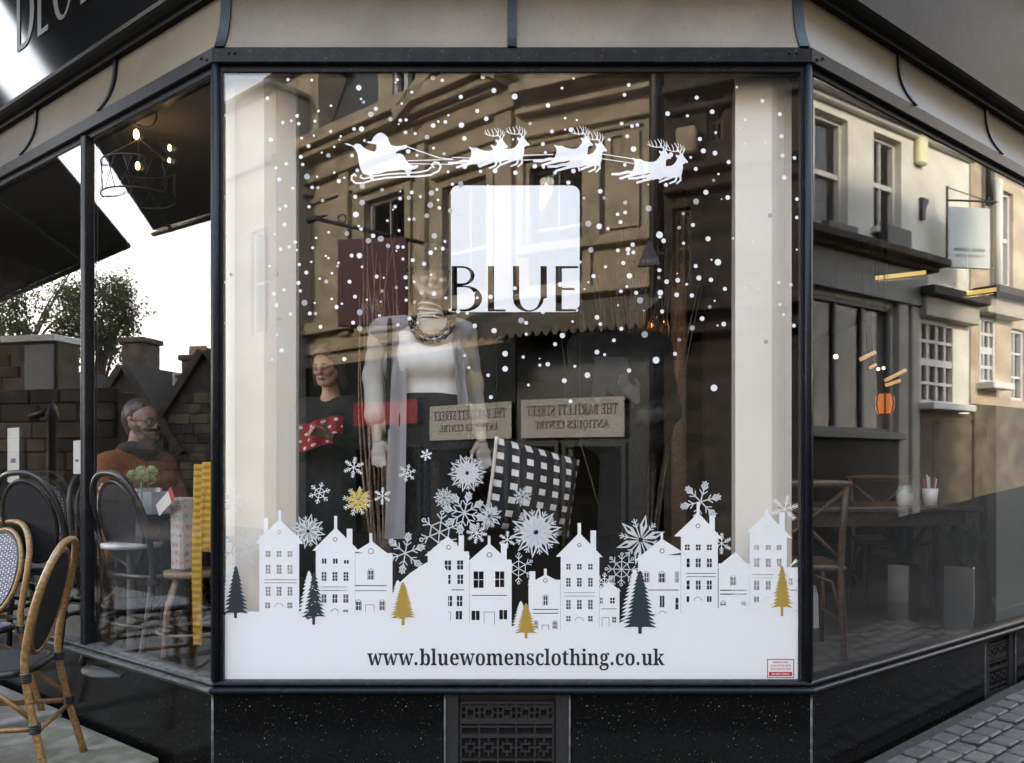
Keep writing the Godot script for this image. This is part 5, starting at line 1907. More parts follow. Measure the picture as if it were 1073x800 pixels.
const SNOW := [
	[691.5,246.6,4.2,0], [687.9,377.7,4.2,0], [748.6,406.8,4.1,0], [752.7,275.1,4,0], [676,350.8,4,1], [680.1,218.7,3.8,1], [399.4,250.6,3.8,1], [617,234.8,3.8,1], [671.1,315,3.8,1],
	[322.2,185.4,3.6,1], [539.8,101.6,3.6,0], [451.4,215.2,3.6,1], [729.8,211.5,3.6,1], [373.4,225.2,3.6,0], [319.6,317.6,3.6,1], [377.6,327.6,3.6,1], [546.6,336.2,3.6,1], [529.8,371,3.5,0],
	[529.8,386.8,3.5,0], [616,393.5,3.5,0], [376.4,92.4,3.4,0], [389,120.2,3.4,1], [380.2,195.4,3.4,1], [380,212.6,3.4,1], [484,131.6,3.4,0], [452.6,202.6,3.4,1], [664.2,156.6,3.4,0],
	[386.6,252.6,3.4,1], [377.2,268.2,3.4,0], [290,287.6,3.4,1], [377.4,344.4,3.4,1], [455.6,247.6,3.4,1], [619.6,262.2,3.4,1], [628.4,237.6,3.4,0], [660,289.4,3.4,0], [692.3,307,3.4,0],
	[379.4,135.6,3.2,0], [235,207.2,3.2,1], [483.4,193.2,3.2,1], [518.2,346.8,3.2,0], [589.8,352,3.2,0], [737.4,158.5,3.1,0], [740.1,201.9,3.1,0], [742.4,250.6,3.1,0], [732.8,291.7,3.1,0],
	[725.7,343.9,3.1,1], [454.2,82,3,1], [518,95.4,3,0], [519.2,179.4,3,0], [447.6,226.4,3,1], [293.2,334.8,3,1], [233.8,338.8,3,0], [587.6,298.4,3,0], [591.8,399.2,3,0],
	[700.1,119.5,2.9,0], [746.6,117.6,2.9,0], [749.6,160.8,2.9,0], [822.1,186.4,2.9,0], [763,207.3,2.9,0], [807.4,226.2,2.9,1], [703.4,162.5,2.9,0], [695.9,252.7,2.9,0], [658.6,261.7,2.9,0],
	[626,332.8,2.9,0], [699,295.5,2.9,0], [710.6,294,2.9,0], [709.5,309.3,2.9,0], [736.1,334.3,2.9,0], [758.8,339.9,2.9,0], [626,369.3,2.9,0], [292.4,154.8,2.8,1], [344.6,163.2,2.8,1],
	[428.8,207.6,2.8,1], [428.2,159,2.8,0], [506.4,81,2.8,0], [510,124.8,2.8,0], [574.8,111,2.8,0], [454.4,132,2.8,0], [448,144.2,2.8,1], [487,145.4,2.8,0], [598.6,136.4,2.8,0],
	[487.6,175.2,2.8,0], [540.6,181.4,2.8,0], [560.8,174.6,2.8,0], [601.4,179.6,2.8,0], [629.4,200.8,2.8,0], [472.2,221,2.8,1], [364,245.2,2.8,1], [407.2,258,2.8,1], [295.6,367.4,2.8,0],
	[451.8,265.2,2.8,0], [442.2,307,2.8,1], [455.4,308,2.8,0], [514.4,311.4,2.8,0], [498,341.8,2.8,0], [574.5,382,2.8,0], [663.4,256.7,2.7,0], [745.4,293.6,2.7,0], [725.4,310,2.7,0],
	[803,358.6,2.7,1], [659.6,388.6,2.7,0], [284.4,146.8,2.6,0], [293,188.4,2.6,0], [355.6,190.2,2.6,0], [409.6,125.4,2.6,1], [483.4,102,2.6,0], [596,191.8,2.6,0], [298.8,235.8,2.6,0],
	[391.6,247.4,2.6,0], [342.4,295.4,2.6,1], [313.2,296.8,2.6,0], [425.6,291,2.6,0], [353.2,322.2,2.6,0], [290.4,320.2,2.6,0], [429.6,334,2.6,0], [361.2,376.6,2.6,0], [445,277,2.6,0],
	[480.6,326.6,2.6,0], [622.4,289.8,2.6,0], [730.5,102.7,2.5,0], [799.3,106.1,2.5,0], [817.5,120.1,2.5,0], [733.8,146.1,2.5,0], [714.1,176.5,2.5,0], [819.2,143.2,2.5,0], [820.4,163.3,2.5,0],
	[764,170.2,2.5,0], [729.6,177.4,2.5,0], [698.4,194.1,2.5,0], [655.6,212.6,2.5,1], [650.6,233,2.5,0], [726.5,236.1,2.5,0], [653.5,276,2.5,0], [667.1,307.2,2.5,0], [651.6,344.8,2.5,0],
	[691.3,283.5,2.5,0], [729.4,279.1,2.5,0], [760,303,2.5,0], [694.2,326.7,2.5,0], [707.8,371.2,2.5,0], [832.2,341.6,2.5,0], [582.2,361,2.5,0], [514.8,416.5,2.5,0], [394.4,114.4,2.4,0],
	[280.8,103.4,2.4,0], [323.8,153.6,2.4,0], [315.8,164.8,2.4,0], [372.8,206.6,2.4,0], [432,202,2.4,0], [500.6,116.6,2.4,0], [578.8,138.2,2.4,0], [569.4,151.4,2.4,0], [572.8,194.4,2.4,0],
	[309.8,254,2.4,0], [417.4,259.2,2.4,0], [369,268.2,2.4,0], [321.6,286,2.4,0], [366.8,295.6,2.4,0], [395.2,290.2,2.4,0], [287.4,308.2,2.4,0], [372.6,311.2,2.4,0], [325.2,328.8,2.4,0],
	[370.6,338.4,2.4,0], [336.4,342.8,2.4,0], [433,273,2.4,0], [464.6,261,2.4,0], [540,302.4,2.4,0], [569.4,327.4,2.4,0], [551.8,338.6,2.4,0], [659.4,89.5,2.3,0], [654.8,99.8,2.3,0],
	[651.8,129.8,2.3,0], [662.7,132.7,2.3,0], [668.2,131.4,2.3,0], [657.7,143.2,2.3,0], [833,165.8,2.3,0], [655.6,223.1,2.3,0], [835.5,209,2.3,0], [712,239.1,2.3,1], [647.9,262.8,2.3,0],
	[664.2,264.9,2.3,0], [651,305.6,2.3,0], [629.6,339.9,2.3,0], [643.7,356.9,2.3,0], [744.1,321.9,2.3,1], [712,356.5,2.3,1], [302.4,83.8,2.2,0], [236.4,121.6,2.2,0], [312,121.8,2.2,0],
	[313.6,130,2.2,0], [371.6,135.6,2.2,0], [369.4,163.4,2.2,0], [300.6,172,2.2,0], [375,179,2.2,0], [327.6,196.8,2.2,0], [338.6,210.6,2.2,1], [299.8,216.2,2.2,0], [420,126.6,2.2,0],
	[425.4,139.2,2.2,0], [401,199.2,2.2,1], [419.8,208.4,2.2,0], [464,84.6,2.2,0], [467.2,128.2,2.2,0], [556,130,2.2,1], [465.8,161.4,2.2,1], [582.2,181.4,2.2,0], [460.8,218.2,2.2,0],
	[303.6,259,2.2,0], [294.4,261.4,2.2,0], [379,240.4,2.2,0], [242.6,288.2,2.2,1], [298.2,304,2.2,0], [305,329.4,2.2,0], [331.2,329,2.2,1], [434.4,229.8,2.2,1], [462.8,294,2.2,1],
	[512,393.5,2.2,0], [598.2,420.8,2.2,0], [781.4,125.6,2.1,0], [655.2,173.2,2.1,0], [716.4,224.3,2.1,1], [633.6,207.8,2.1,1], [647.6,225,2.1,0], [835.3,228.3,2.1,0], [637.6,240.1,2.1,0],
	[658.6,266.1,2.1,0], [690.8,291.3,2.1,1], [816.7,296.3,2.1,0], [829.2,298.8,2.1,0], [817.7,319.4,2.1,0], [381.6,107.4,2,1], [297,128.8,2,0], [317.8,172.8,2,0], [307.6,197.6,2,0],
	[333.8,197,2,1], [324.4,217,2,0], [293.8,219.4,2,0], [414.6,217,2,0], [426,126,2,0], [504,180,2,0], [572,160.4,2,0], [570,175.4,2,0], [474.6,193.4,2,0],
	[429.4,230.2,2,0], [423,259.2,2,0], [314.2,277.6,2,0], [237,296.2,2,0], [415.8,301.6,2,1], [315.2,305.2,2,0], [401,305.4,2,1], [426.2,314.8,2,0], [417.4,340.6,2,0],
	[234.2,254,2,0], [435,316.8,2,1], [490.2,328.6,2,0], [551.8,350.5,2,0], [548.8,374.5,2,0], [566.2,383,2,0], [720.8,121.8,1.9,0], [638.8,146.7,1.9,0], [780.8,150.9,1.9,0],
	[802.4,149.3,1.9,0], [748.3,189.3,1.9,1], [716.8,255.2,1.9,0], [634.9,280,1.9,0], [657.3,300.7,1.9,0], [634,372,1.9,0], [327.2,84.4,1.8,0], [305.8,127,1.8,0], [330.6,127.4,1.8,0],
	[347,138.2,1.8,0], [316.6,145.2,1.8,0], [290,176.4,1.8,0], [432,97,1.8,0], [417,84,1.8,0], [589.4,92.8,1.8,0], [435.6,140.4,1.8,0], [454.8,155.6,1.8,0], [437.4,163.2,1.8,0],
	[470,180.4,1.8,0], [441,206.4,1.8,0], [458.4,199,1.8,0], [612.4,208,1.8,1], [328.2,260,1.8,0], [418.6,242,1.8,0], [354.2,279.2,1.8,1], [426.6,302,1.8,0], [398.2,331,1.8,0],
	[291.2,351,1.8,0], [422.8,271.8,1.8,0], [466.8,253.4,1.8,0], [434.6,295.6,1.8,0], [467.6,312.6,1.8,0], [472,325.2,1.8,0], [500.6,312.4,1.8,0], [608.4,275,1.8,0], [602.8,384.2,1.8,0],
	[554.2,403.8,1.8,0], [487.5,372.8,1.8,0], [491.8,385.5,1.8,0], [772.6,91.6,1.7,0], [750.4,139.4,1.7,0], [724.2,165.4,1.7,0], [720,298.2,1.7,0], [691.9,311.6,1.7,0], [789.4,254,1.7,0],
	[776.4,326.5,1.7,0], [821.5,330.1,1.7,0], [780.6,302,1.7,0], [794.6,302.4,1.7,0], [347.4,111.2,1.6,0], [334.2,116.8,1.6,0], [357.6,143.4,1.6,0], [350.8,154.4,1.6,0], [350.8,181.2,1.6,0],
	[421.6,108.8,1.6,1], [601.6,82.6,1.6,0], [592.6,124.2,1.6,0], [459.8,127.8,1.6,0], [607.2,176.8,1.6,0], [459.6,210,1.6,0], [406.4,231.6,1.6,0], [345,243.8,1.6,0], [331.8,249.6,1.6,0],
	[288.4,245.6,1.6,0], [311.6,262.4,1.6,0], [376.4,237.4,1.6,0], [344.8,270.8,1.6,0], [283,279.2,1.6,0], [355.2,275.8,1.6,0], [380,280,1.6,0], [348.4,286.6,1.6,0], [335.6,292.4,1.6,0],
	[348.2,313.6,1.6,0], [358.8,318.6,1.6,0], [385,314.4,1.6,0], [238.2,245,1.6,0], [252.8,251.6,1.6,1], [457,260.8,1.6,0], [452.2,288.2,1.6,0], [600.4,337.2,1.6,0], [775.6,134.8,1.5,0],
	[753.3,182.8,1.5,0], [652.3,187.4,1.5,0], [780.2,327.2,1.5,0], [378.8,104.2,1.4,0], [329.4,142.4,1.4,0], [337.8,160.4,1.4,0], [332.8,185.6,1.4,0], [361.4,186.4,1.4,0], [605,126.2,1.4,0],
	[470.4,121.2,1.4,0], [592.6,136.2,1.4,0], [538.2,146.4,1.4,0], [342,268.6,1.4,0], [326.8,274.8,1.4,0], [402.6,291.4,1.4,0], [330.4,317.8,1.4,0], [285.6,377.2,1.4,0], [455.4,331,1.4,0],
	[438.2,338.6,1.4,0], [648.1,320.2,1.3,0], [746,272.6,1.3,0], [749.3,315.6,1.3,0], [752.3,341.4,1.3,0], [768.6,250.2,1.3,0], [835.3,261.9,1.3,0], [356.4,146.8,1.2,0], [239,164,1.2,0],
	[418.4,130.4,1.2,0], [382.4,147.6,1.2,0], [420,201,1.2,0], [412.4,220,1.2,0], [415,86.8,1.2,0], [511.8,194.6,1.2,0], [598,222.4,1.2,0], [416,263.2,1.2,0], [399.4,316.4,1.2,0],
	[497.6,307.4,1.2,0], [613,303.2,1.2,0], [617,296,1.2,0], [756.5,209,1,0], [679.7,193.7,1,0], [710.1,286.9,1,0], [675.3,325.9,1,0], [566,376.2,1,0],
]

# ==================================================================== bodies as one skin over tapered bones
# blobs: [a, b, radius at a, radius at b, squash along z] ; one smooth surface over all of them
func skin(st: SurfaceTool, blobs: Array, cell: float, k: float, xf := Transform3D()) -> void:
	var lo := Vector3.ONE * 1e9
	var hi := -lo
	for b in blobs:
		var r: float = maxf(b[2], b[3]) * maxf(1.0, b[4]) + k
		for p in [b[0], b[1]]:
			lo = lo.min(p - Vector3.ONE * r)
			hi = hi.max(p + Vector3.ONE * r)
	lo -= Vector3.ONE * cell * 2
	var nx := int((hi.x - lo.x) / cell) + 4
	var ny := int((hi.y - lo.y) / cell) + 4
	var nz := int((hi.z - lo.z) / cell) + 4
	var v := PackedFloat32Array()
	v.resize(nx * ny * nz)
	v.fill(1.0)
	for b in blobs:
		var a: Vector3 = b[0]
		var d: Vector3 = b[1] - a
		var ra: float = b[2]
		var rb: float = b[3]
		var sq: float = 1.0 / b[4]
		var dz := Vector3(d.x, d.y, d.z * sq)
		var dd := maxf(dz.length_squared(), 1e-9)
		var r: float = maxf(ra, rb) * maxf(1.0, b[4]) + k + cell
		var l: Vector3 = (a.min(b[1]) - Vector3.ONE * r - lo) / cell
		var h: Vector3 = (a.max(b[1]) + Vector3.ONE * r - lo) / cell
		var x0 := maxi(0, int(l.x))
		var x1 := mini(nx - 1, int(h.x) + 1)
		var y0 := maxi(0, int(l.y))
		var y1 := mini(ny - 1, int(h.y) + 1)
		var z0 := maxi(0, int(l.z))
		var z1 := mini(nz - 1, int(h.z) + 1)
		for z in range(z0, z1 + 1):
			var pz := (lo.z + z * cell - a.z) * sq
			for y in range(y0, y1 + 1):
				var py := lo.y + y * cell - a.y
				var row := (z * ny + y) * nx
				for x in range(x0, x1 + 1):
					var p := Vector3(lo.x + x * cell - a.x, py, pz)
					var t := clampf(p.dot(dz) / dd, 0.0, 1.0)
					var f := (p - dz * t).length() - ra - (rb - ra) * t
					var o := v[row + x]
					var m := minf(o, f)
					var g := k - absf(o - f)
					if g > 0.0:
						m -= g * g / (4.0 * k)
					v[row + x] = m
	# surface nets
	var ids := {}
	var off := [0, 1, nx, nx + 1, nx * ny, nx * ny + 1, nx * ny + nx, nx * ny + nx + 1]
	var edges := [[0, 1], [2, 3], [4, 5], [6, 7], [0, 2], [1, 3], [4, 6], [5, 7], [0, 4], [1, 5], [2, 6], [3, 7]]
	for z in nz - 1:
		for y in ny - 1:
			var row := (z * ny + y) * nx
			for x in nx - 1:
				var i := row + x
				var s0 := v[i] < 0.0
				if s0 == (v[i + 1] < 0.0) and s0 == (v[i + nx] < 0.0) and s0 == (v[i + nx + 1] < 0.0) and s0 == (v[i + off[4]] < 0.0) and s0 == (v[i + off[5]] < 0.0) and s0 == (v[i + off[6]] < 0.0) and s0 == (v[i + off[7]] < 0.0):
					continue
				var c := Vector3.ZERO
				var n := 0
				for e in edges:
					var va := v[i + off[e[0]]]
					var vb := v[i + off[e[1]]]
					if (va < 0.0) != (vb < 0.0):
						var t := va / (va - vb)
						var pa := Vector3(e[0] & 1, (e[0] >> 1) & 1, e[0] >> 2)
						var pb := Vector3(e[1] & 1, (e[1] >> 1) & 1, e[1] >> 2)
						c += pa.lerp(pb, t)
						n += 1
				ids[i] = xf * (lo + (Vector3(x, y, z) + c / n) * cell)
	for i in ids:
		var s0 := v[i] < 0.0
		for ax in [[1, nx, nx * ny], [nx, nx * ny, 1], [nx * ny, 1, nx]]:
			var j: int = i + ax[0]
			if j < v.size() and s0 != (v[j] < 0.0):
				var a = ids.get(i)
				var b = ids.get(i - ax[1])
				var c = ids.get(i - ax[1] - ax[2])
				var d = ids.get(i - ax[2])
				if a != null and b != null and c != null and d != null:
					if s0:
						quad(st, a, b, c, d)
					else:
						quad(st, d, c, b, a)

# a head about 0.235 tall round the origin at its middle, looking along +z
func head_blobs(nose := 1.0) -> Array:
	var out := [
		[Vector3(0, 0.04, -0.02), Vector3(0, 0.032, 0.004), 0.079, 0.073, 1.12],
		[Vector3(0, -0.01, 0.02), Vector3(0, -0.05, 0.03), 0.062, 0.05, 1.0],
		[Vector3(-0.02, -0.082, 0.05), Vector3(0.02, -0.082, 0.05), 0.024, 0.024, 1.0],
		[Vector3(0, 0.012, 0.08), Vector3(0, -0.024, 0.098 * nose), 0.0075, 0.0105, 1.0],
		[Vector3(-0.009, -0.027, 0.09), Vector3(0.009, -0.027, 0.09), 0.0075, 0.0075, 1.0],
		[Vector3(-0.016, -0.056, 0.074), Vector3(0.016, -0.056, 0.074), 0.0075, 0.0075, 1.0],
		[Vector3(0, -0.09, 0.064), Vector3(0, -0.086, 0.064), 0.016, 0.016, 1.0],
	]
	for s in [-1, 1]:
		out.append([Vector3(s * 0.056, -0.018, 0.0), Vector3(s * 0.03, -0.08, 0.044), 0.03, 0.024, 1.0])   # jaw
		out.append([Vector3(s * 0.036, -0.022, 0.056), Vector3(s * 0.044, -0.012, 0.048), 0.024, 0.022, 1.0])   # cheek
		out.append([Vector3(s * 0.012, 0.023, 0.0765), Vector3(s * 0.044, 0.023, 0.064), 0.01, 0.011, 1.0])   # brow
		out.append([Vector3(s * 0.02, 0.011, 0.0765), Vector3(s * 0.04, 0.0095, 0.072), 0.008, 0.0075, 1.0])   # lid
		out.append([Vector3(s * 0.078, 0.012, -0.012), Vector3(s * 0.074, -0.022, -0.006), 0.015, 0.008, 1.0])
	return out

# a hand at the origin, fingers along -y, palm to +z, thumb to side s; curl in radians
func hand_blobs(s: float, curl: float) -> Array:
	var out := [[Vector3(0, 0.0, 0), Vector3(0, -0.035, 0), 0.024, 0.028, 0.55], [Vector3(-0.02, -0.06, 0), Vector3(0.02, -0.06, 0), 0.017, 0.017, 0.8]]
	for k in 4:
		var x := (k - 1.5) * 0.0165 * s
		var len := [0.068, 0.078, 0.074, 0.058][k] as float
		var p := Vector3(x, -0.075, 0)
		var a := curl * 0.4
		for j in 3:
			var d := Vector3(0.02 * (k - 1.5) * s, -cos(a), sin(a)).normalized()
			var q: Vector3 = p + d * len * [0.45, 0.3, 0.25][j]
			out.append([p, q, 0.0085 - j * 0.0008, 0.008 - j * 0.001, 1.0])
			p = q
			a += curl * 0.6
	var t := Vector3(-0.03 * s, -0.025, 0.004)
	var t1 := t + Vector3(-0.024 * s, -0.03, 0.012)
	out.append([Vector3(-0.015 * s, -0.01, 0), t, 0.014, 0.0125, 1.0])
	out.append([t, t1, 0.0115, 0.01, 1.0])
	out.append([t1, t1 + Vector3(-0.006 * s, -0.026, 0.008), 0.0095, 0.0075, 1.0])
	return out

func place(blobs: Array, xf: Transform3D) -> Array:
	var out := []
	for b in blobs:
		out.append([xf * (b[0] as Vector3), xf * (b[1] as Vector3), b[2], b[3], b[4]])
	return out

# frame at a wrist whose -y runs on from the forearm
func along(from: Vector3, to: Vector3, facing: Vector3) -> Transform3D:
	var y := (from - to).normalized()
	var x := y.cross(facing).normalized()
	return Transform3D(Basis(x, y, x.cross(y)), to)

# eyes, eyelids and lips set on a head
func face(o: Node3D, head_at: Transform3D, lips: Material, brow: Material, closed := false) -> void:
	var hx := head_at * Transform3D(Basis(), Vector3(0, 0, 0.004))
	for s in [-1, 1]:
		var st := tool(false)
		if closed:
			# lowered lid with its lashes
			tube(st, [hx * Vector3(0.017 * s, -0.002, 0.0815), hx * Vector3(0.03 * s, -0.0055, 0.0825), hx * Vector3(0.043 * s, -0.002, 0.074)], [0.0012, 0.002, 0.0012], 5)
			part("lashes", st, brow, o)
			st = tool(false)
			tube(st, [hx * Vector3(0.016 * s, 0.026, 0.0855), hx * Vector3(0.032 * s, 0.031, 0.082), hx * Vector3(0.047 * s, 0.025, 0.07)], [0.003, 0.0035, 0.002], 5)
			part("eyebrow", st, brow, o)
			continue
		lathe(st, [[0.0, 0.0105], [0.006, 0.0085], [0.0095, 0.004], [0.0105, 0.0], [0.0, -0.0105]], 10, hx * Transform3D(Basis(Vector3.RIGHT, PI / 2), Vector3(0.03 * s, 0.001, 0.0725)))
		var e := part("eye", st, mat("eye_white", lin(0.5, 0.48, 0.45), 0.2), o)
		st = tool(false)
		lathe(st, [[0.0, 0.0015], [0.0045, 0.0], [0.0, -0.001]], 10, hx * Transform3D(Basis(Vector3.RIGHT, PI / 2 + (0.5 if closed else 0.0)), Vector3(0.03 * s, 0.001, 0.0826)))
		part("iris", st, mat("iris", lin(0.03, 0.02, 0.015), 0.15), e)
		st = tool(false)
		tube(st, [hx * Vector3(0.016 * s, 0.026, 0.0855), hx * Vector3(0.032 * s, 0.031, 0.082), hx * Vector3(0.047 * s, 0.025, 0.07)], [0.003, 0.0035, 0.002], 5)
		part("eyebrow", st, brow, o)
	var st := tool(false)
	tube(st, [hx * Vector3(-0.022, -0.056, 0.0735), hx * Vector3(-0.008, -0.052, 0.081), hx * Vector3(0, -0.0535, 0.0815), hx * Vector3(0.008, -0.052, 0.081), hx * Vector3(0.022, -0.056, 0.0735)], [0.0015, 0.004, 0.0038, 0.004, 0.0015], 6)
	tube(st, [hx * Vector3(-0.02, -0.057, 0.0735), hx * Vector3(0, -0.0625, 0.0805), hx * Vector3(0.02, -0.057, 0.0735)], [0.0015, 0.0045, 0.0015], 6)
	part("lips", st, lips, o)

func build_people() -> void:
	mat("skin_a", lin(0.44, 0.25, 0.18), 0.5)
	mat("skin_b", lin(0.24, 0.135, 0.095), 0.5)
	mat("lip", lin(0.3, 0.1, 0.09), 0.4)
	mottled("hair_brown", lin(0.028, 0.014, 0.009), lin(0.06, 0.03, 0.018), 0.5, 14.0, 0.03, 0.0, 50)
	mottled("hair_fair", lin(0.14, 0.09, 0.042), lin(0.24, 0.155, 0.08), 0.5, 14.0, 0.03, 0.0, 51)
	mottled("cloth_black", lin(0.006, 0.006, 0.007), lin(0.012, 0.012, 0.013), 0.9, 2.5, 0.012, 0.15, 52)
	mottled("cloth_orange", lin(0.15, 0.05, 0.011), lin(0.23, 0.08, 0.018), 0.9, 2.5, 0.012, 0.2, 53)
	mottled("cloth_tan", lin(0.06, 0.03, 0.015), lin(0.095, 0.048, 0.024), 0.9, 2.5, 0.012, 0.2, 54)
	# ---------------- woman standing in the shop
	var w := thing("person", "person in black top holding a red spotted cloth, looking down", "person", "", Transform3D(Basis(Vector3.UP, -0.35), Vector3(-1.10, FLOOR, -5.0)))
	var hx := Transform3D(Basis(Vector3.UP, 0.0) * Basis(Vector3.RIGHT, 0.22), Vector3(0, 1.56, 0.03))
	var sh := [Vector3(-0.185, 1.32, 0), Vector3(0.185, 1.32, 0)]
	var el := [Vector3(-0.25, 1.06, 0.05), Vector3(0.25, 1.06, 0.05)]
	var wr := [Vector3(-0.14, 1.13, 0.27), Vector3(0.15, 1.14, 0.27)]
	var torso := [[Vector3(-0.1, 0.9, 0), Vector3(0.1, 0.9, 0), 0.12, 0.12, 0.9], [Vector3(0, 0.9, 0), Vector3(0, 1.15, 0), 0.13, 0.12, 0.85], [Vector3(-0.07, 1.2, 0.01), Vector3(0.07, 1.2, 0.01), 0.12, 0.12, 0.85], [Vector3(-0.13, 1.31, -0.01), Vector3(0.13, 1.31, -0.01), 0.065, 0.065, 1.0], [Vector3(-0.07, 1.2, 0.08), Vector3(0.07, 1.2, 0.08), 0.07, 0.07, 1.0]]
	var legs := [[Vector3(-0.1, 0.86, 0), Vector3(-0.1, 0.47, 0.01), 0.085, 0.058, 1.0], [Vector3(0.1, 0.86, 0), Vector3(0.1, 0.47, 0.01), 0.085, 0.058, 1.0], [Vector3(-0.1, 0.47, 0.01), Vector3(-0.1, 0.08, -0.02), 0.056, 0.038, 1.0], [Vector3(0.1, 0.47, 0.01), Vector3(0.1, 0.08, -0.02), 0.056, 0.038, 1.0], [Vector3(-0.1, 0.045, -0.04), Vector3(-0.1, 0.035, 0.13), 0.042, 0.03, 1.0], [Vector3(0.1, 0.045, -0.04), Vector3(0.1, 0.035, 0.13), 0.042, 0.03, 1.0]]
	var st := tool(false)
	var arms := []
	for s in 2:
		arms.append([sh[s], el[s], 0.045, 0.036, 1.0])
		arms.append([el[s], wr[s], 0.036, 0.024, 1.0])
	skin(st, torso + legs + arms + [[Vector3(0, 1.33, -0.01), Vector3(0, 1.5, 0.0), 0.055, 0.05, 1.0]], 0.014, 0.05)
	skin(st, head_blobs(), 0.005, 0.011, hx)
	for s in 2:
		skin(st, hand_blobs(1.0 if s else -1.0, 0.9), 0.005, 0.012, along(el[s], wr[s], Vector3(0, 0, 1)))
	part("body", st, mats.skin_a, w)
	face(w, hx, mats.lip, mats.hair_brown, true)
	st = tool(false)
	var top := place(torso, Transform3D())
	for b in top:
		b[2] += 0.014
		b[3] += 0.014
	for s in 2:
		top.append([sh[s], el[s], 0.062, 0.054, 1.0])
		top.append([el[s], el[s].lerp(wr[s], 0.75), 0.054, 0.046, 1.0])
	skin(st, top, 0.016, 0.04)
	part("top", st, mats.cloth_black, w)
	st = tool(false)
	skin(st, [[Vector3(-0.07, 0.9, 0), Vector3(-0.1, 0.42, 0), 0.14, 0.15, 0.9], [Vector3(0.07, 0.9, 0), Vector3(0.1, 0.42, 0), 0.14, 0.15, 0.9]], 0.02, 0.06)
	part("skirt", st, mats.cloth_black, w)
	st = tool(false)
	skin(st, [[Vector3(0, 0.06, -0.03), Vector3(0, 0.04, -0.034), 0.083, 0.085, 1.1], [Vector3(-0.07, 0.05, 0.0), Vector3(-0.088, -0.1, -0.02), 0.034, 0.03, 1.0], [Vector3(0.07, 0.05, 0.0), Vector3(0.088, -0.1, -0.02), 0.034, 0.03, 1.0], [Vector3(0, 0.0, -0.08), Vector3(0, -0.11, -0.07), 0.06, 0.06, 1.0], [Vector3(-0.055, 0.085, 0.035), Vector3(-0.01, 0.105, 0.03), 0.024, 0.024, 1.0], [Vector3(0.01, 0.105, 0.03), Vector3(0.058, 0.075, 0.035), 0.022, 0.024, 1.0]], 0.009, 0.03, hx)
	part("hair", st, mats.hair_brown, w)
	# the spotted cloth hangs over her hands
	var im := Image.create(256, 128, false, Image.FORMAT_RGB8)
	im.fill(lin(0.30, 0.012, 0.02))
	for i in 6:
		for j in 4:
			var c := Vector2(22 + i * 43 + (21 if j % 2 else 0), 16 + j * 32)
			for y in range(-8, 9):
				for x in range(-8, 9):
					if x * x + y * y < 56 and c.x + x >= 0 and c.x + x < 256:
						im.set_pixel(int(c.x) + x, clampi(int(c.y) + y, 0, 127), lin(0.7, 0.66, 0.62))
	var sm := mat("spotted", Color.WHITE, 0.85)
	sm.albedo_texture = ImageTexture.create_from_image(im)
	st = tool(false)
	for i in 24:
		for j in 6:
			var q := []
			for c in [[0, 0], [1, 0], [1, 1], [0, 1]]:
				var u: float = (i + c[0]) / 24.0
				var t: float = (j + c[1]) / 6.0
				var x := lerpf(-0.2, 0.21, u)
				q.append([Vector3(x, 1.19 + 0.06 * u - 0.16 * t + 0.012 * sin(u * 9.0), 0.265 + 0.018 * sin(u * 21.0 + t) + 0.03 * t - 0.22 * pow(absf(u - 0.5) * 2.0, 3.0) * 0.4), Vector2(u, t)])
			for k in [0, 2, 1, 0, 3, 2]:
				st.set_uv(q[k][1])
				st.add_vertex(q[k][0])
	var cl := solo("spotted_cloth", st, sm, "red cloth with white spots held by the person in black", "cloth", "", w.transform)
	cl.set_meta("label", "red cloth with white spots held by the person in black")
	# ---------------- man seated in the cafe, facing along the window
	seated("person", "bearded person in orange jacket and glasses seated behind the flower boxes", Transform3D(Basis(Vector3.UP, 1.15), Vector3(-2.14, FLOOR, -4.7)), mats.skin_b, mats.cloth_orange, mats.hair_brown, true, -0.1)

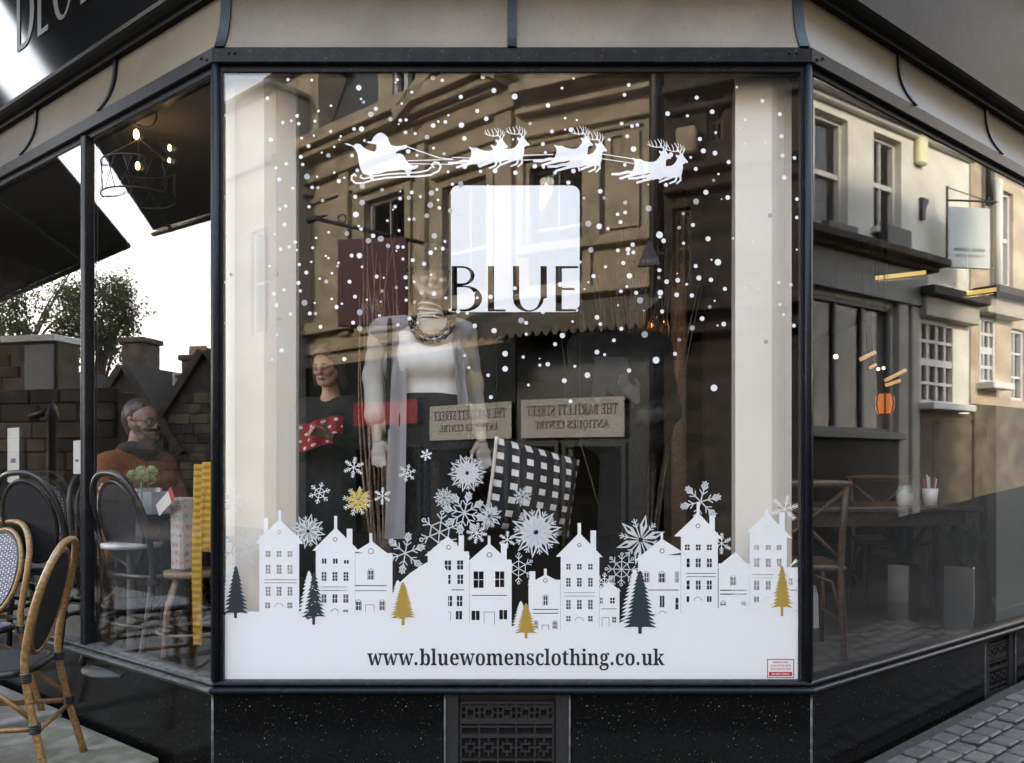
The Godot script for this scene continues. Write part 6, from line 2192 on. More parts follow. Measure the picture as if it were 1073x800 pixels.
func seated(called: String, label: String, at: Transform3D, sk: Material, coat: Material, hair: Material, beard: bool, tilt: float) -> void:
	var o := thing(called, label, "person", "", at)
	var hx := Transform3D(Basis(Vector3.UP, 0.05) * Basis(Vector3.RIGHT, 0.12 + tilt * 0.3), Vector3(0, 1.215, 0.05))
	var torso := [[Vector3(-0.09, 0.52, -0.02), Vector3(0.09, 0.52, -0.02), 0.12, 0.12, 0.95], [Vector3(0, 0.55, -0.02), Vector3(0, 0.8, 0.0), 0.14, 0.14, 0.8], [Vector3(-0.09, 0.86, 0.01), Vector3(0.09, 0.86, 0.01), 0.125, 0.125, 0.85], [Vector3(-0.16, 0.97, 0.0), Vector3(0.16, 0.97, 0.0), 0.07, 0.07, 1.0]]
	var sh := [Vector3(-0.21, 0.96, 0), Vector3(0.21, 0.96, 0)]
	var el := [Vector3(-0.26, 0.7, 0.1), Vector3(0.26, 0.7, 0.1)]
	var wr := [Vector3(-0.1, 0.68, 0.34), Vector3(0.1, 0.7, 0.34)]
	var limbs := []
	for s in 2:
		var x := -0.1 if s == 0 else 0.1
		limbs.append([sh[s], el[s], 0.05, 0.04, 1.0])
		limbs.append([el[s], wr[s], 0.04, 0.027, 1.0])
		limbs.append([Vector3(x, 0.5, 0.0), Vector3(x * 1.3, 0.5, 0.42), 0.088, 0.062, 1.0])
		limbs.append([Vector3(x * 1.3, 0.5, 0.42), Vector3(x * 1.3, 0.09, 0.38), 0.06, 0.042, 1.0])
		limbs.append([Vector3(x * 1.3, 0.045, 0.35), Vector3(x * 1.3, 0.04, 0.52), 0.045, 0.034, 1.0])
	var st := tool(false)
	skin(st, torso + limbs + [[Vector3(0, 0.98, 0.0), Vector3(0, 1.14, 0.03), 0.062, 0.056, 1.0]], 0.016, 0.05)
	skin(st, head_blobs(1.05), 0.005, 0.011, hx)
	for s in 2:
		skin(st, hand_blobs(1.0 if s else -1.0, 0.7), 0.005, 0.012, along(el[s], wr[s], Vector3(0, -1, 0.3)))
	part("body", st, sk, o)
	face(o, hx, mats.lip, hair)
	st = tool(false)
	var jk := []
	for b in torso:
		jk.append([b[0], b[1], b[2] + 0.014, b[3] + 0.014, b[4]])
	for s in 2:
		jk.append([sh[s], el[s], 0.062, 0.052, 1.0])
		jk.append([el[s], el[s].lerp(wr[s], 0.85), 0.052, 0.042, 1.0])
	jk.append([Vector3(-0.05, 1.03, -0.02), Vector3(0.05, 1.03, -0.02), 0.06, 0.06, 1.0])
	skin(st, jk, 0.016, 0.045)
	part("jacket", st, coat, o)
	st = tool(false)
	var tr := []
	for b in limbs:
		if b[0].y < 0.55 and b[0].y > 0.2:
			tr.append([b[0], b[1], b[2] + 0.012, b[3] + 0.014, 1.0])
	skin(st, tr, 0.018, 0.04)
	part("trousers", st, mats.cloth_black, o)
	for s in [-1, 1]:
		st = tool(false)
		skin(st, [[Vector3(s * 0.13, 0.05, 0.34), Vector3(s * 0.13, 0.045, 0.53), 0.055, 0.044, 1.0], [Vector3(s * 0.13, 0.05, 0.36), Vector3(s * 0.13, 0.14, 0.37), 0.055, 0.055, 1.0]], 0.014, 0.03)
		part("shoe", st, mats.cloth_black, o)
	st = tool(false)
	var hb := [[Vector3(0, 0.055, -0.03), Vector3(0, 0.04, -0.035), 0.08, 0.083, 1.12], [Vector3(0, 0.0, -0.075), Vector3(0, -0.05, -0.06), 0.052, 0.045, 1.0]]
	if not beard:
		hb.append_array([[Vector3(-0.07, 0.04, -0.01), Vector3(-0.095, -0.16, 0.0), 0.036, 0.03, 1.0], [Vector3(0.07, 0.04, -0.01), Vector3(0.095, -0.16, 0.0), 0.036, 0.03, 1.0], [Vector3(0, 0.0, -0.09), Vector3(0, -0.17, -0.08), 0.07, 0.06, 1.0]])
	skin(st, hb, 0.009, 0.03, hx)
	part("hair", st, hair, o)
	if beard:
		st = tool(false)
		skin(st, [[Vector3(-0.058, -0.03, 0.02), Vector3(-0.035, -0.085, 0.045), 0.02, 0.024, 1.0], [Vector3(0.058, -0.03, 0.02), Vector3(0.035, -0.085, 0.045), 0.02, 0.024, 1.0], [Vector3(-0.03, -0.095, 0.055), Vector3(0.03, -0.095, 0.055), 0.03, 0.03, 1.0], [Vector3(-0.03, -0.042, 0.074), Vector3(0.03, -0.042, 0.074), 0.009, 0.009, 1.0]], 0.007, 0.02, hx)
		part("beard", st, hair, o)
		st = tool(false)
		for s in [-1, 1]:
			var ring := []
			for i in 12:
				ring.append(hx * Vector3(0.032 * s + 0.024 * cos(TAU * i / 12.0), 0.003 + 0.018 * sin(TAU * i / 12.0), 0.094))
			tube(st, ring, 0.0025, 5, Transform3D(), true)
			tube(st, [hx * Vector3(0.056 * s, 0.006, 0.092), hx * Vector3(0.084 * s, 0.01, 0.0), hx * Vector3(0.083 * s, -0.005, -0.02)], 0.0022, 5)
		tube(st, [hx * Vector3(-0.009, 0.006, 0.096), hx * Vector3(0.009, 0.006, 0.096)], 0.0022, 5)
		part("glasses", st, mats.iron, o)
		st = tool(false)
		var scarf := []
		for i in 16:
			var t := TAU * i / 16.0
			scarf.append(Vector3(0.085 * cos(t), 1.06 + 0.012 * sin(t * 3.0), 0.02 + 0.085 * sin(t)))
		tube(st, scarf, 0.036, 8, Transform3D(), true)
		part("scarf", st, mats.cloth_black, o)

# ==================================================================== in the middle window
func build_window_display() -> void:
	mottled("mannequin", lin(0.42, 0.34, 0.26), lin(0.47, 0.385, 0.30), 0.35, 2.0, 0.01, 0.0, 60)
	mat("mannequin_grey", lin(0.34, 0.29, 0.245), 0.45)
	mottled("knit_cream", lin(0.56, 0.52, 0.46), lin(0.66, 0.62, 0.55), 0.9, 9.0, 0.05, 0.15, 61)
	mottled("satin_cream", lin(0.72, 0.69, 0.64), lin(0.78, 0.75, 0.70), 0.5, 3.0, 0.01, 0.0, 62)
	mottled("knit_grey", lin(0.33, 0.315, 0.315), lin(0.42, 0.40, 0.40), 0.9, 9.0, 0.05, 0.15, 63)
	mat("bead", lin(0.02, 0.021, 0.026), 0.2)
	mottled("reed", lin(0.2, 0.13, 0.09), lin(0.4, 0.29, 0.2), 0.75, 3.0, 0.02, 0.0, 64)
	mottled("reed_dark", lin(0.05, 0.042, 0.034), lin(0.14, 0.12, 0.095), 0.8, 3.0, 0.02, 0.0, 65)
	# low plinth
	var st := tool()
	cbox(st, Vector3(-0.92, FLOOR, -4.6), Vector3(0.9, FLOOR + 0.1, -3.42), 0.01)
	solo("display_plinth", st, mats.room_dark, "low black plinth under the mannequin in the window", "plinth")
	mannequin()
	cushion()
	# bundles of tall dried reeds, each stem its own
	reeds("tall dried reeds in a bundle behind the mannequin", Vector3(-0.66, FLOOR + 0.1, -4.25), 34, 2.05, 0.13, mats.reed, 31, 0.1)
	reeds("dense dark reeds standing behind the dark jacket", Vector3(0.66, FLOOR, -4.35), 90, 2.2, 0.22, mats.reed_dark, 32, 0.06)
	# vase holding the lighter bundle
	for v in [[Vector3(-0.66, FLOOR + 0.1, -4.25), "dark vase holding the bundle of pale reeds"], [Vector3(0.66, FLOOR, -4.35), "dark floor vase holding the dense reeds"]]:
		st = tool(false)
		lathe(st, [[0.0, 0.0], [0.1, 0.0], [0.13, 0.1], [0.12, 0.28], [0.08, 0.42], [0.09, 0.46], [0.075, 0.455], [0.07, 0.1], [0.0, 0.05]], 18)
		solo("floor_vase", st, mats.room_dark, v[1], "vase", "", Transform3D(Basis(), v[0]))
	# second figure in a dark jacket
	jacket_form()
	# slim wooden post and the lantern on it
	st = tool(false)
	tube(st, [Vector3(0.99, FLOOR, -4.9), Vector3(0.99, 2.9, -4.9)], 0.045, 12)
	solo("timber_post", st, mottled("post_wood", lin(0.10, 0.06, 0.04), lin(0.16, 0.10, 0.065), 0.5, 3.0, 0.02, 0.0, 66), "slim brown timber post among the dark reeds", "post")
	lantern(at_depth(689, 345, 4.55))

func mannequin() -> void:
	# stands 0.55 m behind the pane; places read off the photo at that depth
	var z := 3.86
	var p := func(x: float, y: float, dz := 0.0) -> Vector3:
		return at_depth(x, y, z + dz)
	var o := thing("mannequin", "shop mannequin in cream top and long grey cardigan with black hat", "mannequin")
	var st := tool(false)
	var hip: Vector3 = p.call(450, 440)
	var sh := [p.call(398, 346), p.call(490, 350)]
	var el := [p.call(391, 395, 0.02), p.call(497, 402, 0.04)]
	var wr := [p.call(396, 462, -0.08), p.call(505, 462, 0.0)]
	var body := [[p.call(430, 440), p.call(466, 440), 0.125, 0.125, 0.85], [p.call(448, 440), p.call(448, 405), 0.12, 0.105, 0.85], [p.call(435, 378, -0.02), p.call(462, 378, -0.02), 0.11, 0.11, 0.85], [p.call(412, 348), p.call(480, 349), 0.06, 0.06, 1.0], [p.call(433, 378, -0.07), p.call(466, 378, -0.07), 0.055, 0.055, 1.0], [p.call(449, 345), p.call(452, 318), 0.052, 0.048, 1.0]]
	for s in 2:
		body.append([sh[s], el[s], 0.047, 0.037, 1.0])
		body.append([el[s], wr[s], 0.037, 0.025, 1.0])
		var hx: Vector3 = hip + Vector3(-0.09 if s == 0 else 0.09, -0.02, 0)
		var kn := Vector3(hx.x * 1.0, FLOOR + 0.58, hx.z - 0.0)
		body.append([hx, kn, 0.088, 0.058, 1.0])
		body.append([kn, Vector3(kn.x, FLOOR + 0.18, kn.z - 0.02), 0.055, 0.038, 1.0])
		body.append([Vector3(kn.x, FLOOR + 0.145, kn.z - 0.04), Vector3(kn.x, FLOOR + 0.135, kn.z + 0.13), 0.042, 0.03, 1.0])
	skin(st, body, 0.014, 0.05)
	var hx := Transform3D(Basis(Vector3.UP, 0.22) * Basis(Vector3.RIGHT, -0.03), p.call(453, 293))
	skin(st, head_blobs(), 0.005, 0.012, hx)
	part("body", st, mats.mannequin, o)
	for s in 2:
		st = tool(false)
		skin(st, hand_blobs(1.0 if s else -1.0, 0.55), 0.005, 0.01, along(el[s], wr[s], Vector3(0.2, 0, 1)))
		part("hand", st, mats.mannequin_grey, o)
	# fitted satin top
	st = tool(false)
	skin(st, [[p.call(434, 412), p.call(464, 412), 0.115, 0.115, 0.88], [p.call(435, 380, -0.02), p.call(463, 380, -0.02), 0.122, 0.122, 0.88], [p.call(433, 379, -0.07), p.call(467, 379, -0.07), 0.066, 0.066, 1.0], [p.call(424, 352), p.call(472, 352), 0.062, 0.062, 1.0]], 0.012, 0.04)
	part("top", st, mats.satin_cream, o)
	# cream sleeves, grey cardigan fronts with black edge
	for s in 2:
		st = tool(false)
		var m: Vector3 = el[s].lerp(wr[s], 0.62)
		skin(st, [[sh[s], el[s], 0.05 - 0.004 * s, 0.044 - 0.004 * s, 1.0], [el[s], m, 0.044 - 0.004 * s, 0.05 - 0.012 * s, 1.0], [m, el[s].lerp(wr[s], 0.68), 0.042, 0.036, 1.0]], 0.012, 0.03)
		part("sleeve", st, mats.knit_cream if s == 0 else mats.knit_grey, o)
	st = tool(false)
	# front panel falling straight from the shoulder
	for pn in [[419, 348, 414, 565, 17.0, -0.135], [478, 352, 486, 425, 9.0, -0.12]]:
		for i in 22:
			for j in 5:
				var q := []
				for c in [[0, 0], [1, 0], [1, 1], [0, 1]]:
					var t: float = (i + c[0]) / 22.0
					var u: float = (j + c[1]) / 5.0 - 0.5
					var px: float = lerpf(pn[0], pn[2], t) + u * pn[4] * (1.0 + 0.25 * t)
					q.append(p.call(px, lerpf(pn[1], pn[3], t), pn[5] * (0.35 + 0.65 * sin(minf(t * 4.0, 1.0) * PI / 2)) + 0.018 * sin(u * 7.0 + t * 2.0)))
				quad(st, q[3], q[2], q[1], q[0])
	part("cardigan_front", st, mats.knit_grey, o)
	st = tool(false)
	skin(st, [[p.call(402, 347), p.call(424, 344), 0.066, 0.062, 1.0], [p.call(486, 350), p.call(474, 345), 0.064, 0.06, 1.0], [p.call(416, 380, 0.06), p.call(482, 380, 0.06), 0.1, 0.1, 0.8], [p.call(410, 352, 0.03), p.call(484, 352, 0.03), 0.055, 0.055, 1.0]], 0.014, 0.03)
	part("cardigan_back", st, mats.knit_grey, o)
	st = tool(false)
	for i in 1:
		var pts := []
		for k in 14:
			var t := k / 13.0
			pts.append(p.call(lerpf(409, 407, t), lerpf(335, 450, t), -0.05 - 0.09 * sin(minf(t * 4.0, 1.0) * PI / 2)))
		tube(st, pts, 0.011, 6)
	part("cardigan_edge", st, mats.cloth_black, o)
	# trousers
	st = tool(false)
	var tr := [[p.call(432, 440), p.call(464, 440), 0.137, 0.137, 0.88], [p.call(436, 425), p.call(462, 425), 0.12, 0.12, 0.9]]
	for s in 2:
		var h2: Vector3 = hip + Vector3(-0.08 if s == 0 else 0.08, -0.04, 0)
		tr.append([h2, Vector3(h2.x, FLOOR + 0.3, h2.z), 0.11, 0.09, 1.0])
	skin(st, tr, 0.018, 0.05)
	part("trousers", st, mats.cloth_black, o)
	# thin scarf wound at the neck
	for k in 5:
		st = tool(false)
		var ring := []
		for i in 18:
			var a := TAU * i / 18.0
			ring.append(p.call(451, 336 - k * 3.6) + Vector3(cos(a) * (0.064 - k * 0.003), 0.01 * sin(a + k * 1.3), sin(a) * 0.06))
		tube(st, ring, 0.0045, 6, Transform3D(), true)
		part("scarf_fold", st, mats.satin_cream, o)
	# necklace of dark tubes, two strands
	for row in 2:
		var n := 12
		for i in n:
			var a := lerpf(-0.25, PI + 0.25, i / float(n - 1))
			var b := a + (PI + 0.5) / n * 1.02
			var r := 0.105 - row * 0.022
			var c: Vector3 = p.call(455, 340)
			var f := func(t: float) -> Vector3:
				return c + Vector3(-cos(t) * r * 0.95, -sin(t) * r * 1.05 + 0.01, 0.085 + 0.045 * maxf(sin(t), 0.0))
			st = tool(false)
			var mid: Vector3 = f.call((a + b) / 2)
			tube(st, [f.call(a), mid, f.call(b)], [0.008, 0.0115, 0.008], 8)
			part("bead", st, mats.bead, o)
	# hat with a brim
	st = tool(false)
	lathe(st, [[0.0, 0.115], [0.06, 0.11], [0.09, 0.085], [0.1, 0.03], [0.104, 0.0], [0.132, -0.006], [0.132, -0.011], [0.1, -0.008]], 26, hx * Transform3D(Basis(Vector3.RIGHT, 0.1), Vector3(0, 0.055, -0.01)))
	solo("hat", st, mats.cloth_black, "black brimmed hat on the mannequin's head", "hat")

func cushion() -> void:
	var im := Image.create(256, 256, false, Image.FORMAT_RGB8)
	im.fill(lin(0.009, 0.009, 0.011))
	for i in 8:
		for j in 8:
			im.fill_rect(Rect2i(i * 32 + 9, j * 32 + 9, 15, 15), lin(0.62, 0.58, 0.53))
	var m := mat("checked", Color.WHITE, 0.9)
	m.albedo_texture = ImageTexture.create_from_image(im)
	var o := thing("cushion", "black cushion with white checks and a pale zipped edge", "cushion")
	var z := 3.72
	var cn := [at_depth(521, 458, z), at_depth(608, 482, z + 0.1), at_depth(596, 566, z + 0.1), at_depth(508, 556, z)]
	var st := tool(false)
	var n := 16
	var nm: Vector3 = (cn[1] - cn[0]).cross(cn[3] - cn[0]).normalized()
	for side in [-1, 1]:
		for i in n:
			for j in n:
				var q := []
				for c in [[0, 0], [1, 0], [1, 1], [0, 1]]:
					var u: float = (i + c[0]) / float(n)
					var v: float = (j + c[1]) / float(n)
					var b := pow(sin(u * PI) * sin(v * PI), 0.5) * 0.12
					var pinch := 0.06 * (sin(v * PI) * (0.5 - u) + 0.0) 
					var pos: Vector3 = cn[0].lerp(cn[1], u).lerp(cn[3].lerp(cn[2], u), v)
					pos += (cn[1] - cn[0]) * pinch * 0.35 - nm * b * side
					pos += nm * 0.006 * sin(u * 11.0 + v * 4.0) * b * 8.0
					q.append([pos, Vector2(u * 0.78 + 0.03, v * 0.85 + 0.03)])
				for k in ([0, 2, 1, 0, 3, 2] if side > 0 else [0, 1, 2, 0, 2, 3]):
					st.set_uv(q[k][1])
					st.add_vertex(q[k][0])
	part("cover", st, m, o)
	st = tool(false)
	var e := []
	for k in 12:
		var t := k / 11.0
		e.append(cn[0].lerp(cn[3], t) + (cn[1] - cn[0]) * 0.0105 * sin(t * PI) + Vector3(0, 0, 0.012))
	tube(st, e, 0.009, 6)
	part("zip_edge", st, mat("zip", lin(0.62, 0.56, 0.5), 0.7), o)
	# the nylon it hangs by
	st = tool(false)
	tube(st, [cn[0], Vector3(cn[0].x, 2.9, cn[0].z)], 0.0008, 4)
	part("hanging_thread", st, mats.reed_dark, o)
	st = tool(false)
	tube(st, [cn[1], Vector3(cn[1].x, 2.9, cn[1].z)], 0.0008, 4)
	part("hanging_thread", st, mats.reed_dark, o)

func reeds(label: String, at: Vector3, count: int, h: float, spread: float, m: Material, sd: int, lean: float) -> void:
	var r := RandomNumberGenerator.new()
	r.seed = sd
	var o := thing("reed_bundle", label, "dried reeds", "", Transform3D(Basis(), at))
	for i in count:
		var st := tool(false)
		var b := Vector3(r.randf_range(-0.05, 0.05), 0.2, r.randf_range(-0.04, 0.04))
		var e := Vector3(r.randfn() * spread * 0.7, h * r.randf_range(0.72, 1.05), r.randfn() * spread * 0.3)
		var mid := b.lerp(e, 0.5) + Vector3(r.randfn() * lean, 0, r.randfn() * lean * 0.4)
		var pts := []
		for k in 8:
			var t := k / 7.0
			pts.append(b * (1 - t) * (1 - t) + mid * 2.0 * t * (1 - t) + e * t * t)
		tube(st, pts, [0.006, 0.0058, 0.0055, 0.005, 0.0044, 0.0038, 0.003, 0.0015], 5)
		part("stem", st, m, o)

func jacket_form() -> void:
	var o := thing("display_form", "dark jacketed display figure with raised grey hand beside the boards", "mannequin")
	var z := 4.25
	var p := func(x: float, y: float, dz := 0.0) -> Vector3:
		return at_depth(x, y, z + dz)
	var st := tool(false)
	var base := at_depth(650, 500, z)
	skin(st, [[p.call(632, 452), p.call(680, 452), 0.12, 0.12, 0.8], [p.call(632, 400), p.call(676, 400), 0.125, 0.125, 0.75], [p.call(612, 362), p.call(688, 364), 0.07, 0.075, 1.0], [p.call(692, 368), p.call(702, 432, 0.02), 0.06, 0.055, 1.0], [p.call(702, 432), p.call(676, 436, -0.14), 0.055, 0.045, 1.0], [p.call(608, 366), p.call(600, 430, 0.02), 0.06, 0.05, 1.0], [Vector3(base.x, FLOOR + 0.3, base.z), p.call(655, 455), 0.13, 0.12, 0.8]], 0.018, 0.05)
	part("jacket", st, mats.cloth_black, o)
	st = tool(false)
	skin(st, [[p.call(676, 437, -0.14), p.call(688, 436, -0.1), 0.047, 0.047, 1.0]], 0.012, 0.02)
	part("cuff", st, mottled("cuff_grey", lin(0.025, 0.027, 0.029), lin(0.07, 0.073, 0.076), 0.9, 8.0, 0.03, 0.0, 67), o)
	st = tool(false)
	var e: Vector3 = p.call(680, 437, -0.16)
	var w: Vector3 = p.call(667, 420, -0.18)
	skin(st, hand_blobs(1.0, 0.3), 0.006, 0.012, along(e, w, Vector3(0.6, 0, 1)))
	part("hand", st, mat("glove_grey", lin(0.09, 0.09, 0.088), 0.6), o)
	# sheer grey scarf down the chest
	st = tool(false)
	for i in 16:
		for j in 6:
			var q := []
			for c in [[0, 0], [1, 0], [1, 1], [0, 1]]:
				var t: float = (i + c[0]) / 16.0
				var u: float = (j + c[1]) / 6.0
				q.append(p.call(lerpf(622, 658, u) + 2.0 * sin(t * 5.0), lerpf(374, 416 + 6.0 * sin(u * 9.0), t), -0.115 - 0.01 * sin(u * 26.0)))
			quad(st, q[3], q[2], q[1], q[0])
	part("scarf", st, mats.cuff_grey, o)

func lantern(at: Vector3) -> void:
	var o := thing("candle_lantern", "small glowing wire lantern hung on the timber post", "lantern", "", Transform3D(Basis(), at))
	var st := tool(false)
	for i in 10:
		var a := TAU * i / 10.0
		tube(st, [Vector3(0.06 * cos(a), -0.1, 0.06 * sin(a)), Vector3(0.07 * cos(a), 0.0, 0.07 * sin(a)), Vector3(0.045 * cos(a), 0.12, 0.045 * sin(a))], 0.0025, 4)
	part("cage", st, mats.iron, o)
	st = tool(false)
	tube(st, [Vector3(0, 0.12, 0), Vector3(0, 2.9 - at.y, 0)], 0.002, 4)
	part("cord", st, mats.iron, o)
	for k in 2:
		st = tool(false)
		var s := -0.03 if k == 0 else 0.03
		lathe(st, [[0.0, 0.012], [0.008, 0.006], [0.009, 0.0], [0.005, -0.01], [0.0, -0.012]], 8, Transform3D(Basis(), Vector3(s, 0.02 + 0.02 * k, 0)))
		part("bulb", st, glow("bulb_warm", Color(1.0, 0.62, 0.28), 0.8), o)
	var l := OmniLight3D.new()
	l.name = "lantern_light"
	l.light_color = Color(1.0, 0.66, 0.36)
	l.light_energy = 0.004
	l.omni_range = 6.0
	l.omni_attenuation = 2.0
	l.light_size = 0.03
	l.shadow_enabled = true
	l.position = Vector3(0, 0.03, 0.05)
	o.add_child(l)

func glow(key: String, c: Color, e: float) -> StandardMaterial3D:
	var m := mat(key, c, 0.5)
	m.emission_enabled = true
	m.emission = c
	m.emission_energy_multiplier = e
	return m

# ==================================================================== rattan chairs
func weave_tex(a: Color, b: Color) -> ImageTexture:
	var im := Image.create(128, 128, false, Image.FORMAT_RGB8)
	im.fill(a)
	for i in 8:
		for j in 16:
			if (i + j) % 2 == 0:
				im.fill_rect(Rect2i(i * 16 + 2, j * 8 + 2, 11, 4), b)
			else:
				im.fill_rect(Rect2i(i * 16 + 5, j * 8 + 1, 4, 6), b.lerp(a, 0.55))
	return ImageTexture.create_from_image(im)

func cane_materials() -> void:
	if mats.has("cane"):
		return
	mottled("cane", lin(0.13, 0.068, 0.022), lin(0.29, 0.17, 0.064), 0.32, 5.0, 0.02, 0.03, 70)
	mat("cane_node", lin(0.12, 0.062, 0.022), 0.5)
	mat("wrap", lin(0.008, 0.007, 0.007), 0.4)
	mottled("dark_frame", lin(0.008, 0.007, 0.007), lin(0.02, 0.017, 0.015), 0.35, 5.0, 0.02, 0.0, 71)
	for k in [["weave_navy", lin(0.018, 0.022, 0.045), lin(0.42, 0.44, 0.48)], ["weave_black", lin(0.006, 0.006, 0.009), lin(0.03, 0.03, 0.036)]]:
		var m := mat(k[0], Color.WHITE, 0.5)
		m.albedo_texture = weave_tex(k[1], k[2])
		m.uv1_triplanar = true
		m.uv1_scale = Vector3.ONE * 7.0

# a bistro chair facing +z, seat at 0.45
func bistro_chair(label: String, at: Transform3D, cane: Material, weave: Material, group: String) -> Node3D:
	cane_materials()
	var o := thing("bistro_chair", label, "chair", group, at)
	var st := tool(false)
	var side := [Vector3(0.215, 0.0, -0.3), Vector3(0.2, 0.22, -0.245), Vector3(0.19, 0.44, -0.205), Vector3(0.192, 0.58, -0.215), Vector3(0.19, 0.7, -0.24), Vector3(0.168, 0.81, -0.27), Vector3(0.115, 0.895, -0.295), Vector3(0.05, 0.93, -0.305)]
	var hoop := side.duplicate()
	for i in range(side.size() - 1, -1, -1):
		hoop.append(Vector3(-side[i].x, side[i].y, side[i].z))
	tube(st, rounder(hoop, 4), 0.0148, 9)
	part("back_hoop", st, cane, o)
	# growth rings of the cane
	st = tool(false)
	for s in [-1, 1]:
		for k in [[side[0], side[1], 0.55], [side[1], side[2], 0.5], [side[3], side[4], 0.4], [side[4], side[5], 0.8]]:
			var c: Vector3 = k[0].lerp(k[1], k[2])
			var d: Vector3 = (k[1] - k[0]).normalized() * 0.002
			c.x *= s
			d.x *= s
			tube(st, [c - d, c + d], 0.0155, 9)
	var nd := part("cane_ring", st, mats.cane_node if cane == mats.cane else mats.dark_frame, o)
	nd.set_meta("kind", "stuff")
	# oval of the back with its woven panel, leaning with the hoop
	var lean := Transform3D(Basis(Vector3.RIGHT, -0.24), Vector3(0, 0.69, -0.232))
	st = tool(false)
	var oval := []
	for i in 28:
		var a := TAU * i / 28.0
		oval.append(lean * Vector3(0.148 * cos(a), 0.212 * sin(a), 0))
	tube(st, oval, 0.0115, 8, Transform3D(), true)
	part("back_oval", st, cane, o)
	st = tool(false)
	var inner := []
	for i in 28:
		var a := TAU * i / 28.0
		inner.append(lean * Vector3(0.134 * cos(a), 0.197 * sin(a), 0.006))
	tube(st, inner, 0.006, 6, Transform3D(), true)
	part("binding", st, mats.wrap, o)
	st = tool()
	var pl := PackedVector2Array()
	for i in 28:
		pl.append(Vector2(0.138 * cos(TAU * i / 28.0), 0.2 * sin(TAU * i / 28.0)))
	prism(st, pl, -0.006, 0.006, lean)
	part("back_panel", st, weave, o)
	# seat
	st = tool(false)
	var rim := []
	var sp := PackedVector2Array()
	for i in 32:
		var a := TAU * i / 32.0
		var q := Vector2(0.212 * signf(cos(a)) * pow(absf(cos(a)), 0.55), 0.205 * signf(sin(a)) * pow(absf(sin(a)), 0.55))
		rim.append(Vector3(q.x, 0.44, q.y + 0.0))
		sp.append(Vector2(q.x, -q.y))
	tube(st, rim, 0.016, 8, Transform3D(), true)
	part("seat_rim", st, mats.wrap, o)
	st = tool()
	prism(st, sp, 0.436, 0.452, Transform3D(Basis(Vector3.RIGHT, -PI / 2), Vector3.ZERO))
	part("seat", st, weave, o)
	# front legs, stretchers, bent braces
	for s in [-1, 1]:
		st = tool(false)
		tube(st, [Vector3(s * 0.205, 0.0, 0.21), Vector3(s * 0.19, 0.43, 0.175)], 0.0155, 8)
		part("front_leg", st, cane, o)
		st = tool(false)
		tube(st, [Vector3(s * 0.198, 0.23, 0.19), Vector3(s * 0.202, 0.23, -0.235)], 0.011, 7)
		part("side_stretcher", st, cane, o)
		st = tool(false)
		tube(st, [Vector3(s * 0.196, 0.27, 0.18), Vector3(s * 0.19, 0.36, 0.1), Vector3(s * 0.185, 0.395, 0.0), Vector3(s * 0.19, 0.36, -0.12), Vector3(s * 0.196, 0.27, -0.225)], 0.009, 6)
		part("bent_brace", st, cane, o)
		for w in [[Vector3(s * 0.198, 0.232, 0.19), 0.021], [Vector3(s * 0.2, 0.232, -0.243), 0.022], [Vector3(s * 0.191, 0.425, -0.207), 0.022], [Vector3(s * 0.19, 0.41, 0.176), 0.021]]:
			st = tool(false)
			for k in 4:
				var c: Vector3 = w[0] + Vector3(0, (k - 1.5) * 0.0085, 0)
				tube(st, [c - Vector3(0, 0.004, 0), c + Vector3(0, 0.004, 0)], w[1], 8)
			var wp := part("wrapping", st, mats.wrap, o)
			wp.set_meta("kind", "stuff")
	for zz in [0.19, -0.24]:
		st = tool(false)
		tube(st, [Vector3(-0.2, 0.21, zz), Vector3(0.2, 0.21, zz)], 0.01, 7)
		part("cross_stretcher", st, cane, o)
	return o

func stand(x: float, z: float, facing: Vector3, y := -1.0) -> Transform3D:
	var f := Vector3(facing.x, 0, facing.z).normalized()
	return Transform3D(Basis(Vector3.UP.cross(f), Vector3.UP, f), Vector3(x, ground_at(x, z) + 0.012 if y < 0.0 else y, z))

func build_terrace_chairs() -> void:
	cane_materials()
	bistro_chair("golden cane bistro chair with dark woven oval back beside the shop sill", stand(-2.1, -3.30, Vector3(-0.97, 0, 0.2)), mats.cane, mats.weave_black, "cane chairs on the terrace")
	bistro_chair("golden cane bistro chair with blue and white woven back by the pane", stand(-2.62, -3.86, Vector3(-0.35, 0, 0.94)), mats.cane, mats.weave_navy, "cane chairs on the terrace")

# ==================================================================== cafe behind the chairs' window
func build_cafe_near_chairs() -> void:
	cane_materials()
	bistro_chair("black framed bistro chair inside the cafe by the round table", stand(-1.75, -4.15, Vector3(0.5, 0, -0.86), FLOOR), mats.dark_frame, mats.weave_black, "dark chairs inside the cafe")
	bistro_chair("black framed bistro chair inside the cafe beside the yellow scarf", stand(-1.5, -4.42, Vector3(-0.9, 0, 0.4), FLOOR), mats.dark_frame, mats.weave_black, "dark chairs inside the cafe")
	bistro_chair("black framed bistro chair inside the cafe behind the mullion", stand(-2.66, -4.72, Vector3(0.6, 0, 0.8), FLOOR), mats.dark_frame, mats.weave_navy, "dark chairs inside the cafe")
	bistro_chair("black framed bistro chair under the person in orange", stand(-2.19, -4.72, Vector3(0.91, 0, 0.41), FLOOR), mats.dark_frame, mats.weave_black, "dark chairs inside the cafe")
	bistro_chair("black framed bistro chair tucked behind the menu card", stand(-3.06, -5.0, Vector3(0.96, 0, 0.27), FLOOR), mats.dark_frame, mats.weave_black, "dark chairs inside the cafe")

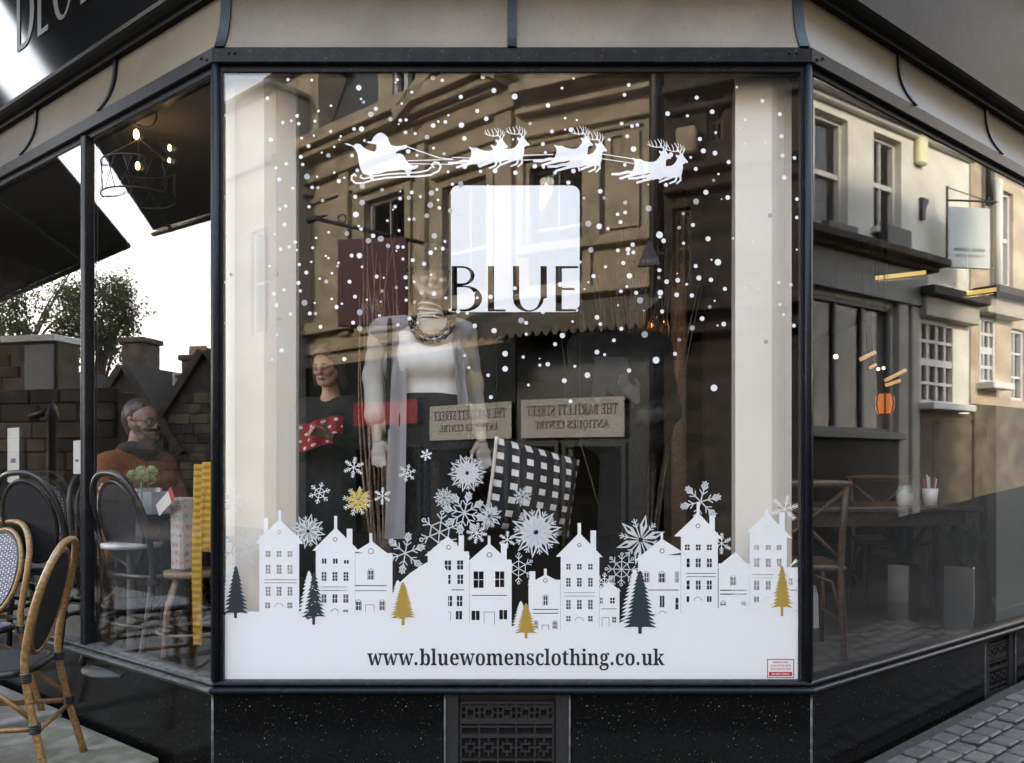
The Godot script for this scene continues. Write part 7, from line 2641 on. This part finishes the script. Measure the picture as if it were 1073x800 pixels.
func bottles_on_counter() -> void:
	mat("bottle_clear", lin(0.32, 0.33, 0.34), 0.15)
	mat("bottle_sauce", lin(0.10, 0.02, 0.012), 0.2)
	for b in [[-1.30, -0.17, 0.13, "bottle_clear", "pale bottle with white cap at the counter end"], [-1.255, -0.16, 0.15, "bottle_sauce", "dark red sauce bottle on the cafe counter"], [-1.19, -0.17, 0.12, "bottle_clear", "short pale bottle between sauce bottle and lettered box"]]:
		var o := thing("table_bottle", b[4], "bottle", "", Transform3D(Basis(), TL * Vector3(b[0], 1.031, b[1])))
		var st := tool(false)
		var h: float = b[2]
		lathe(st, [[0.0, 0.0], [0.019, 0.0], [0.021, 0.006], [0.021, h * 0.58], [0.009, h * 0.78], [0.009, h * 0.9], [0.0, h * 0.9]], 14)
		part("glass", st, mats[b[3]], o)
		st = tool(false)
		lathe(st, [[0.011, h * 0.88], [0.011, h], [0.0, h]], 12)
		part("cap", st, mats.white_paint, o)

func round_table(label: String, x: float, z: float, h: float, r: float, m: Material) -> void:
	var o := thing("round_table", label, "table", "round tables in the cafe", Transform3D(Basis(), Vector3(x, FLOOR, z)))
	var st := tool(false)
	lathe(st, [[0.0, h], [r - 0.006, h], [r, h - 0.006], [r, h - 0.02], [r - 0.01, h - 0.026], [0.0, h - 0.026]], 32)
	part("tabletop", st, m, o)
	st = tool(false)
	lathe(st, [[0.22, 0.0], [0.22, 0.012], [0.05, 0.03], [0.025, 0.06], [0.025, h - 0.03]], 18)
	part("pedestal", st, mats.iron, o)

func build_cafe_side() -> void:
	mottled("marble", lin(0.30, 0.29, 0.28), lin(0.38, 0.37, 0.36), 0.2, 2.0, 0.008, 0.0, 80)
	mat("table_black", lin(0.012, 0.012, 0.013), 0.18)
	round_table("small round table with pale top beside the person in orange", -1.83, -3.98, 0.6, 0.14, mats.marble)
	round_table("round black table in the cafe behind the cane chairs", -2.45, -5.45, 0.72, 0.3, mats.table_black)
	# ledge with flower boxes
	var st := tool()
	cbox(st, Vector3(-1.40, 1.005, -0.42), Vector3(-0.84, 1.03, -0.12), 0.006, TL)
	var lg := thing("window_counter", "narrow dark counter inside the cafe pane under the flower boxes", "counter")
	part("top", st, mats.table_black, lg)
	for x in [-1.35, -0.89]:
		st = tool()
		cbox(st, Vector3(x - 0.015, FLOOR, -0.3), Vector3(x + 0.015, 1.005, -0.27), 0.003, TL)
		part("leg", st, mats.iron, lg)
	var card := mat("box_card", lin(0.34, 0.35, 0.37), 0.7)
	for b in [[-1.16, -0.98, 1.155, "white lettered box of pale flowers on the counter", ["CAS", "COL"]], [-1.33, -1.20, 1.125, "small white box of sachets on the counter", []], [-0.965, -0.88, 1.14, "plain white box on the counter beside the flowers", []]]:
		var o := thing("counter_box", b[3], "box")
		st = tool()
		var x0: float = b[0]
		var x1: float = b[1]
		var y1: float = b[2]
		box(st, Vector3(x0, 1.032, -0.22), Vector3(x1, y1, -0.215), TL)
		box(st, Vector3(x0, 1.032, -0.325), Vector3(x1, y1, -0.32), TL)
		box(st, Vector3(x0, 1.032, -0.32), Vector3(x0 + 0.005, y1, -0.22), TL)
		box(st, Vector3(x1 - 0.005, 1.032, -0.32), Vector3(x1, y1, -0.22), TL)
		box(st, Vector3(x0, 1.032, -0.32), Vector3(x1, 1.037, -0.22), TL)
		part("carton", st, card, o)
		for k in b[4].size():
			lettering("lettering", b[4][k], "Droid Sans", 400, (x1 - x0) * 0.8, 0.042, TL * Transform3D(Basis(), Vector3((x0 + x1) / 2, y1 - 0.035 - 0.055 * k, -0.215)), mats.letter_dark, o)
		if b[4].is_empty():
			for k in 4:
				st = tool()
				var sx := lerpf(x0 + 0.02, x1 - 0.02, k / 3.0)
				box(st, Vector3(-0.008, 0, -0.002), Vector3(0.008, 0.1, 0.002), TL * Transform3D(Basis(Vector3.BACK, rng.randf_range(-0.2, 0.2)), Vector3(sx, 1.06, -0.27)))
				part("sachet", st, mats.white_paint, o)
	bottles_on_counter()
	bistro_chair("black framed bistro chair crosswise behind the flower counter", stand(-2.36, -4.35, Vector3(0.2, 0, -1), FLOOR), mats.dark_frame, mats.weave_black, "dark chairs inside the cafe")
	bistro_chair("black framed bistro chair beside the wooden stool", stand(-1.72, -4.72, Vector3(-0.4, 0, 1), FLOOR), mats.dark_frame, mats.weave_black, "dark chairs inside the cafe")
	# flowers
	mat("petal", lin(0.33, 0.37, 0.2), 0.7)
	mat("flower_leaf", lin(0.06, 0.10, 0.035), 0.6)
	for k in 6:
		var c := TL * Vector3(-1.15 + k * 0.034, 1.2 + 0.022 * ((k * 7) % 3), -0.27 + 0.03 * ((k * 5) % 3 - 1))
		var o := thing("flower", "pale green round flower head in the lettered box", "flower", "flowers in the lettered box")
		st = tool()
		for i in 60:
			var y := 1.0 - 2.0 * (i + 0.5) / 60.0
			var a := i * 2.39996
			var d := Vector3(cos(a) * sqrt(1 - y * y), y, sin(a) * sqrt(1 - y * y))
			var u := perp(d)
			var v := d.cross(u)
			var q := c + d * 0.024
			quad(st, q - u * 0.006, q - v * 0.006 + d * 0.004, q + u * 0.006 + d * 0.002, q + v * 0.006)
		part("bloom", st, mats.petal, o)
		st = tool(false)
		tube(st, [c, TL * Vector3(-1.08, 1.05, -0.27)], 0.003, 5)
		part("stalk", st, mats.flower_leaf, o)
	# yellow ribbed scarf hung at the corner post
	var ribs := mat("knit_yellow", lin(0.40, 0.235, 0.022), 0.95)
	ribs.heightmap_enabled = true
	ribs.heightmap_scale = 0.35
	ribs.heightmap_texture = rib_tex()
	ribs.uv1_scale = Vector3(1, 34, 1)
	var sc := thing("scarf", "yellow ribbed knitted scarf hanging inside the cafe pane", "scarf")
	for f in [[-0.295, -0.245, 0.50, 1.275, 0.0], [-0.262, -0.205, 0.90, 1.285, 0.02]]:
		st = tool(false)
		for i in 30:
			for j in 4:
				var q := []
				for c in [[0, 0], [1, 0], [1, 1], [0, 1]]:
					var t: float = (i + c[0]) / 30.0
					var u: float = (j + c[1]) / 4.0
					q.append([TL * Vector3(lerpf(f[0], f[1], u) - 0.008 * sin(t * 4.0), lerpf(f[3], f[2], t), -0.1 - f[4] + 0.014 * sin(u * 5.0 + t * 2.0)), Vector2(u, t * (f[3] - f[2]))])
				for k in [0, 2, 1, 0, 3, 2]:
					st.set_uv(q[k][1])
					st.add_vertex(q[k][0])
		part("fold", st, ribs, sc)
	# patterned gift bag with a paper tag, on a wooden stool
	var wood := mottled("stool_wood", lin(0.12, 0.075, 0.04), lin(0.2, 0.13, 0.07), 0.5, 3.0, 0.02, 0.0, 81)
	var so := thing("stool", "wooden bentwood stool under the patterned bag", "stool")
	var c0 := Vector3(-1.495, 0, -3.88)
	st = tool(false)
	lathe(st, [[0.0, 0.48], [0.13, 0.48], [0.135, 0.47], [0.135, 0.455], [0.0, 0.45]], 24, Transform3D(Basis(), Vector3(c0.x, FLOOR, c0.z)))
	part("seat", st, wood, so)
	for k in 4:
		var a := TAU * k / 4.0 + 0.4
		st = tool(false)
		var d := Vector3(cos(a), 0, sin(a))
		tube(st, [Vector3(c0.x, FLOOR, c0.z) + d * 0.19, Vector3(c0.x, FLOOR + 0.3, c0.z) + d * 0.165, Vector3(c0.x, FLOOR + 0.455, c0.z) + d * 0.1], 0.013, 7)
		part("leg", st, wood, so)
	st = tool(false)
	var ring := []
	for i in 20:
		ring.append(Vector3(c0.x + 0.16 * cos(TAU * i / 20.0), FLOOR + 0.2, c0.z + 0.16 * sin(TAU * i / 20.0)))
	tube(st, ring, 0.008, 6, Transform3D(), true)
	part("ring", st, wood, so)
	var gm := mat("gift_print", Color.WHITE, 0.6)
	gm.albedo_texture = gift_tex()
	gm.uv1_triplanar = true
	gm.uv1_scale = Vector3.ONE * 4.0
	var bg := thing("gift_bag", "patterned red and white gift bag with a white tag", "bag")
	st = tool()
	cbox(st, Vector3(-0.05, 0.0, -0.04), Vector3(0.05, 0.34, 0.04), 0.012, Transform3D(TL.basis * Basis(Vector3.BACK, 0.03), Vector3(c0.x, FLOOR + 0.482, c0.z) + TL.basis.z * 0.05 + TL.basis.x * 0.0))
	part("wrapper", st, gm, bg)
	st = tool()
	var tg := Transform3D(TL.basis * Basis(Vector3.BACK, 0.55), Vector3(c0.x, FLOOR + 0.80, c0.z) + TL.basis.z * 0.13 - TL.basis.x * 0.02)
	cbox(st, Vector3(-0.075, -0.03, 0.0), Vector3(0.05, 0.03, 0.003), 0.001, tg)
	part("tag", st, mats.white_paint, bg)
	st = tool()
	cbox(st, Vector3(0.052, -0.03, 0.0), Vector3(0.085, 0.035, 0.003), 0.001, tg)
	part("red_flap", st, mats.red_board, bg)
	# menu cards clipped inside the pane
	for m in [[8, 20, 449, 506, "white menu card with a small badge behind the cane chair"], [77, 85, 462, 497, "narrow white card by the mullion of the cafe window"]]:
		var n := TL.basis.z
		var pp := TL.origin - n * 0.08
		var a := TL.affine_inverse() * on_plane(m[0], m[2], pp, n)
		var b := TL.affine_inverse() * on_plane(m[1], m[3], pp, n)
		var o := thing("menu_card", m[4], "card")
		st = tool()
		box(st, Vector3(a.x, b.y, -0.082), Vector3(b.x, a.y, -0.08), TL)
		part("sheet", st, mats.white_paint, o)
		st = tool()
		box(st, Vector3(lerpf(a.x, b.x, 0.3), lerpf(b.y, a.y, 0.36), -0.08), Vector3(lerpf(a.x, b.x, 0.72), lerpf(b.y, a.y, 0.44), -0.079), TL)
		part("badge", st, mat("badge_ink", lin(0.08, 0.07, 0.12), 0.6), o)
	# wire drum chandelier with four bulbs
	var ch := thing("chandelier", "black wire drum chandelier with four small warm bulbs", "chandelier")
	var cc := at_depth(146, 190, 3.95)
	for yy in [0.07, -0.08]:
		st = tool(false)
		ring = []
		for i in 32:
			ring.append(cc + Vector3(0.165 * cos(TAU * i / 32.0), yy, 0.165 * sin(TAU * i / 32.0)))
		tube(st, ring, 0.004, 6, Transform3D(), true)
		part("hoop", st, mats.iron, ch)
	for i in 24:
		st = tool(false)
		var a := TAU * i / 24.0
		var b := a + (0.35 if i % 2 else -0.28)
		tube(st, [cc + Vector3(0.165 * cos(a), 0.07, 0.165 * sin(a)), cc + Vector3(0.165 * cos(b), -0.08, 0.165 * sin(b))], 0.0018, 4)
		part("wire", st, mats.iron, ch)
	st = tool(false)
	tube(st, [cc + Vector3(0, 0.1, 0), Vector3(cc.x, 2.9, cc.z)], 0.006, 6)
	for i in 3:
		var a := TAU * i / 3.0
		tube(st, [cc + Vector3(0, 0.2, 0), cc + Vector3(0.165 * cos(a), 0.07, 0.165 * sin(a))], 0.004, 5)
	part("stem", st, mats.iron, ch)
	for b in [[143, 141, 1.25], [178, 155, 0.8], [144.5, 174, 1.0], [177.5, 168.5, 0.65]]:
		var pos := at_depth(b[0], b[1], 3.93)
		st = tool(false)
		lathe(st, [[0.0, 0.022], [0.008, 0.014], [0.011, 0.0], [0.009, -0.012], [0.0, -0.02]], 10, Transform3D(Basis().scaled(Vector3.ONE * b[2]), pos))
		part("bulb", st, glow("bulb_bright", Color(1.0, 0.82, 0.55), 1.2), ch)
		st = tool(false)
		tube(st, [pos + Vector3(0, 0.02, 0), Vector3(pos.x, cc.y + 0.2, pos.z).lerp(cc + Vector3(0, 0.2, 0), 0.4)], 0.002, 4)
		part("flex", st, mats.iron, ch)
		var l := OmniLight3D.new()
		l.name = "bulb_light"
		l.light_color = Color(1.0, 0.8, 0.55)
		l.light_energy = 0.0002
		l.omni_range = 8.0
		l.omni_attenuation = 2.0
		l.light_size = 0.02
		l.shadow_enabled = true
		l.position = pos
		ch.add_child(l)
	# pale ring on the ceiling
	st = tool(false)
	ring = []
	var rc := at_depth(152, 122, 3.8)
	for i in 24:
		ring.append(Vector3(rc.x + 0.055 * cos(TAU * i / 24.0), rc.y + 0.055 * sin(TAU * i / 24.0), rc.z))
	tube(st, ring, 0.005, 6, Transform3D(), true)
	solo("hanging_ring", st, mat("ring_pale", lin(0.2, 0.19, 0.17), 0.5), "pale thin hoop hanging near the cafe ceiling", "hoop")

func rib_tex() -> GradientTexture2D:
	var g := Gradient.new()
	g.offsets = PackedFloat32Array([0.0, 0.5, 1.0])
	g.colors = PackedColorArray([Color.BLACK, Color.WHITE, Color.BLACK])
	var t := GradientTexture2D.new()
	t.gradient = g
	t.width = 8
	t.height = 64
	t.fill_from = Vector2(0, 0)
	t.fill_to = Vector2(0, 1)
	return t

func gift_tex() -> ImageTexture:
	var im := Image.create(128, 128, false, Image.FORMAT_RGB8)
	im.fill(lin(0.3, 0.29, 0.27))
	var r := RandomNumberGenerator.new()
	r.seed = 3
	for j in 6:
		for i in 16:
			var c: Color = [lin(0.35, 0.03, 0.04), lin(0.1, 0.09, 0.09), lin(0.25, 0.28, 0.24), lin(0.45, 0.1, 0.12)][r.randi() % 4]
			im.fill_rect(Rect2i(i * 8 + r.randi_range(0, 2), j * 21 + r.randi_range(0, 5), r.randi_range(2, 6), r.randi_range(4, 12)), c)
	return ImageTexture.create_from_image(im)

# ==================================================================== dining room behind the other side window
func cross_back_chair(label: String, at: Transform3D) -> void:
	var wood := mottled("elm", lin(0.05, 0.027, 0.014), lin(0.11, 0.062, 0.032), 0.42, 3.0, 0.02, 0.0, 90)
	var o := thing("cross_back_chair", label, "chair", "wooden cross back chairs", at)
	var st: SurfaceTool
	for s in [-1, 1]:
		st = tool(false)
		tube(st, [Vector3(s * 0.2, 0.0, -0.24), Vector3(s * 0.19, 0.42, -0.19), Vector3(s * 0.195, 0.65, -0.21), Vector3(s * 0.2, 0.87, -0.26)], [0.016, 0.019, 0.018, 0.016], 9)
		part("back_post", st, wood, o)
		st = tool(false)
		tube(st, [Vector3(s * 0.2, 0.0, 0.21), Vector3(s * 0.19, 0.44, 0.19)], [0.015, 0.02], 9)
		part("front_leg", st, wood, o)
		st = tool(false)
		tube(st, [Vector3(s * 0.19, 0.24, 0.2), Vector3(s * 0.15, 0.38, 0.19), Vector3(s * 0.05, 0.42, 0.185)], 0.009, 6)
		part("bent_brace", st, wood, o)
		st = tool(false)
		tube(st, [Vector3(s * 0.19, 0.24, -0.2), Vector3(s * 0.15, 0.38, -0.185), Vector3(s * 0.05, 0.42, -0.18)], 0.009, 6)
		part("bent_brace", st, wood, o)
		st = tool(false)
		tube(st, [Vector3(s * 0.185, 0.5, -0.2), Vector3(s * 0.06, 0.62, -0.215 + 0.008 * s), Vector3(-s * 0.19, 0.84, -0.255)], 0.011, 7)
		part("cross_brace", st, wood, o)
		st = tool(false)
		tube(st, [Vector3(s * 0.196, 0.18, 0.2), Vector3(s * 0.196, 0.18, -0.22)], 0.009, 6)
		part("stretcher", st, wood, o)
	st = tool(false)
	var rail := []
	for i in 9:
		var t := i / 8.0 * 2 - 1
		rail.append(Vector3(t * 0.225, 0.88, -0.265 - 0.02 * (1 - t * t)))
	tube(st, rail, [0.012, 0.017, 0.019, 0.02, 0.02, 0.02, 0.019, 0.017, 0.012], 9)
	part("top_rail", st, wood, o)
	st = tool()
	cbox(st, Vector3(-0.22, 0.435, -0.21), Vector3(0.22, 0.468, 0.225), 0.012)
	part("seat", st, wood, o)

func build_dining_side() -> void:
	cross_back_chair("wooden cross back chair next to the corner post, back to the street", stand(1.49, -4.38, Vector3(0.12, 0, -1), FLOOR))
	cross_back_chair("wooden cross back chair beyond the dark dining table", stand(2.62, -5.75, Vector3(-0.2, 0, 1), FLOOR))
	var top := mottled("table_wood", lin(0.03, 0.021, 0.016), lin(0.06, 0.043, 0.031), 0.32, 2.0, 0.02, 0.0, 91)
	var tb := thing("dining_table", "dark wooden dining table between cross back chairs", "table")
	var fr := Transform3D(Basis(Vector3.UP, 0.12), Vector3(2.05, FLOOR, -5.02))
	var st := tool()
	cbox(st, Vector3(-0.62, 0.7, -0.36), Vector3(0.62, 0.735, 0.36), 0.008, fr)
	part("tabletop", st, top, tb)
	st = tool()
	cbox(st, Vector3(-0.55, 0.62, -0.3), Vector3(0.55, 0.7, 0.3), 0.004, fr)
	part("apron", st, top, tb)
	for x in [-0.53, 0.53]:
		for z in [-0.28, 0.28]:
			st = tool()
			cbox(st, Vector3(x - 0.03, 0.0, z - 0.03), Vector3(x + 0.03, 0.62, z + 0.03), 0.006, fr)
			part("leg", st, top, tb)
	# cup of cutlery and a jar
	var cup := thing("cutlery_cup", "white cup holding red and white handled cutlery on the table", "cup", "", Transform3D(Basis(), fr * Vector3(0.36, 0.736, 0.25)))
	st = tool(false)
	lathe(st, [[0.0, 0.0], [0.036, 0.0], [0.044, 0.1], [0.041, 0.1], [0.034, 0.006], [0.0, 0.006]], 20)
	part("cup", st, mat("china", lin(0.62, 0.61, 0.58), 0.25), cup)
	for k in 5:
		st = tool(false)
		var a := TAU * k / 5.0
		tube(st, [Vector3(0.015 * cos(a), 0.02, 0.015 * sin(a)), Vector3(0.036 * cos(a), 0.155 + 0.012 * (k % 3), 0.036 * sin(a))], 0.0055, 6)
		part("handle", st, mats.red_board if k % 2 else mats.white_paint, cup)
	var jar := thing("storage_jar", "clear glass jar beside the cutlery cup", "jar", "", Transform3D(Basis(), fr * Vector3(0.22, 0.736, 0.22)))
	st = tool(false)
	lathe(st, [[0.0, 0.0], [0.045, 0.0], [0.048, 0.01], [0.048, 0.085], [0.036, 0.1], [0.036, 0.115]], 20)
	var gl := mat("jar_glass", Color(0.85, 0.9, 0.88, 0.25), 0.05)
	gl.transparency = BaseMaterial3D.TRANSPARENCY_ALPHA
	part("glass", st, gl, jar)
	st = tool(false)
	lathe(st, [[0.0, 0.072], [0.043, 0.07], [0.044, 0.006], [0.0, 0.005]], 16)
	part("contents", st, mat("sugar", lin(0.3, 0.26, 0.19), 0.8), jar)
	# bright metal planters with dark plants
	var steel := mat("steel", lin(0.55, 0.55, 0.54), 0.25, 1.0)
	for p in [[2.60, -4.74, 0.17, 0.40, "brushed steel square planter with dark leaves by the grey column"], [2.44, -5.15, 0.14, 0.36, "smaller steel planter under the dining table end"]]:
		var o := thing("planter", p[4], "planter", "", Transform3D(Basis(Vector3.UP, ANG), Vector3(p[0], FLOOR, p[1])))
		st = tool()
		cbox(st, Vector3(-p[2] / 2, 0, -p[2] / 2), Vector3(p[2] / 2, p[3], p[2] / 2), 0.006)
		part("pot", st, steel, o)
		st = tool()
		var r := RandomNumberGenerator.new()
		r.seed = int(p[0] * 100)
		for i in 40:
			var a := r.randf() * TAU
			var up := r.randf_range(0.05, 0.28)
			var b := Vector3(0, p[3], 0)
			var e: Vector3 = b + Vector3(cos(a) * up * 0.7, up, sin(a) * up * 0.7)
			var sd := Vector3(-sin(a), 0, cos(a)) * 0.028
			quad(st, b, b.lerp(e, 0.5) + sd, e, b.lerp(e, 0.5) - sd)
		part("leaves", st, mat("plant_dark", lin(0.022, 0.035, 0.018), 0.5), o)
	# white carrier bag on the floor
	var wb := thing("paper_bag", "white paper carrier bag on the dining room floor", "bag", "", Transform3D(Basis(Vector3.UP, 0.3), Vector3(1.72, FLOOR, -4.95)))
	st = tool()
	var outline := PackedVector2Array([Vector2(-0.14, 0), Vector2(0.13, 0), Vector2(0.14, 0.24), Vector2(0.05, 0.2), Vector2(-0.02, 0.27), Vector2(-0.13, 0.23)])
	prism(st, outline, -0.05, 0.05)
	part("paper", st, mat("bag_paper", lin(0.5, 0.5, 0.49), 0.8), wb)
	st = tool(false)
	tube(st, [Vector3(-0.06, 0.22, 0.051), Vector3(-0.04, 0.33, 0.045), Vector3(0.04, 0.33, 0.045), Vector3(0.06, 0.2, 0.051)], 0.004, 5)
	part("handle", st, mats.white_paint, wb)
	# framed glass screen
	var sf := thing("glass_screen", "low clear screen in a thin black frame past the table", "screen")
	var s0 := at_depth(981, 441, 5.6)
	var s1 := at_depth(1031, 441, 5.6)
	for x in [s0, s1]:
		st = tool()
		box(st, Vector3(x.x - 0.018, FLOOR, x.z - 0.015), Vector3(x.x + 0.018, x.y, x.z + 0.015))
		part("post", st, mats.iron, sf)
	st = tool()
	box(st, Vector3(s0.x, s0.y - 0.012, s0.z - 0.01), Vector3(s1.x, s0.y, s0.z + 0.01))
	part("top_rail", st, mats.iron, sf)
	st = tool()
	box(st, Vector3(s0.x + 0.02, FLOOR + 0.1, s0.z - 0.003), Vector3(s1.x - 0.02, s0.y - 0.02, s0.z + 0.003))
	part("pane", st, mats.glass, sf)
	# tube lights under the ceiling
	for t in [[918, 291.5, 971, 285.5, 6.4], [1014, 307.5, 1051, 302.5, 6.3]]:
		var a := at_depth(t[0], t[1], t[4])
		var b := at_depth(t[2], t[3], t[4] - 0.15)
		var o := thing("tube_light", "thin warm tube light hung " + ("on the corner post side of" if t[0] < 950 else "on the grey column side of") + " the dining room", "light", "tube lights in the dining room")
		st = tool(false)
		tube(st, [a, b], 0.016, 8)
		part("tube", st, glow("tube_warm", Color(1.0, 0.86, 0.5), 0.075), o)
		for e in [a, b]:
			st = tool(false)
			tube(st, [e, Vector3(e.x, 2.9, e.z)], 0.004, 5)
			part("hanger", st, mats.iron, o)
		var l := AreaLight3D.new()
		l.name = "tube_area"
		l.area_size = Vector2(a.distance_to(b), 0.04)
		l.light_color = Color(1.0, 0.86, 0.55)
		l.light_energy = 0.01
		l.area_range = 8.0
		l.shadow_enabled = true
		o.add_child(l)
		l.look_at_from_position((a + b) / 2 - Vector3(0, 0.03, 0), (a + b) / 2 - Vector3(0, 1.0, 0), (b - a).normalized().cross(Vector3.UP))
	# orange shaded lamp and the slatted lights near it
	var lc := at_depth(928, 423, 6.2)
	var lp := thing("pendant_lamp", "orange glowing drum lamp with dark uprights in the dining room", "lamp")
	st = tool(false)
	lathe(st, [[0.05, 0.07], [0.066, 0.045], [0.07, 0.0], [0.066, -0.045], [0.05, -0.07]], 18, Transform3D(Basis(), lc))
	part("shade", st, glow("shade_orange", Color(1.0, 0.56, 0.2), 0.03), lp)
	for i in 7:
		st = tool(false)
		var a := TAU * i / 7.0 + 0.2
		tube(st, [lc + Vector3(0.054 * cos(a), 0.085, 0.054 * sin(a)), lc + Vector3(0.076 * cos(a), 0.0, 0.076 * sin(a)), lc + Vector3(0.054 * cos(a), -0.085, 0.054 * sin(a))], 0.006, 5)
		part("upright", st, mats.iron, lp)
	st = tool(false)
	tube(st, [lc + Vector3(0, 0.085, 0), Vector3(lc.x, 2.9, lc.z)], 0.004, 5)
	part("cord", st, mats.iron, lp)
	var ol := OmniLight3D.new()
	ol.name = "lamp_light"
	ol.light_color = Color(1.0, 0.6, 0.25)
	ol.light_energy = 0.0015
	ol.omni_range = 6.0
	ol.omni_attenuation = 2.0
	ol.light_size = 0.09
	ol.shadow_enabled = true
	ol.position = lc + Vector3(0, -0.12, 0)
	lp.add_child(ol)
	for t in [[902, 377, 918, 369, 0.016], [912, 386, 919, 382, 0.012], [928, 399, 950, 388, 0.014], [929, 404, 944, 399, 0.014]]:
		var a := at_depth(t[0], t[1], 6.0)
		var b := at_depth(t[2], t[3], 6.0)
		var o := thing("slat_light", "short slanting slat of warm light above the orange lamp", "light", "slat lights above the lamp")
		st = tool(false)
		tube(st, [a, b], t[4], 6)
		part("slat", st, glow("slat_warm", Color(1.0, 0.8, 0.55), 0.045), o)
		st = tool(false)
		tube(st, [a.lerp(b, 0.5), Vector3(a.x, 2.9, a.z)], 0.002, 4)
		part("wire", st, mats.iron, o)
	for t in [[876.5, 374, 0.016], [921, 387, 0.011], [926.5, 386, 0.011], [688.5, 333, 0.008]]:
		var c := at_depth(t[0], t[1], 5.5)
		var o := thing("bulb_light", "small bare bulb glowing in the dark " + ("dining room" if t[0] > 800 else "window"), "bulb", "bare bulbs")
		st = tool(false)
		lathe(st, [[0.0, t[2]], [t[2] * 0.7, t[2] * 0.7], [t[2], 0.0], [t[2] * 0.7, -t[2] * 0.7], [0.0, -t[2]]], 10, Transform3D(Basis(), c))
		part("bulb", st, glow("bulb_white", Color(1.0, 0.88, 0.7), 0.5), o)
		st = tool(false)
		tube(st, [c + Vector3(0, t[2], 0), Vector3(c.x, 2.9, c.z)], 0.002, 4)
		part("flex", st, mats.iron, o)
